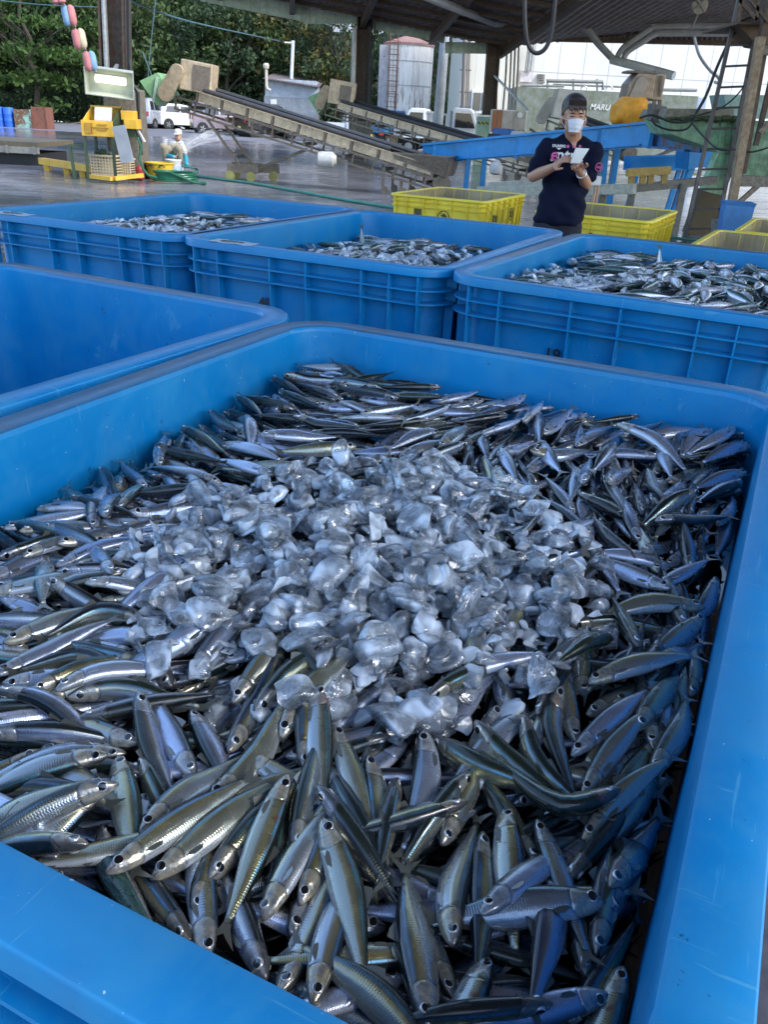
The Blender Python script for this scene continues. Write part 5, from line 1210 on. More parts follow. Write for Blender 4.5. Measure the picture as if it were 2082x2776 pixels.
# ---------------------------------------------------------------- conveyors
BEI = paint('conveyor_beige', (.52, .41, .27), .45, .2, dirt=(.10, .07, .04), amt=.35, sc=3, streak=.4); FRM = paint('conveyor_frame', (.20, .165, .125), .5, .3, dirt=(.04, .025, .015), amt=.4, sc=5)
BELT = paint('belt_rubber', (.05, .05, .052), .5, amt=.2, sc=8); HOOD = paint('hood_green', (.22, .42, .20), .55, rust=(.22, .09, .05), rustamt=.40, sc=2); CAST = paint('caster_yellow', (.28, .27, .08), .6, amt=.3)
def conveyor(label, top, bot, W_, panels, legs=True, hood=True, hopper=True, boxs=.95, n_leg=0):
    """inclined trough belt: top/bot are the upper and lower ends of the near skirt"""
    top = Vector(top); bot = Vector(bot); r_ = empty('belt_conveyor', (bot.x, bot.y, 0), 0, label, 'conveyor'); top = top-r_.location; bot = bot-r_.location
    d = (bot-top); L = d.length; d.normalize(); up = Vector((0, 0, 1)); sd = d.cross(up).normalized(); sd = -sd if sd.y < 0 else sd; nn = sd.cross(d); nn = -nn if nn.z < 0 else nn
    def q(s_, w, h): return top+d*s_+sd*w+nn*h
    t = MB(); g = .035; pl = (L-.3)/panels
    for side in (0, W_):
        for i in range(panels): a = .15+i*pl; t.beam(q(a+g, side, 0), q(a+pl-g, side, 0), .02, .17, up=nn)
    t.beam(q(0, -.02, .095), q(L, -.02, .095), .03, .02, up=nn); t.beam(q(0, W_+.02, .095), q(L, W_+.02, .095), .03, .02, up=nn); t.build('side_panel', BEI, r_)
    t = MB(); n = 10; vs = []; fs = []
    for e, s_ in ((0, .05), (1, L-.05)):
        for k in range(n+1): f = k/n; vs.append(q(s_, .03+f*(W_-.06), .02+.12*(1-math.sin(math.pi*f)*.75)+.02))
    for e, s_ in ((0, .05), (1, L-.05)):
        for k in range(n+1): f = k/n; vs.append(q(s_, .03+f*(W_-.06), .0+.12*(1-math.sin(math.pi*f)*.75)+.02))
    m = n+1
    for k in range(n): fs += [(k, k+1, m+k+1, m+k), (2*m+k, 3*m+k, 3*m+k+1, 2*m+k+1)]
    t.add(vs, fs); t.tube([q(.05, .05, .15), q(L*.8, .05, .15)], .045, 8); t.tube([q(.05, W_-.05, .17), q(L*.9, W_-.05, .17)], .045, 8); t.build('belt', BELT, r_, smooth=True)
    t = MB()
    for side in (0, W_):
        t.beam(q(-.35, side, -.13), q(L, side, -.13), .04, .045, up=nn); t.beam(q(-.35, side, -.36), q(L-.2, side, -.34), .035, .04, up=nn)
        k = -.33
        while k < L-.2: t.beam(q(k, side, -.12), q(k, side, -.36), .04, .03, up=d); k += .46
        for i in range(panels+1): a = .15+i*pl; t.beam(q(a, side, -.13), q(a, side, .09), .05, .035, up=d)
    k = 0
    while k < L-.2: t.tube([q(k, 0, -.25), q(k, W_, -.25)], .035, 8); k += .9
    t.build('frame', FRM, r_)
    # drive head with its guard
    bx = boxs; t = MB(); M = Matrix.Translation(q(-.05, W_*.5, .33)); t.box((-.33*bx, -.36*bx, -.30*bx), (.36*bx, .36*bx, .30*bx), M=M @ Matrix.Rotation(R(7), 4, 'Y')); t.build('drive_box', BEI, r_, bevel=.02)
    t = MB(); M = Matrix.Translation(q(-.05, W_*.5, .33)); t.box((-.05, -.37*bx-.012, -.24), (.31, -.36*bx, .22), M=M @ Matrix.Rotation(R(7), 4, 'Y')); t.build('box_door', FRM, r_)
    t = MB(); c0 = q(-.30, -.10, .36); c1 = q(-.52, -.10, -.12); ax = (c1-c0).normalized(); px_ = Vector((0, 0, 1)).cross(ax); prof = []; per = ax.cross(Vector((0, 1, 0))).normalized()
    for i in range(9): a = math.pi*i/8; prof.append(c0+per*(math.cos(a)*.14)-ax*(math.sin(a)*.14))
    for i in range(9): a = math.pi*i/8; prof.append(c1-per*(math.cos(a)*.16)+ax*(math.sin(a)*.16))
    n = len(prof); t.add([p for p in prof]+[p+Vector((0, -.12, 0)) for p in prof], [tuple(range(n)), tuple(range(2*n-1, n-1, -1))]+[(i, i+n, (i+1) % n+n, (i+1) % n) for i in range(n)]); t.build('chain_guard', BEI, r_, bevel=.015)
    if hood:
        t = MB(); c = q(-.72, W_*.4, -.05); t.prism([(-.50, .10), (-.10, .28), (.18, -.12), (-.02, -.22), (-.16, -.36)], -.34, .34, M=Matrix.Translation(c)); t.build('discharge_hood', HOOD, r_, bevel=.01)
        t = MB(); t.beam(c+Vector((-.1, -.37, .2)), c+Vector((-.22, -.37, -.28)), .06, .04, up=(0, 1, 0)); t.build('hood_strip', paint('pale_mint', (.45, .6, .45), .5), r_)
    if hopper:
        t = MB(); a0 = q(L-1.05, 0, .10); a1 = q(L-1.05, W_, .10); b0 = q(L+.12, -.10, .34); b1 = q(L+.12, W_+.10, .34); c0 = q(L+.10, -.02, -.04); c1 = q(L+.10, W_+.02, -.04)
        for pl_ in ((a0, b0, c0, q(L-1.0, 0, 0)), (a1, b1, c1, q(L-1.0, W_, 0)), (b0, b1, c1, c0)):
            nrm = (pl_[1]-pl_[0]).cross(pl_[2]-pl_[0]).normalized()*.015; t.add([p-nrm for p in pl_]+[p+nrm for p in pl_], [(0, 1, 2, 3), (7, 6, 5, 4), (0, 4, 5, 1), (1, 5, 6, 2), (2, 6, 7, 3), (3, 7, 4, 0)])
        t.beam(b0, b1, .05, .03); t.beam(a0, b0, .04, .03); t.beam(a1, b1, .04, .03); t.build('feed_hopper', FRM, r_)
        t = MB(); t.lathe([(.17, -W_/2), (.19, -W_/2+.04), (.19, W_/2-.04), (.17, W_/2)], 18, M=Matrix.Translation(q(L-.02, W_/2, -.22)) @ Euler((R(90), 0, 0)).to_matrix().to_4x4()); t.build('tail_drum', FRM, r_, smooth=True)
    # short legs near the low end
    for s_ in (L-1.15, L-.75):
        for side in (0, W_): t = MB(); p = q(s_, side, -.34); t.tube([p, Vector((p.x, p.y, .09))], .03, 6); t.lathe([(.0, -.02), (.075, -.02), (.075, .02), (0, .02)], 12, M=Matrix.Translation((p.x+.04, p.y, .077)) @ Euler((R(90), 0, 0)).to_matrix().to_4x4()); t.build('leg', FRM, r_)
    return r_, q, L
cv, q, L = conveyor('nearer sloping belt conveyor with beige side panels standing on the wet yard', PY(517, 256, 19.3), PY(1195, 470, 17.6), .62, 9)
def pc(x, y, Y): return PY(x, y, Y)-cv.location
t = MB()
for dy in (0, .62):
    t.beam(pc(557, 317, 19.2+dy), pc(652, 452, 19.2+dy), .05, .05); t.beam(pc(832, 405, 18.8+dy), pc(703, 456, 19.2+dy), .05, .06)
t.beam(pc(608, 337, 19.8), pc(691, 454, 19.8), .05, .05)
for x, y in ((588, 357), (630, 413)): t.beam(pc(x, y, 19.2), pc(x+32, y+1, 19.85), .035, .035)
t.beam(pc(762, 430, 19.0), pc(790, 436, 19.7), .03, .03); t.build('scissor_leg', FRM, cv)
t = MB(); 
for x0, x1, dy in ((615, 700, 0), (700, 757, .5)): a = pc(x0, 462, 19.2+dy); b_ = pc(x1, 462, 19.2+dy); t.box((a.x, a.y, .17), (b_.x, a.y+.05, .36)); 
a = pc(615, 462, 19.2); b_ = pc(700, 462, 19.2); t.box((a.x, a.y+.6, .17), (b_.x, a.y+.65, .36)); t.box((a.x, a.y+.05, .2), (a.x+.05, a.y+.6, .34)); t.box((b_.x-.05, a.y+.05, .2), (b_.x, a.y+.6, .34)); t.build('base_frame', FRM, cv)
for x, dy in ((623, 0), (680, 0), (741, .5), (640, .62)):
    p = pc(x, 470, 19.2+dy); t = MB(); t.lathe([(.0, -.03), (.05, -.03), (.105, -.025), (.105, .025), (.05, .03), (0, .03)], 14, M=Matrix.Translation((p.x, p.y-.02, .107)) @ Euler((R(90), 0, 0)).to_matrix().to_4x4()); t.build('caster', CAST, cv, smooth=True)
p = pc(885, 432, 18.2); t = MB(); t.lathe([(.02, -.17), (.13, -.17), (.15, -.1), (.15, .12), (.08, .2), (0, .2)], 14, M=Matrix.Translation(p) @ Euler((0, R(90), 0)).to_matrix().to_4x4()); t.build('belt_motor', paint('motor_white', (.5, .5, .47), .5), cv, smooth=True)
cv2, q2, L2 = conveyor('farther sloping belt conveyor running behind the blue steel beam', PY(905, 283, 29), PY(1470, 452, 24), .7, 12, boxs=1.15)
t = MB()
for dy in (0, .7): t = MB(); t.beam(PY(955, 335, 28.6+dy)-cv2.location, Vector((PY(992, 392, 28.6).x, 28.6+dy, .05))-Vector((cv2.location.x, cv2.location.y, 0)), .06, .06); t.beam(PY(1003, 345, 28.6+dy)-cv2.location, Vector((PY(1052, 402, 28.6).x, 28.6+dy, .05))-Vector((cv2.location.x, cv2.location.y, 0)), .06, .06); t.build('scissor_leg', FRM, cv2)
cv3, q3, L3 = conveyor('short pale conveyor showing behind the standing man', PY(1512, 322, 25), PY(1690, 392, 23), .6, 4, boxs=1.2, hood=False)
for ch in cv3.children:
    if ch.name.startswith(('side_panel', 'drive_box', 'chain_guard')): ch.data.materials[0] = paint('pale_cover', (.46, .42, .35), .5, amt=.2)
# orange tarp bundle and motor guard above the blue beam
def blobby(name, c, r, seed, mat, parent=None, amp=.18, fr=2.6, n=28):
    rnd = random.Random(seed); t = MB(); vs = []; fs = []; m = n
    ph = [rnd.uniform(0, 6) for _ in range(6)]
    for i in range(n+1):
        th = math.pi*i/n
        for j in range(m):
            a = 2*math.pi*j/m; d = Vector((math.sin(th)*math.cos(a), math.sin(th)*math.sin(a), math.cos(th)))
            k = 1+amp*(math.sin(fr*2*d.x+ph[0])*math.cos(fr*d.z*2+ph[1])+.5*math.sin(5*fr*d.y+3*d.z+ph[2])+.35*abs(math.sin(4*fr*d.z+6*d.x+ph[3])))
            e = Vector([math.copysign(abs(v)**.7, v) for v in d]); vs.append((e.x*r[0]*k, e.y*r[1]*k, e.z*r[2]*k))
    for i in range(n): fs += [(i*m+j, i*m+(j+1) % m, (i+1)*m+(j+1) % m, (i+1)*m+j) for j in range(m)]
    t.add(vs, fs); o = t.build(name, mat, parent, smooth=True, angle=180); o.location = c; return o
o = blobby('tarp_bundle', PY(1711, 309, 15.6), (.31, .32, .25), 3, paint('orange_tarp', (.72, .30, .01), .55, dirt=(.14, .11, .02), amt=.28, sc=4), amp=.13); tag(o, 'orange tarpaulin wrapped over a motor above the blue beam', 'tarp')
b = empty('motor_guard', (0, 0, 0), 0, 'brownish steel box with a rounded chain guard above the orange tarp', 'guard box')
t = MB(); A_ = PY(1700, 262, 15.9); B2 = PY(1780, 205, 15.9); t.prism([(A_.x, A_.z), (B2.x, A_.z-.02), (B2.x, B2.z+.02), (A_.x+.14, B2.z+.03), (A_.x+.02, B2.z-.13)], 15.9, 16.5); t.box((B2.x+.005, 15.95, A_.z-.03), (B2.x+.18, 16.45, B2.z+.04)); t.build('case', paint('steel_brown', (.30, .23, .17), .45, .5, amt=.3), b, bevel=.012)
t = MB(); c0 = PY(1741, 224, 15.85); c1 = PY(1716, 285, 15.85); ax = (c1-c0).normalized(); per = ax.cross(Vector((0, 1, 0))).normalized(); prof = [c0+per*(math.cos(math.pi*i/10)*.095)-ax*(math.sin(math.pi*i/10)*.095) for i in range(11)]+[c1-per*.11, c1+per*.11]; n = len(prof)
t.add(prof+[p+Vector((0, .04, 0)) for p in prof], [tuple(range(n)), tuple(range(2*n-1, n-1, -1))]+[(i, i+n, (i+1) % n+n, (i+1) % n) for i in range(n)]); t.build('chain_guard', paint('guard_grey', (.25, .22, .19), .4, .5, amt=.2), b, bevel=.008)
t = MB(); fb(t, 1705, 192, 1780, 198, 15.9, .5); t.beam(PY(1795, 205, 15.9), PY(1790, 262, 15.9), .03, .03); t.beam(PY(1775, 262, 16), PY(1772, 330, 16), .05, .05); t.beam(PY(1790, 262, 16), PY(1788, 330, 16), .05, .05); t.build('bracket', FRM, b)
# blue beams
BLU = paint('beam_blue', (.002, .23, .56), .4, dirt=(.03, .07, .12), amt=.25, sc=2.5, rust=(.13, .035, .025), rustamt=.34, streak=.2)
def trough(mb, a, b_, h, w, mi=0):
    a = Vector(a); b_ = Vector(b_); d = (b_-a).normalized(); mb.beam(a, b_, .03, h); mb.beam(a+Vector((0, w, 0)), b_+Vector((0, w, 0)), .03, h); mb.beam(a+Vector((0, w/2, -h/2+.02)), b_+Vector((0, w/2, -h/2+.02)), w, .03)
b = empty('blue_sorting_trough', (0, 0, 0), 0, 'long blue painted steel trough with peeling rust, standing on blue legs', 'trough')
A_ = PY(1150, 418, 18.5); B2 = PY(1770, 365, 15.0); t = MB(); trough(t, A_, B2, .36, .5); t.build('trough', BLU, b)
t = MB()
for f in (.055, .235, .46, .60, .80, .995): p = A_.lerp(B2, f); t.box((p.x-.03, p.y-.05, p.z-.21), (p.x+.03, p.y-.016, p.z+.20))
t.beam(A_+Vector((-.05, -.04, .18)), B2+Vector((0, -.04, .19)), .05, .04); t.build('stiffener', BLU, b)
for (x0, y0), (x1, y1), Y in (((1272, 420), (1262, 512), 17.9), ((1314, 428), (1306, 520), 18.2), ((1646, 385), (1638, 500), 15.9), ((1675, 405), (1660, 502), 16.2)):
    p = PY(x0, y0, Y); q_ = PY(x1, y1, Y); q_.z = 0 if x0 < 1400 else q_.z; q_.z = min(q_.z, .5); t = MB(); t.beam(p, (q_.x, q_.y, .0), .11, .09); t.build('leg', BLU, b)
t = MB(); trough(t, PY(1785, 378, 15.0), PY(1905, 388, 14.2), .28, .5); single('rusty_blue_trough', t, paint('blue_rusty', (.01, .13, .36), .5, rust=(.16, .06, .03), rustamt=.5, sc=3), 'short rusty blue trough linking the long trough to the green hopper', 'trough')
# green hopper
GRN = paint('hopper_green', (.34, .58, .38), .6, dirt=(.03, .06, .02), amt=.4, sc=1.6, streak=.5); GR2 = paint('hopper_green_far', (.28, .50, .33), .65, dirt=(.025, .05, .018), amt=.5, sc=1.4, streak=.5)
b = empty('green_hopper', (0, 0, 0), 0, 'big mint green steel hopper with mossy edges on a green leg', 'hopper')
def poly3(mb, pts, Y, dep):
    P_ = [PY(x, y, Y) for x, y in pts]; n = len(P_); mb.add(P_+[p+Vector((0, dep, 0)) for p in P_], [tuple(range(n)), tuple(range(2*n-1, n-1, -1))]+[(i, i+n, (i+1) % n+n, (i+1) % n) for i in range(n)])
t = MB(); poly3(t, [(1800, 322), (2005, 322), (1995, 416), (1952, 414), (1911, 396), (1824, 365)], 13.6, 1.2); t.build('body', GRN, b, bevel=.01)
t = MB(); poly3(t, [(1956, 330), (1968, 330), (1962, 416), (1950, 414)], 13.55, .05); t.build('stiffener', GRN, b)
t = MB(); p = PY(1975, 416, 13.7); z0 = PY(1950, 524, 13.7).z; t.beam((p.x, 13.75, p.z+.02), (p.x-.12, 13.75, z0), .32, .25, up=(0, 1, 0)); t.build('leg', GRN, b)
t = MB(); t.beam((p.x-.12, 13.75, z0), (p.x-.22, 13.75, -.02), .36, .3, up=(0, 1, 0)); t.build('leg_foot', paint('mossy_rust', (.10, .08, .035), .85, amt=.5), b)
t = MB(); poly3(t, [(1812, 294), (1990, 296), (1992, 319), (1800, 320)], 13.5, 1.4); t.build('top_band', paint('dirty_beige', (.24, .21, .18), .7, dirt=(.04, .06, .02), amt=.45, streak=.5), b)
t = MB(); poly3(t, [(1772, 280), (1810, 290), (1798, 336), (1768, 325)], 13.9, .3); t.build('chute_box', paint('grey_chute', (.17, .17, .16), .5, .4, amt=.4), b)
t = MB()
for k in range(20): x = 1812+k*9.5; pp = PY(x, 322+rnl.uniform(-2, 4), 13.47); t.lathe([(.0, -.03), (.05, 0), (.03, .03), (0, .035)], 6, M=Matrix.Translation(pp) @ Matrix.Scale(rnl.uniform(.6, 1.5), 4))
t.build('moss', paint('moss', (.03, .055, .015), .95, bump=.01, sc=20), b)
b = empty('green_tank', (0, 0, 0), 0, 'green steel tank at the right edge with a black mossy patch', 'tank')
t = MB(); poly3(t, [(2026, 328), (2120, 328), (2110, 480), (2014, 476)], 13.0, 1.2); t.build('wall', GR2, b, bevel=.01)
t = MB(); poly3(t, [(2012, 478), (2120, 482), (2120, 490), (2010, 486)], 12.9, 1.3); t.build('bottom_flange', FRM, b)
t = MB(); poly3(t, [(1963, 256), (2090, 258), (2090, 322), (1975, 318)], 17, .8); single('mint_box', t, paint('mint_box', (.24, .36, .31), .6, amt=.3), 'pale mint steel box behind the top of the tower post', 'box')
# tower post, ladder, platform
b = empty('ladder', (0, 0, 0), 0, 'long steel ladder leaning up to the platform at the right edge', 'ladder')
RL = paint('rail_brown', (.13, .12, .115), .5, .5, amt=.3)
La, Lb = PY(1978, 112, 12.9), PY(1858, 640, 12.3); Ra, Rb = PY(2046, 108, 12.9), PY(1942, 640, 12.3)
t = MB(); t.beam(La+(La-Lb)*.35, Lb, .045, .05, up=(0, 1, 0)); t.beam(Ra, Rb, .045, .05, up=(0, 1, 0)); t.build('rail', RL, b)
for k in range(10): f = .02+k*.1045; p = La.lerp(Lb, f); q_ = Ra.lerp(Rb, f); t = MB(); t.tube([p, q_], .015, 6); t.build('rung', RL, b)
b = empty('tower_frame', (0, 0, 0), 0, 'rust-streaked steel tower frame with a brown platform at the right edge', 'frame')
t = MB(); t.beam(PY(2064, 100, 11.8), PY(1968, 650, 11.8), .10, .10, up=(0, 1, 0)); t.build('post', paint('beige_rust', (.34, .27, .18), .6, dirt=(.10, .05, .025), amt=.45, sc=4, streak=.5), b)
t = MB(); t.beam(PY(2092, -20, 12.3), PY(2008, 470, 12.3), .12, .12, up=(0, 1, 0)); t.beam(PY(2075, 120, 12.1), PY(2030, 330, 12.1), .05, .05, up=(0, 1, 0)); t.beam(PY(2110, 140, 12.4), PY(2050, 395, 12.4), .06, .06, up=(0, 1, 0)); t.build('dark_post', STEEL, b)
t = MB(); t.beam(PY(1992, 490, 12.0), PY(2120, 494, 12.0), .10, .13); t.build('cross_beam', paint('beam_beige', (.27, .25, .21), .7, dirt=(.07, .06, .04), amt=.5, sc=5), b); t = MB(); t.beam(PY(2050, 137, 12.0), PY(2120, 138, 12.0), .1, .1); t.build('cross_beam', MATS['beam_beige'], b)
t = MB(); t.beam(PY(1992, 560, 12.0), PY(2060, 500, 12.0), .05, .06); t.beam(PY(2060, 360, 12.2), PY(2100, 320, 12.2), .05, .06); t.build('brace', FRM, b)
t = MB(); poly3(t, [(2001, 58), (2120, 60), (2120, 66), (2001, 65)], 12.4, 1.4); poly3(t, [(2004, 70), (2120, 72), (2120, 132), (2055, 122), (2030, 95)], 12.7, .5); t.build('platform', paint('platform_brown', (.10, .06, .035), .7, amt=.4), b)
t = MB(); t.beam(PY(2008, -10, 12.2), PY(2003, 62, 12.2), .04, .04); t.beam(PY(2058, -10, 12.2), PY(2050, 60, 12.2), .04, .04); t.beam(PY(2005, 0, 12.2), PY(2053, 55, 12.2), .04, .04); t.beam(PY(2035, 0, 12.2), PY(2085, 60, 12.2), .04, .04); t.build('guard_rail', STEEL, b)
t = MB(); poly3(t, [(1950, 600), (2002, 604), (1996, 650), (1948, 648)], 11.75, .3); t.build('base_block', paint('white_peel', (.34, .33, .3), .8, dirt=(.08, .07, .05), amt=.5, sc=6), b)
t = MB(); s0, s1 = PY(2052, 110, 12.6), PY(2032, 215, 12.6); t.beam(s0, s1, .05, .03, up=(0, 1, 0))
for k in range(14): p = s0.lerp(s1, k/14); t.box((p.x-.05, p.y-.02, p.z-.012), (p.x-.02, p.y, p.z+.012))
single('cable_tray', t, STEEL, 'toothed steel strip hanging behind the ladder top', 'strip')
# low beams and clutter under the troughs
WB = paint('white_beam', (.42, .43, .38), .6, dirt=(.15, .14, .08), amt=.4, sc=4); GB = paint('grey_beam', (.22, .21, .18), .7, dirt=(.08, .07, .05), amt=.4, sc=4)
t = MB(); t.beam(PY(1300, 518, 13.5), PY(1722, 512, 12.3), .16, .13); t.beam(PY(1325, 503, 14.4), PY(1470, 495, 14.2), .12, .10); single('floor_beam', t, WB, 'long off-white steel beam lying low behind the standing man', 'beam')
t = MB(); t.beam(PY(1640, 518, 12.9), PY(1940, 488, 13.3), .12, .11); single('floor_beam', t, GB, 'long grey steel beam under the yellow trestle', 'beam')
for k, (x, y) in enumerate(((1330, 525), (1640, 522), (1720, 515), (1860, 500))):
    p = PY(x, y, 13); t = MB(); t.beam((p.x, 13.1, p.z), (p.x, 13.1, 0), .09, .09, up=(0, 1, 0)); single('beam_support', t, GB, 'short grey stand %s' % ('under the left part of the off-white beam', 'below the meter box', 'below the yellow trestle', 'under the right end of the grey beam')[k], 'stand')
b = empty('yellow_trestle', (0, 0, 0), 0, 'small ochre yellow trestle standing on the grey beam', 'trestle'); OCH = paint('ochre', (.38, .25, .06), .6, dirt=(.12, .08, .03), amt=.35, sc=6)
t = MB(); t.beam(PY(1700, 468, 12.6), PY(1817, 461, 12.6), .14, .10); t.build('top_bar', OCH, b)
for x in (1713, 1744, 1765, 1802): t = MB(); t.beam(PY(x, 470, 12.65), PY(x-1, 497, 12.65), .08, .07, up=(0, 1, 0)); t.build('leg', OCH, b)
b = empty('meter_box', (0, 0, 0), 0, 'small pale meter box on a copper pipe right of the standing man', 'meter box'); t = MB(); fb(t, 1606, 478, 1631, 503, 12.0, .12); t.build('case', WHT, b, bevel=.01)
t = MB(); 
for dx in (0, 7): p = PY(1616+dx, 503, 12.05); t.tube([p, (p.x, p.y, 0)], .022, 8)
t.build('pipe', paint('copper_pipe', (.33, .22, .16), .4, .5), b)
b = empty('blue_trough', (0, 0, 0), 0, 'low blue trough standing under the long blue one', 'trough')
t = MB(); trough(t, PY(1712, 446, 17.5), PY(1868, 442, 17.5), .26, .6); t.build('trough', BLU, b)
for x in (1733, 1845, 1862): p = PY(x, 452, 17.6); t = MB(); t.beam(p, (p.x-.1, p.y, 0), .1, .08); t.build('leg', BLU, b)
b = empty('blue_machine', (0, 0, 0), 0, 'boxy blue machine behind the ladder with dark blue legs', 'machine')
t = MB(); poly3(t, [(1870, 402), (1935, 400), (1950, 415), (1944, 460), (1900, 452), (1866, 462)], 16, .8); t.build('body', BLU, b, bevel=.01)
for x in (1876, 1938): p = PY(x, 455, 16.2); t = MB(); t.beam(p, (p.x-.18, p.y, 0), .12, .1); t.build('leg', BLU, b)
t = MB(); poly3(t, [(1880, 462), (1930, 464), (1932, 481), (1885, 470)], 18, .5); single('white_panel', t, WHT, 'white tilted panel seen below the blue machine', 'panel')  # the tilted white panel below the machine
t = MB(); poly3(t, [(1868, 468), (1940, 470), (1938, 478), (1868, 476)], 20, .5); single('yellow_bar', t, paint('bar_yellow', (.6, .48, .04), .5), 'bright yellow bar lying behind the blue machine legs', 'bar')
t = MB(); t.lathe([(.22, 0), (.25, .62), (.27, .66), (.24, .66), (.2, .04)], 4, M=Matrix.Rotation(R(35), 4, 'Z')); o = single('blue_basket', t, paint('basket_blue', (.04, .20, .5), .5), 'tall blue plastic basket beside the foot of the tower', 'basket'); o.location = (PY(2008, 600, 11.2).x, 11.4, 0)
for k, (x, y, c_) in enumerate(((1365, 372, (.02, .12, .35)), (1395, 378, (.5, .52, .55)), (1352, 386, (.015, .015, .015)), (1600, 440, (.06, .08, .10)), (1575, 470, (.25, .25, .24)))):
    p = PY(x, y, 26); t = MB(); t.lathe([(.30, 0), (.33, .05), (.33, .35), (.30, .42), (.05, .43)], 14); o = single('lidded_bucket', t, paint('bucket_%d' % k, c_, .5), ('blue lidded bucket below the switch cabinet', 'pale lidded bucket below the switch cabinet', 'black lidded bucket below the switch cabinet', 'dark lidded bucket behind the standing man', 'grey lidded bucket behind the standing man')[k], 'bucket'); o.location = (p.x, 26, max(.0, p.z-.2))
t = MB(); rr_ = random.Random(9)
for k in range(14): x = 1415+k*15; a = PY(x, 380+rr_.uniform(-10, 14), 27); t.beam(a, a+Vector((rr_.uniform(-.6, .8), rr_.uniform(-.3, .3), rr_.uniform(-.5, .3))), .07, .07)
for k in range(8): a = PY(1700+k*18, 430+rr_.uniform(-8, 10), 19); t.beam(a, a+Vector((rr_.uniform(-.4, .5), .1, rr_.uniform(-.3, .2))), .05, .05)
single('scrap_pipes', t, paint('scrap', (.12, .11, .10), .6, .3, amt=.4), 'tangle of grey machine parts and pipes behind the troughs', 'machine parts'); bpy.context.scene.collection.objects[-1]['kind'] = 'stuff'
for x, Y in ((1345, 22), (1545, 19.5), (1800, 19)):
    p = PY(x, 455, Y); t = MB(); t.lathe([(.06, -.16), (.15, -.12), (.17, .02), (.10, .14), (.02, .18)], 14, M=Matrix.Translation(p)); single('motor_cover', t, paint('motor_white', (.5, .5, .47), .5), {1345: 'clear-topped white motor cover under the blue trough, left of the man', 1545: 'white motor cover hidden behind the standing man', 1800: 'white ribbed motor cover under the rusty blue trough'}[x], 'motor cover', smooth=True)
# ---------------------------------------------------------------- console at the left post
YP = paint('console_yellow', (.62, .36, .03), .5, amt=.15, sc=3); DG = paint('dark_green', (.035, .06, .03), .5, amt=.2); GP = paint('grey_panel', (.24, .26, .29), .5, amt=.1)
b = empty('control_desk', (0, 0, 0), 0, 'yellow and green slanted desk on legs, standing before the left post', 'desk')
def side_poly(mb, pts, Y0, dep, M=None): poly3(mb, pts, Y0, dep)
t = MB(); fb(t, 219, 327, 304, 370, 17.4, .05); t.build('front_board', YP, b, bevel=.008)
t = MB()
for x0, x1, y0, y1 in ((229, 245, 333, 361), (247, 250, 333, 361), (262, 288, 336, 340), (262, 288, 350, 353), (247, 292, 345, 347)): fb(t, x0, y0, x1, y1, 17.38, .02)
t.build('board_relief', paint('console_shadow', (.40, .21, .02), .5), b)
zt = PY(222, 328, 17.4).z; zb_ = PY(222, 369, 17.4).z; xl = PY(220, 350, 17.4).x; xr = PY(303, 350, 17.4).x; zh = PY(250, 285, 18.1).z
for x, m_ in ((xl, YP), (xr-.03, DG)):
    t = MB(); vs = [(x, 17.45, zb_), (x, 18.1, zb_), (x, 18.1, zh), (x, 17.45, zt)]; t.add(vs+[(a+.03, b_, c_) for a, b_, c_ in vs], [(0, 1, 2, 3), (7, 6, 5, 4), (0, 4, 5, 1), (1, 5, 6, 2), (2, 6, 7, 3), (3, 7, 4, 0)]); t.build('side_board', m_, b)
t = MB(); t.box((xl, 18.1, zb_), (xr, 18.14, zh)); t.box((xl, 18.0, zh-.03), (xr, 18.16, zh)); t.build('back_board', YP, b)
t = MB(); t.box((xl+.03, 17.45, zb_+.05), (xr-.03, 18.1, zb_+.08)); t.build('tray', paint('tray_brown', (.15, .1, .07), .6), b)
for dx in (0, xr-xl-.05):
    for dy in (17.42, 18.05): t = MB(); t.box((xl+dx, dy, 0), (xl+dx+.05, dy+.05, zb_-.002)); t.build('leg', DG, b)
t = MB(); t.beam((xl-.32, 17.5, .62), (xl, 17.5, .62), .05, .05); t.beam((xl-.30, 17.5, .6), (xl-.26, 17.5, 0), .05, .05); t.build('side_rail', DG, b)
t = MB(); t.box((-.17, -.02, -.13), (.17, .0, .13), M=Matrix.Translation(PY(279, 310, 17.75)) @ Matrix.Rotation(R(-22), 4, 'X')); single('paper_pad', t, paint('pad_white', (.6, .6, .6), .6), 'white pad propped in the yellow desk tray', 'pad', bevel=.008)
t = MB()
for k in range(5): t.box((PY(301, 320, 17.7).x-.12, 17.6+.02*k, zb_+.09+.035*k), (PY(301, 320, 17.7).x+.0, 17.9, zb_+.115+.035*k))
single('booklets', t, paint('book_pale', (.5, .48, .42), .7), 'stack of booklets beside the white pad in the desk tray', 'booklets')
t = MB(); a = PY(304, 340, 17.2); z0 = PY(330, 440, 17.2).z; t.beam((a.x+.10, 17.25, a.z), (a.x+.22, 17.25, z0), .25, .05, up=(0, 1, 0)); single('grey_board', t, GP, 'long grey board leaning on the right side of the yellow desk', 'board')
t = MB(); fb(t, 326, 300, 360, 326, 17.9, .3); t.box((PY(335, 340, 17.7).x, 17.7, PY(335, 349, 17.7).z), (PY(371, 340, 17.7).x, 18.0, PY(335, 322, 17.7).z)); single('yellow_letter_box', t, YP, 'two yellow tin boxes fixed on the side of the left post', 'box', bevel=.01)
t = MB(); fb(t, 330, 350, 365, 372, 17.8, .2); single('green_case', t, DG, 'dark green case under the yellow tin boxes', 'case')
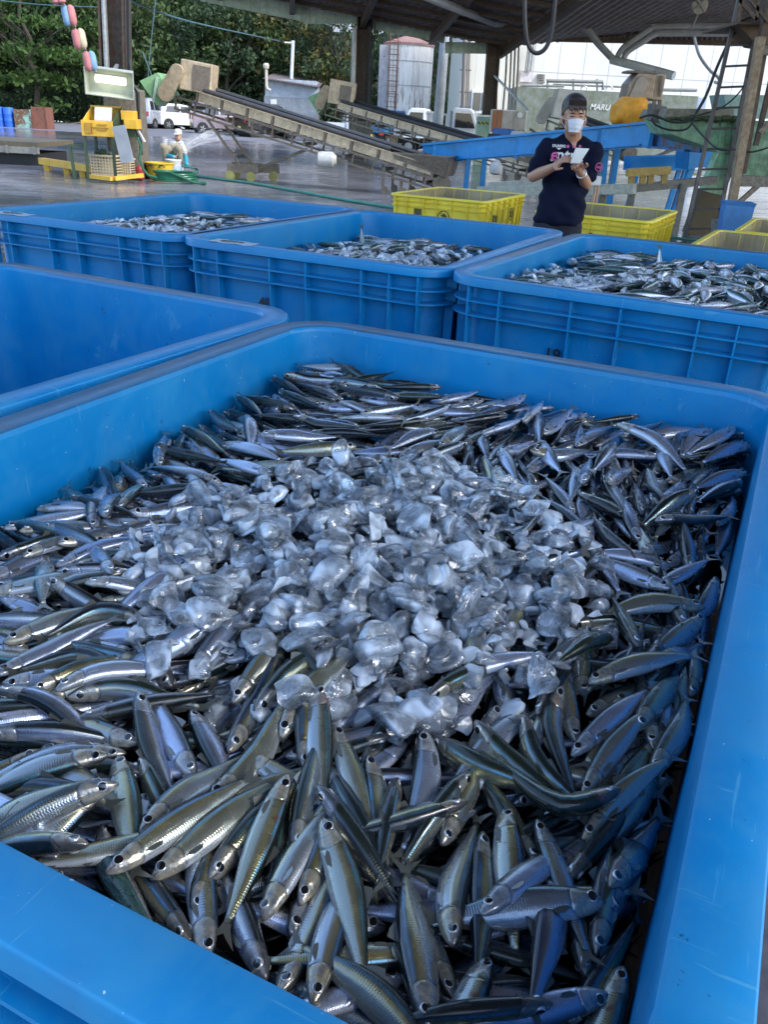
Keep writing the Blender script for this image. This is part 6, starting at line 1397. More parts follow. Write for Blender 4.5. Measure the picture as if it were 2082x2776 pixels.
# mesh basket with green rubble
def crate_mesh(name, cx, cy, w, d, h, m, label):
    r_ = empty(name, (cx, cy, .08), R(-8), label, 'basket'); t = MB(); t.box((-w/2, -d/2, 0), (w/2, d/2, .02))
    for k in range(7): z = .03+k*(h-.03)/6.0; t.box((-w/2, -d/2, z-.012), (w/2, -d/2+.012, z+.012)); t.box((-w/2, d/2-.012, z-.012), (w/2, d/2, z+.012)); t.box((-w/2, -d/2+.013, z-.011), (-w/2+.012, d/2-.013, z+.011)); t.box((w/2-.012, -d/2+.013, z-.011), (w/2, d/2-.013, z+.011))
    for k in range(9): x = -w/2+k*w/8; t.box((x-.012, -d/2-.003, 0), (x+.012, -d/2+.016, h)); t.box((x-.012, d/2-.016, 0), (x+.012, d/2+.003, h))
    t.box((-w/2-.02, -d/2-.02, h), (w/2+.02, -d/2+.02, h+.03)); t.box((-w/2-.02, d/2-.02, h), (w/2+.02, d/2+.02, h+.03)); t.box((-w/2-.02, -d/2+.021, h), (-w/2+.02, d/2-.021, h+.03)); t.box((w/2-.02, -d/2+.021, h), (w/2+.02, d/2-.021, h+.03)); t.build('mesh_wall', m, r_); return r_
BK = paint('basket_cream', (.52, .42, .26), .6, amt=.2)
crate_mesh('mesh_basket', PY(276, 450, 17.6).x, 17.9, .50, .38, .36, BK, 'cream plastic mesh basket under the yellow desk'); crate_mesh('mesh_basket', PY(326, 455, 18).x, 18.2, .42, .34, .30, BK, 'second cream basket right of the desk legs')
t = MB(); rr2 = random.Random(3)
for k in range(5): t.box((-.09, -.06, -.03), (.09, .06, .03), M=Matrix.Translation((PY(258+k*9, 420, 17.7).x, 17.85+rr2.uniform(-.05, .05), .47)) @ Euler((rr2.uniform(-1, 1), rr2.uniform(-1, 1), rr2.uniform(0, 3))).to_matrix().to_4x4())
tag(t.build('green_offcuts', DG), 'dark green offcuts piled in the cream mesh basket', 'offcuts', kind='stuff')
# yellow floor rails and the low platform
t = MB(); t.beam(PY(112, 436, 19.6), PY(252, 458, 18.0), .16, .13); 
for f in (.1, .5, .8): p = PY(112, 436, 19.6).lerp(PY(252, 458, 18.0), f); t.box((p.x-.06, p.y-.05, 0), (p.x+.06, p.y+.05, p.z-.066))
single('yellow_rail', t, YP, 'yellow steel rail running left from the desk just above the wet floor', 'rail')
t = MB(); t.beam(PY(246, 478, 17.3), PY(303, 485, 17.0), .09, .07); t.beam(PY(310, 484, 17.0), PY(386, 475, 17.4), .09, .07); single('yellow_frame', t, YP, 'low yellow floor frame under the desk and post', 'frame')  # low yellow frame made of two floor bars
b = empty('low_platform', (0, 0, 0), 0, 'low wide grey platform on dark blocks at the left edge', 'platform'); a = PY(103, 420, 20.5)
t = MB(); t.box((a.x-4, 20.5, .40), (a.x, 22.8, .50)); t.build('deck', paint('deck_brown', (.12, .10, .06), .7, amt=.4), b)
t = MB(); t.box((a.x-4, 20.47, .26), (a.x-.003, 20.6, .399)); 
for k in range(6): t.box((a.x-.1-k*.62, 20.44, .25), (a.x-.05-k*.62, 20.469, .42))
t.build('edge_panel', paint('panel_grey', (.25, .24, .21), .6, amt=.3), b); t = MB(); t.box((a.x-4, 20.7, 0), (a.x-.1, 22.5, .25)); t.build('block', BLK, b)
# lamp box (lit)
b = empty('floodlight', PY(300, 220, 17.9), 0, 'white floodlight box with a glowing tube, fixed on the left post', 'lamp'); b.rotation_euler = (R(12), R(4), R(8))
t = MB(); w, h, d = .42, .225, .22
t.box((-w, .0, -h), (w, .02, h)); 
for A_, B2, C_, D_ in (((-w, 0, h), (w, 0, h), (w+.03, -d, h+.01), (-w-.03, -d, h+.01)), ((-w, 0, -h), (w, 0, -h), (w+.03, -d, -h-.01), (-w-.03, -d, -h-.01)), ((-w, 0, -h), (-w, 0, h), (-w-.03, -d, h+.01), (-w-.03, -d, -h-.01)), ((w, 0, -h), (w, 0, h), (w+.03, -d, h+.01), (w+.03, -d, -h-.01))):
    n_ = Vector(B2)-Vector(A_); m_ = Vector(D_)-Vector(A_); nn_ = n_.cross(m_).normalized()*.008; vs = [Vector(v)+nn_ for v in (A_, B2, C_, D_)]+[Vector(v)-nn_ for v in (A_, B2, C_, D_)]; t.add(vs, [(0, 1, 2, 3), (7, 6, 5, 4), (0, 4, 5, 1), (1, 5, 6, 2), (2, 6, 7, 3), (3, 7, 4, 0)])
t.build('housing', paint('lamp_white', (.40, .43, .37), .4, amt=.1), b)
LT = NT('lit_tube'); LT.set(col=(1, 1, .8), em=(1, .98, .62), es=1.3); t = MB(); t.tube([(-.28, -.06, .02), (.28, -.06, .02)], .055, 10); t.build('tube', LT.m, b, smooth=True)
t = MB(); t.box((-.3, -.02, -.04), (.3, -.003, .10)); t.build('reflector', WHT, b)
t = MB(); t.beam((0, .02, .1), (.05, .5, .2), .06, .05); t.build('bracket', GALV, b)
# hanging net floats
b_cols = {'r': paint('float_red', (.42, .16, .16), .8, amt=.15, sc=8), 'b': paint('float_blue', (.16, .28, .42), .8, amt=.15, sc=8), 'c': paint('float_cream', (.48, .40, .28), .8, amt=.15, sc=8)}
ropep = []
for k, (x, y0, y1, ca, cb) in enumerate(((158, -14, 14, 'r', 'r'), (186, 10, 75, 'b', 'r'), (214, 74, 137, 'r', 'c'), (243, 135, 197, 'r', 'b'))):
    Y = 17+k*.1; c = PY(x, (y0+y1)/2, Y); h = (PY(x, y0, Y).z-PY(x, y1, Y).z)*.9; r_ = .075
    b = empty('net_float', c, R(20*k), ('red float tube at the top of the string, cut by the picture edge', 'blue and red float tube, second on the hanging string', 'red and cream float tube, third on the hanging string', 'red and blue float tube, lowest on the hanging string')[k], 'float', 'float tubes on a string'); b.rotation_euler = (0, R(-7), R(10*k))
    for s_, cc in ((-1, ca), (1, cb)):
        t = MB(); t.lathe([(.02, -h/2), (r_*.8, -h/2+.03), (r_, -h/4), (r_, h/4), (r_*.8, h/2-.03), (.02, h/2)], 10, M=Matrix.Translation((s_*r_*.62, 0, 0))); t.build('tube', b_cols[cc], b, smooth=True)
    ropep += [c+Vector((-.06, 0, h/2)), c+Vector((.10, .0, -h/2))]
t = MB(); t.tube([ropep[0]+Vector((-.4, 0, .5))]+ropep, .012, 5); single('float_rope', t, paint('rope_grey', (.3, .25, .22), .8), 'thin rope the float tubes hang on', 'rope')
# wires over the yard
for pts, r_, lb in (([(640, -30, 30), (760, 30, 40), (900, 70, 50)], .022, 'upper thin blue wire crossing in front of the trees'), ([(345, 0, 25), (520, 60, 40), (760, 112, 58)], .03, 'lower thin wire crossing in front of the trees'), ([(422, -10, 20), (405, 150, 20), (398, 240, 20)], .012, 'thin dark wire hanging right of the left post'), ([(385, 140, 20), (428, 250, 20)], .014, 'thin slanting stay above the conveyor hood'), ([(0, 2, 40), (130, 14, 40), (280, 20, 40)], .02, 'faint wire at the top left before the trees')):
    pipe('wire', pts, r_, paint('wire_blue', (.05, .12, .14), .5), lb, 'wire')
# tub, bucket, hose
b = empty('yellow_tub', (PY(430, 478, 18.6).x, 18.7, 0), 0, 'yellow plastic carrying tub with dark handles beside the left post', 'tub')
t = MB(); t.lathe([(.20, 0), (.24, .02), (.29, .30), (.31, .31), (.31, .33), (.27, .33), (.22, .04), (.0, .03)], 24, cap=False); t.build('shell', paint('tub_yellow', (.62, .42, .03), .5, amt=.2), b, smooth=True)
for s_ in (-1, 1): t = MB(); t.tube([(.06*math.cos(a)+s_*.12, -.29, .24+.05*math.sin(a)) for a in [math.pi*k/8 for k in range(9)]], .012, 6); t.build('handle', BLK, b)
b = empty('white_bucket', (PY(472, 474, 19.2).x-.03, 19.3, 0), 0, 'white bucket with a blue label in front of the squatting man', 'bucket')
t = MB(); t.lathe([(.13, 0), (.165, .34), (.175, .35), (.175, .37), (.15, .37), (.12, .02), (0, .02)], 20, cap=False); t.build('shell', WHT, b, smooth=True)
t = MB(); t.lathe([(.149, .08), (.161, .25), (.163, .25), (.151, .08)], 20, cap=False); t.build('label_band', paint('label_blue', (.04, .28, .5), .5, amt=.45, dirt=(.7, .7, .7), sc=12), b, smooth=True)
HG1 = paint('hose_green', (.01, .10, .05), .35, amt=.1); HG2 = paint('hose_teal', (.04, .19, .15), .4, amt=.1)
t = MB(); c = PY(475, 488, 18.0); pts = []
for k in range(96): a = k*2*math.pi/20; pts.append((c.x+(.40+.04*math.sin(k*.7))*math.cos(a), c.y+.02+.34*math.sin(a)*(1+.05*math.sin(k)), .03+.038*(k/20)))
t.tube(pts, .024, 8); t.tube([pts[-1], (c.x+.44, c.y-.3, .05), (c.x+.62, c.y-.25, .03)], .024, 8); t.lathe([(.03, -.06), (.04, 0), (.03, .06)], 8, M=Matrix.Translation((c.x+.62, c.y-.25, .04)) @ Euler((0, R(90), 0)).to_matrix().to_4x4()); single('hose_coil', t, HG1, 'coiled dark green hose lying on the wet floor', 'hose', smooth=True)
t = MB(); pts = [PZ(x, y, .03) for x, y in ((484, 471), (540, 478), (600, 486), (680, 496), (760, 510), (840, 525), (930, 541), (1030, 557), (1120, 570))]; t.tube(pts, .028, 8); single('water_hose', t, HG2, 'long teal hose stretched across the yard behind the blue tubs', 'hose', smooth=True)
t = MB(); t.tube([PZ(x, y, .03) for x, y in ((1795, 640), (1850, 648), (1900, 652), (1960, 655))], .022, 8); single('water_hose', t, HG2, 'short piece of teal hose seen behind the right tub', 'hose', smooth=True)
t = MB(); t.tube([PY(x, y, 17.6) for x, y in ((372, 372), (382, 400), (376, 430), (388, 460), (402, 476), (425, 482))], .026, 8); single('water_hose', t, HG1, 'green hose hanging down the left post beside the yellow tub', 'hose', smooth=True)
t = MB(); 
for x0, y0, x1, y1 in ((369, 345, 392, 385), (371, 350, 388, 380)): t.beam(PY(x0, y0, 17.9), PY(x1, y1, 17.9), .11, .02)
single('white_cloth', t, paint('cloth_white', (.55, .55, .58), .9), 'white cloth hanging on the right side of the left post', 'cloth')
t = MB(); t.lathe([(.02, 0), (.08, .04), (.09, .22), (.06, .28), (.02, .30)], 12); o = single('red_can', t, paint('can_red', (.32, .02, .02), .5), 'red can on the floor beside the left post', 'can'); o.location = (PY(381, 470, 18.0).x-.03, 18.05, 0)
# ---------------------------------------------------------------- people
def remesh_body(name, parts, vox, mat, parent, smooth=4):
    """parts: chains of (point, radius) and ellipsoids; united into one continuous skin"""
    bm = bmesh.new()
    for p in parts:
        if p[0] == 'chain':
            pts = p[1]
            for (a, ra), (b, rb) in zip(pts, pts[1:]):
                a = Vector(a); b = Vector(b); L = (b-a).length; n = max(2, int(L/(min(ra, rb)*.35)))
                for i in range(n+1): f = i/n; bmesh.ops.create_icosphere(bm, subdivisions=2, radius=ra+(rb-ra)*f, matrix=Matrix.Translation(a.lerp(b, f)))
        else:
            c, r_, e = p[1], p[2], (p[3] if len(p) > 3 else (0, 0, 0)); bmesh.ops.create_icosphere(bm, subdivisions=3, radius=1, matrix=Matrix.Translation(c) @ Euler(e).to_matrix().to_4x4() @ Matrix.Diagonal((*r_, 1)))
    me = bpy.data.meshes.new('t'); bm.to_mesh(me); bm.free(); o = bpy.data.objects.new('t', me); C.objects.link(o)
    m = o.modifiers.new('r', 'REMESH'); m.mode = 'VOXEL'; m.voxel_size = vox; m.use_smooth_shade = True; m2 = o.modifiers.new('s', 'SMOOTH'); m2.factor = .5; m2.iterations = smooth
    dg = bpy.context.evaluated_depsgraph_get(); e = bpy.data.meshes.new_from_object(o.evaluated_get(dg)); bpy.data.objects.remove(o); e.materials.clear(); e.materials.append(mat)
    q_ = bpy.data.objects.new(name, e); C.objects.link(q_); q_.parent = parent; e.polygons.foreach_set('use_smooth', [True]*len(e.polygons)); return q_
SKIN = NT('skin'); n_ = SKIN.noise(30, 3, .6, SKIN.coord('Object')); SKIN.set(col=SKIN.mix(n_, (.36, .18, .11), (.48, .26, .17)), rough=.5, sss=.05); SKIN = SKIN.m
HAIR = paint('hair_dark', (.030, .017, .013), .45, amt=.1, sc=30, var=.3, bump=.002); 
def cloth(name, c, sc=9):
    s = NT(name); p = s.coord('Object'); n = s.noise(sc, 4, .6, p, .6); n2 = s.noise(300, 2, .5, p); s.set(col=s.mix(s.ramp(n, [(.3, 0), (.7, 1)]), tuple(x*.8 for x in c), c), rough=.9, spec=.2); s.bump(s.math('ADD', n, s.math('MULTIPLY', n2, .05)), .012, .55); return s.m
NAVY = cloth('navy_cotton', (.0025, .005, .022)); TROU = cloth('grey_trousers', (.03, .03, .042)); MASK = cloth('mask_white', (.72, .74, .80), 20)
PINK = paint('print_pink', (.62, .09, .32), .6, bump=0); PWH = paint('print_white', (.75, .76, .80), .6, bump=0)
O_ = PY(1522, 560, 6.2); base = Vector((O_.x, 6.2, 0)); man = empty('person', base, 0, 'man in a navy T-shirt and white face mask looking down at a notepad', 'person')
def P(x, y, dy=0): return PY(x, y, 6.2+dy)-base
hd = P(1557, 318, -.02); nk = P(1556, 378, .06)
shL, shR = P(1483, 402, .06), P(1612, 410, .06); elL, wrL = P(1446, 478, .03), P(1503, 452, -.20); elR, wrR = P(1590, 500, .03), P(1575, 466, -.20)
hip = P(1514, 600, .04); kL = Vector((hip.x-.10, .0, .45)); kR = Vector((hip.x+.09, .0, .45)); fL = Vector((hip.x-.13, .02, .07)); fR = Vector((hip.x+.12, .02, .07))
parts = [('e', hd+Vector((0, .02, .035)), (.076, .095, .086), (.35, 0, 0)), ('e', hd+Vector((0, -.035, -.035)), (.062, .065, .080), (.25, 0, 0)), ('e', hd+Vector((0, -.045, -.085)), (.036, .036, .03)),
    ('e', hd+Vector((0, -.100, -.022)), (.012, .018, .020)), ('e', hd+Vector((-.078, .015, -.02)), (.012, .022, .032)), ('e', hd+Vector((.078, .015, -.02)), (.012, .022, .032)),
    ('chain', [(hd+Vector((0, .02, -.03)), .058), (nk+Vector((0, .01, .0)), .058), (nk+Vector((0, .02, -.08)), .075)]),
    ('chain', [(shL, .058), (shL.lerp(elL, .5), .047), (elL, .040), (elL.lerp(wrL, .35), .040), (wrL, .026)]), ('chain', [(shR, .058), (shR.lerp(elR, .5), .047), (elR, .040), (elR.lerp(wrR, .35), .040), (wrR, .026)]),
    ('chain', [(shL, .06), (nk+Vector((0, .035, -.09)), .07), (shR, .06)]), ('chain', [(nk+Vector((0, .04, -.1)), .085), (hip+Vector((0, .01, .25)), .09), (hip, .095)]),
    ('chain', [(hip+Vector((-.08, 0, -.02)), .088), (kL, .058), (fL, .042), (fL+Vector((0, -.12, -.03)), .035)]), ('chain', [(hip+Vector((.08, 0, -.02)), .088), (kR, .058), (fR, .042), (fR+Vector((0, -.12, -.03)), .035)])]
def hand(wr, palm_to, side, curl, up_):
    """palm plus thumb and four unequal bent fingers"""
    wr = Vector(wr); d = (Vector(palm_to)-wr).normalized(); u_ = Vector(up_); s_ = d.cross(u_).normalized()*side; u_ = s_.cross(d).normalized()*side
    out = [('chain', [(wr, .024), (wr+d*.035, .026)]), ('chain', [(wr+d*.03-s_*.022, .015), (wr+d*.085-s_*.027, .013)]), ('chain', [(wr+d*.03, .016), (wr+d*.09, .014)]), ('chain', [(wr+d*.03+s_*.022, .015), (wr+d*.085+s_*.026, .013)])]
    for k, (o, L) in enumerate(((-.029, .062), (-.010, .074), (.010, .070), (.029, .055))):
        b = wr+d*.09+s_*o; c1 = curl*(1+.15*k); p1 = b+(d*math.cos(c1*.5)-u_*math.sin(c1*.5))*L*.45; p2 = p1+(d*math.cos(c1*1.2)-u_*math.sin(c1*1.2))*L*.32; p3 = p2+(d*math.cos(c1*1.8)-u_*math.sin(c1*1.8))*L*.25
        out.append(('chain', [(b, .0095), (p1, .0088), (p2, .0080), (p3, .0068)]))
    b = wr+d*.03-s_*.026; p1 = b+(d*.5-s_*.7-u_*.2).normalized()*.036; p2 = p1+(d*.9-s_*.25-u_*.35).normalized()*.030; p3 = p2+(d-u_*.4).normalized()*.022; out.append(('chain', [(b, .013), (p1, .0115), (p2, .010), (p3, .0085)])); return out
parts += hand(wrL, P(1537, 424, -.30), -1, .55, (-.3, -.5, .8)); parts += hand(wrR, P(1558, 432, -.30), 1, .75, (0, .75, .6))
remesh_body('body', parts, .0055, SKIN, man)
remesh_body('hair', [('e', hd+Vector((0, .035, .060)), (.086, .104, .090), (.35, 0, 0)), ('e', hd+Vector((0, -.030, .078)), (.064, .040, .042), (.5, 0, 0)), ('e', hd+Vector((0, .075, -.01)), (.074, .05, .075)), ('e', hd+Vector((-.071, .025, .03)), (.014, .036, .04)), ('e', hd+Vector((.071, .025, .03)), (.014, .036, .04))]
    +[('chain', [(hd+Vector((x, -.066, .090)), .017), (hd+Vector((x*1.10, -.092, .064)), .010), (hd+Vector((x*1.15+.008, -.099, .040+.012*math.sin(x*190)-abs(x)*.2)), .004)]) for x in (-.052, -.036, -.02, -.004, .012, .028, .044)], .005, HAIR, man, 2)
t = MB(); n = 9; vs = []; 
for i in range(n):
    for j in range(n):
        a = (j/(n-1)-.5)*2; b_ = i/(n-1); x = a*(.054-.018*b_); z = -.016-.074*b_+(.010 if i == 0 else 0)*(1-abs(a))*1.2; y = -.136-.008*math.sin(b_*math.pi)+.042*a*a+.022*b_+.004*math.sin(i*2.2); vs.append(hd+Vector((x, y, z)))
t.add(vs+[v+Vector((0, .006, 0)) for v in vs], [f for i in range(n-1) for j in range(n-1) for f in ((i*n+j, i*n+j+1, (i+1)*n+j+1, (i+1)*n+j), (n*n+i*n+j, n*n+(i+1)*n+j, n*n+(i+1)*n+j+1, n*n+i*n+j+1))])
for s_ in (-1, 1): t.tube([hd+Vector((s_*.060, -.062, -.018)), hd+Vector((s_*.081, .0, -.005))], .0022, 5); t.tube([hd+Vector((s_*.050, -.05, -.075)), hd+Vector((s_*.081, .0, -.03))], .0022, 5)
t.build('face_mask', MASK, man, smooth=True, angle=180)
for s_ in (-1, 1):
    t = MB(); t.tube([hd+Vector((s_*.030+x, -.0905+.15*x*x*20+abs(s_*.03+x)*.12-.004, .006-.002*math.cos(x*60))) for x in (-.013, -.006, 0, .006, .013)], .0028, 5); t.build('closed_eyelid', HAIR, man); t = MB(); t.tube([hd+Vector((s_*.030+x, -.093+abs(s_*.03+x)*.12, .024-.25*abs(x)*.6)) for x in (-.016, -.006, .006, .016)], .0035, 5); t.build('eyebrow', HAIR, man)
def up2(a, b, f): return Vector(a).lerp(Vector(b), f)
tors = [('chain', [(nk+Vector((0, .02, -.055)), .074), (nk+Vector((0, .03, -.10)), .10)]), ('e', nk+Vector((0, .03, -.115)), (.150, .105, .085)), ('chain', [(shL+Vector((.01, 0, -.01)), .066), (nk+Vector((-.05, .03, -.05)), .085), (nk+Vector((.05, .03, -.05)), .085), (shR+Vector((-.01, 0, -.01)), .066)])]
ch_ = P(1545, 470, .05); he = P(1518, 574, .03)
for i in range(15):
    f = i/14; c = (nk+Vector((0, .035, -.15))).lerp(he+Vector((0, 0, -.05)), f); tors.append(('e', c, (.166-.006*math.sin(f*3.1)+.012*f, .122+.006*f, .06)))
tors += [('chain', [(shL, .068), (up2(shL, elL, .45), .064), (up2(shL, elL, .68), .068)]), ('chain', [(shR, .068), (up2(shR, elR, .45), .064), (up2(shR, elR, .68), .068)])]
sh_o = remesh_body('t_shirt', tors, .008, NAVY, man, 3)
# folds
me = sh_o.data; co = np.empty(len(me.vertices)*3); me.vertices.foreach_get('co', co); co = co.reshape(-1, 3); no = np.array([v.normal[:] for v in me.vertices]); f_ = .006*np.sin(co[:, 0]*46+co[:, 2]*22+2*np.sin(co[:, 2]*13))*np.clip((1.25-co[:, 2])*4, .15, 1)+.004*np.sin(co[:, 2]*70+co[:, 0]*30); co += no*f_[:, None]; zc = he.z-.085; co[:, 2] = np.maximum(co[:, 2], zc+.004*np.sin(co[:, 0]*30)); me.vertices.foreach_set('co', co.ravel()); me.update()
remesh_body('trousers', [('e', hip+Vector((0, 0, .02)), (.155, .112, .10)), ('chain', [(hip+Vector((-.075, 0, -.03)), .102), (kL, .080), (fL+Vector((0, 0, .03)), .068)]), ('chain', [(hip+Vector((.075, 0, -.03)), .102), (kR, .080), (fR+Vector((0, 0, .03)), .068)])], .01, TROU, man, 3)
for f in (fL, fR): t = MB(); t.prism([(-.13, 0), (.10, 0), (.10, .08), (.04, .11), (-.06, .07), (-.13, .05)], -.05, .05, M=Matrix.Translation((f.x, f.y, 0)) @ Matrix.Rotation(R(90), 4, 'Z')); t.build('boot', BLK, man, bevel=.015)
fr = Vector((0, -1, 0))
def on_chest(x, y): p = P(x, y, 0); return Vector((p.x, ch_.y-.128, p.z))
text_mesh('chest_print', 'ntra', .110, PWH, man, on_chest(1540, 421), (R(90), 0, 0), .004, True); text_mesh('chest_print', 'e', .115, PINK, man, on_chest(1500, 419), (R(90), 0, 0), .004, True)
text_mesh('chest_print', 'DUARIG', .024, PWH, man, on_chest(1511, 395), (R(90), 0, 0), .004, True); text_mesh('chest_print', 'Go beyond your dream', .019, PWH, man, on_chest(1523, 434), (R(90), 0, 0), .004, True)
t = MB(); c = on_chest(1511, 400); t.add([c+Vector((-.018, 0, 0)), c+Vector((.018, 0, 0)), c+Vector((0, 0, -.011)), c+Vector((-.018, .004, 0)), c+Vector((.018, .004, 0)), c+Vector((0, .004, -.011))], [(0, 1, 2), (5, 4, 3), (0, 3, 4, 1), (1, 4, 5, 2), (2, 5, 3, 0)]); t.build('chest_print', PWH, man)
for x in (1535, 1551, 1567):
    c = on_chest(x, 396); t = MB(); ps = [((.014 if k % 2 == 0 else .006)*math.sin(k*math.pi/5), (.014 if k % 2 == 0 else .006)*math.cos(k*math.pi/5)) for k in range(10)]; t.prism(ps, -.002, .002, M=Matrix.Translation(c)); t.build('chest_star', PINK, man)
sc_ = up2(shR, elR, .45)+Vector((.045, -.062, 0)); t = MB(); t.tube([sc_+Vector((.026*math.cos(a), 0+.012*math.cos(a), .026*math.sin(a))) for a in [math.pi*k/10 for k in range(20)]], .003, 5, closed=True); t.build('sleeve_ring', PINK, man); text_mesh('sleeve_print', 'dua', .026, PINK, man, sc_+Vector((0, -.003, 0)), (R(90), 0, R(15)), .002, True)
w_ = wrR+(elR-wrR).normalized()*.03; dx = (elR-wrR).normalized(); t = MB(); a1 = dx.orthogonal().normalized(); a2 = dx.cross(a1); t.tube([w_+a1*math.cos(a)*.031+a2*math.sin(a)*.031 for a in [math.pi*k/8 for k in range(16)]], .006, 6, closed=True); c = w_+Vector((.0, -.030, .012)); t.lathe([(.017, -.004), (.018, .004), (.0, .005)], 14, M=Matrix.Translation(c) @ Euler((R(70), 0, 0)).to_matrix().to_4x4()); t.build('wrist_watch', paint('watch_steel', (.6, .6, .58), .25, .8, amt=.05), man, smooth=True)
b = empty('notepad', (0, 0, 0), 0, 'white notepad held open in the left hand of the man in navy', 'notepad')
q0, q1, q2_, q3_ = [PY(x, y, 6.2+d) for x, y, d in ((1561, 402, -.26), (1598, 404, -.24), (1572, 443, -.33), (1546, 442, -.35))]
nn_ = (q1-q0).cross(q2_-q0).normalized(); nn_ = nn_ if nn_.y < 0 else -nn_
t = MB(); vs = [q0, q1, q2_, q3_]; t.add([v+nn_*.006 for v in vs]+[v-nn_*.006 for v in vs], [(0, 1, 2, 3), (7, 6, 5, 4), (0, 4, 5, 1), (1, 5, 6, 2), (2, 6, 7, 3), (3, 7, 4, 0)]); t.build('pages', paint('pad_pages', (.62, .63, .62), .5, amt=.05), b, bevel=.002)
# squatting man with the hose
sb = Vector((PY(470, 460, 21.6).x, 21.6, 0)); sq = empty('person', sb, 0, 'man in a white cap, striped shirt and overalls squatting and spraying water', 'person')
def Q(x, y, dy=0): return PY(x, y, 21.6+dy)-sb
h2 = Q(482, 369, 0); hip2 = Vector((Q(470, 430).x-.02, .15, .30)); ck = Q(470, 395, .02)
kn = [Vector((hip2.x-.13, -.30, .52)), Vector((hip2.x+.22, -.28, .50))]; an = [Vector((hip2.x-.11, -.16, .09)), Vector((hip2.x+.20, -.14, .09))]
s1, s2 = ck+Vector((-.17, 0, .06)), ck+Vector((.17, 0, .05)); e1, e2_ = ck+Vector((-.20, -.16, -.20)), ck+Vector((.30, -.10, -.18)); w1, w2 = ck+Vector((.04, -.40, -.22)), ck+Vector((.36, -.30, -.34))
parts = [('e', h2+Vector((0, .01, .01)), (.075, .09, .10)), ('e', h2+Vector((.01, -.04, -.05)), (.055, .055, .06)), ('e', h2+Vector((.012, -.095, -.01)), (.011, .016, .018)), ('e', h2+Vector((-.076, .01, -.01)), (.012, .02, .03)), ('chain', [(h2+Vector((0, .02, -.04)), .05), (ck+Vector((0, 0, .1)), .07)]),
    ('chain', [(s1, .06), (e1, .042), (w1, .03)]), ('chain', [(s2, .06), (e2_, .042), (w2, .03)]), ('chain', [(s1, .07), (s2, .07)]), ('chain', [(ck+Vector((0, .03, .0)), .13), (hip2, .14)]),
    ('chain', [(hip2, .10), (kn[0], .065), (an[0], .045), (an[0]+Vector((0, -.14, -.05)), .035)]), ('chain', [(hip2, .10), (kn[1], .065), (an[1], .045), (an[1]+Vector((0, -.14, -.05)), .035)])]
parts += hand(w1, w1+Vector((.08, -.05, .02)), 1, 1.0, (0, 0, 1))+hand(w2, w2+Vector((.02, -.06, -.06)), -1, .9, (0, 0, 1))
remesh_body('body', parts, .009, SKIN, sq)
ss = NT('striped_shirt'); pz2 = ss.n('SeparateXYZ'); ss.L(ss.coord('Object'), pz2.inputs[0]); ss.set(col=ss.ramp(ss.math('FRACT', ss.math('MULTIPLY', pz2.outputs[2], 18)), [(.78, (.46, .45, .46)), (.82, (.24, .22, .25))]), rough=.85)
remesh_body('striped_shirt', [('chain', [(s1, .085), (s2, .085)]), ('chain', [(ck+Vector((0, .02, .02)), .165), (hip2+Vector((0, 0, .12)), .165)]), ('chain', [(s1, .085), (up2(s1, e1, .75), .075)]), ('chain', [(s2, .085), (up2(s2, e2_, .75), .075)])], .012, ss.m, sq)
remesh_body('overalls', [('e', hip2+Vector((0, 0, .02)), (.185, .17, .17)), ('chain', [(hip2, .135), (kn[0], .10), (an[0]+Vector((0, 0, .03)), .08)]), ('chain', [(hip2, .135), (kn[1], .10), (an[1]+Vector((0, 0, .03)), .08)]), ('e', ck+Vector((.01, -.10, -.08)), (.12, .075, .14)), ('chain', [(ck+Vector((-.08, -.13, 0)), .022), (ck+Vector((-.10, -.04, .13)), .02)]), ('chain', [(ck+Vector((.09, -.13, 0)), .022), (ck+Vector((.10, -.04, .13)), .02)])], .012, cloth('beige_overalls', (.30, .27, .20)), sq)
t = MB(); t.lathe([(.092, 0), (.098, .03), (.085, .085), (.05, .115), (0, .12)], 16, M=Matrix.Translation(h2+Vector((0, .01, .045)))); t.add([h2+Vector((x, y, z)) for x, y, z in ((-.07, -.05, .055), (.08, -.05, .055), (.07, -.16, .035), (-.05, -.16, .035), (-.07, -.05, .063), (.08, -.05, .063), (.07, -.16, .043), (-.05, -.16, .043))], [(0, 3, 2, 1), (4, 5, 6, 7), (0, 1, 5, 4), (1, 2, 6, 5), (2, 3, 7, 6), (3, 0, 4, 7)]); t.build('cap', cloth('cap_white', (.62, .58, .54)), sq, smooth=True)
TEAL = paint('glove_teal', (.02, .26, .34), .5, amt=.2); 
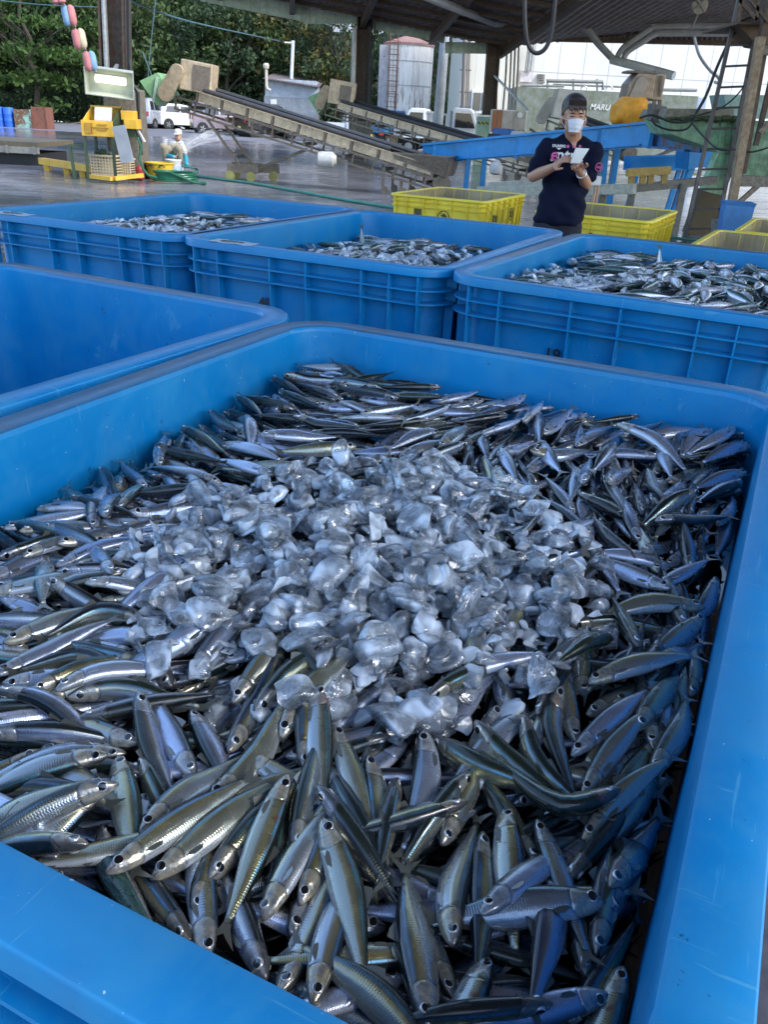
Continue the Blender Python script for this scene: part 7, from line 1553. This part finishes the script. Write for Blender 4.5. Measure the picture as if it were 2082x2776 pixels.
for w, e in ((w1, e1), (w2, e2_)): remesh_body('sleeve_glove', [('chain', [(up2(w, e, .75), .058), (w, .045), (w+(w-e).normalized()*.07, .052)])], .01, TEAL, sq)
for a in an: t = MB(); t.prism([(-.20, 0), (.10, 0), (.10, .22), (0, .22), (-.05, .10), (-.20, .07)], -.055, .055, M=Matrix.Translation((a.x, a.y, 0)) @ Matrix.Rotation(R(90), 4, 'Z')); t.build('boot', WHT, sq, bevel=.02)
# water spray
WS = NT('spray_water'); WS.set(col=(.9, .93, .97), rough=.2); tp_ = WS.n('BsdfTransparent'); mx = WS.n('MixShader'); nz_ = WS.noise(14, 4, .7, WS.coord('Object')); WS.L(WS.ramp(nz_, [(.40, .0), (.80, .20)]), mx.inputs[0]); WS.L(tp_.outputs[0], mx.inputs[1]); WS.L(WS.b.outputs[0], mx.inputs[2]); WS.L(mx.outputs[0], WS.out.inputs[0])
src_ = sb+w1+Vector((.12, -.05, .02)); t = MB(); rw = random.Random(2)
for k in range(34):
    e = PY(552+rw.uniform(-28, 55), 352+rw.uniform(-6, 26), 24+rw.uniform(-1, 1.5)); pts = [src_.lerp(e, f)+Vector((0, 0, .25*f*(1-f))) for f in (0, .25, .5, .75, 1)]; t.tube(pts, [.006, .010, .015, .022, .03], 5)
for k in range(260): f = rw.uniform(.5, 1.0); e = PY(560+rw.uniform(-35, 90), 350+rw.uniform(-14, 34), 24.5); p = src_.lerp(e, f); t.lathe([(0, -.012), (.011, 0), (0, .012)], 4, M=Matrix.Translation(p+Vector((rw.gauss(0, .12), rw.gauss(0, .2), rw.gauss(0, .12)))))
tag(t.build('water_spray', WS.m, smooth=True), 'fan of water spraying from the hose of the squatting man', 'water spray', kind='stuff')
t = MB(); t.tube([sb+w1+Vector((.10, -.05, 0)), sb+w1+Vector((.02, -.1, -.12)), PY(500, 452, 21.0), PY(528, 455, 21.0), PZ(537, 464, .03), PZ(515, 473, .03), PZ(484, 471, .03)], .024, 8); single('water_hose', t, HG2, 'teal hose looping from the hands of the squatting man', 'hose', smooth=True)
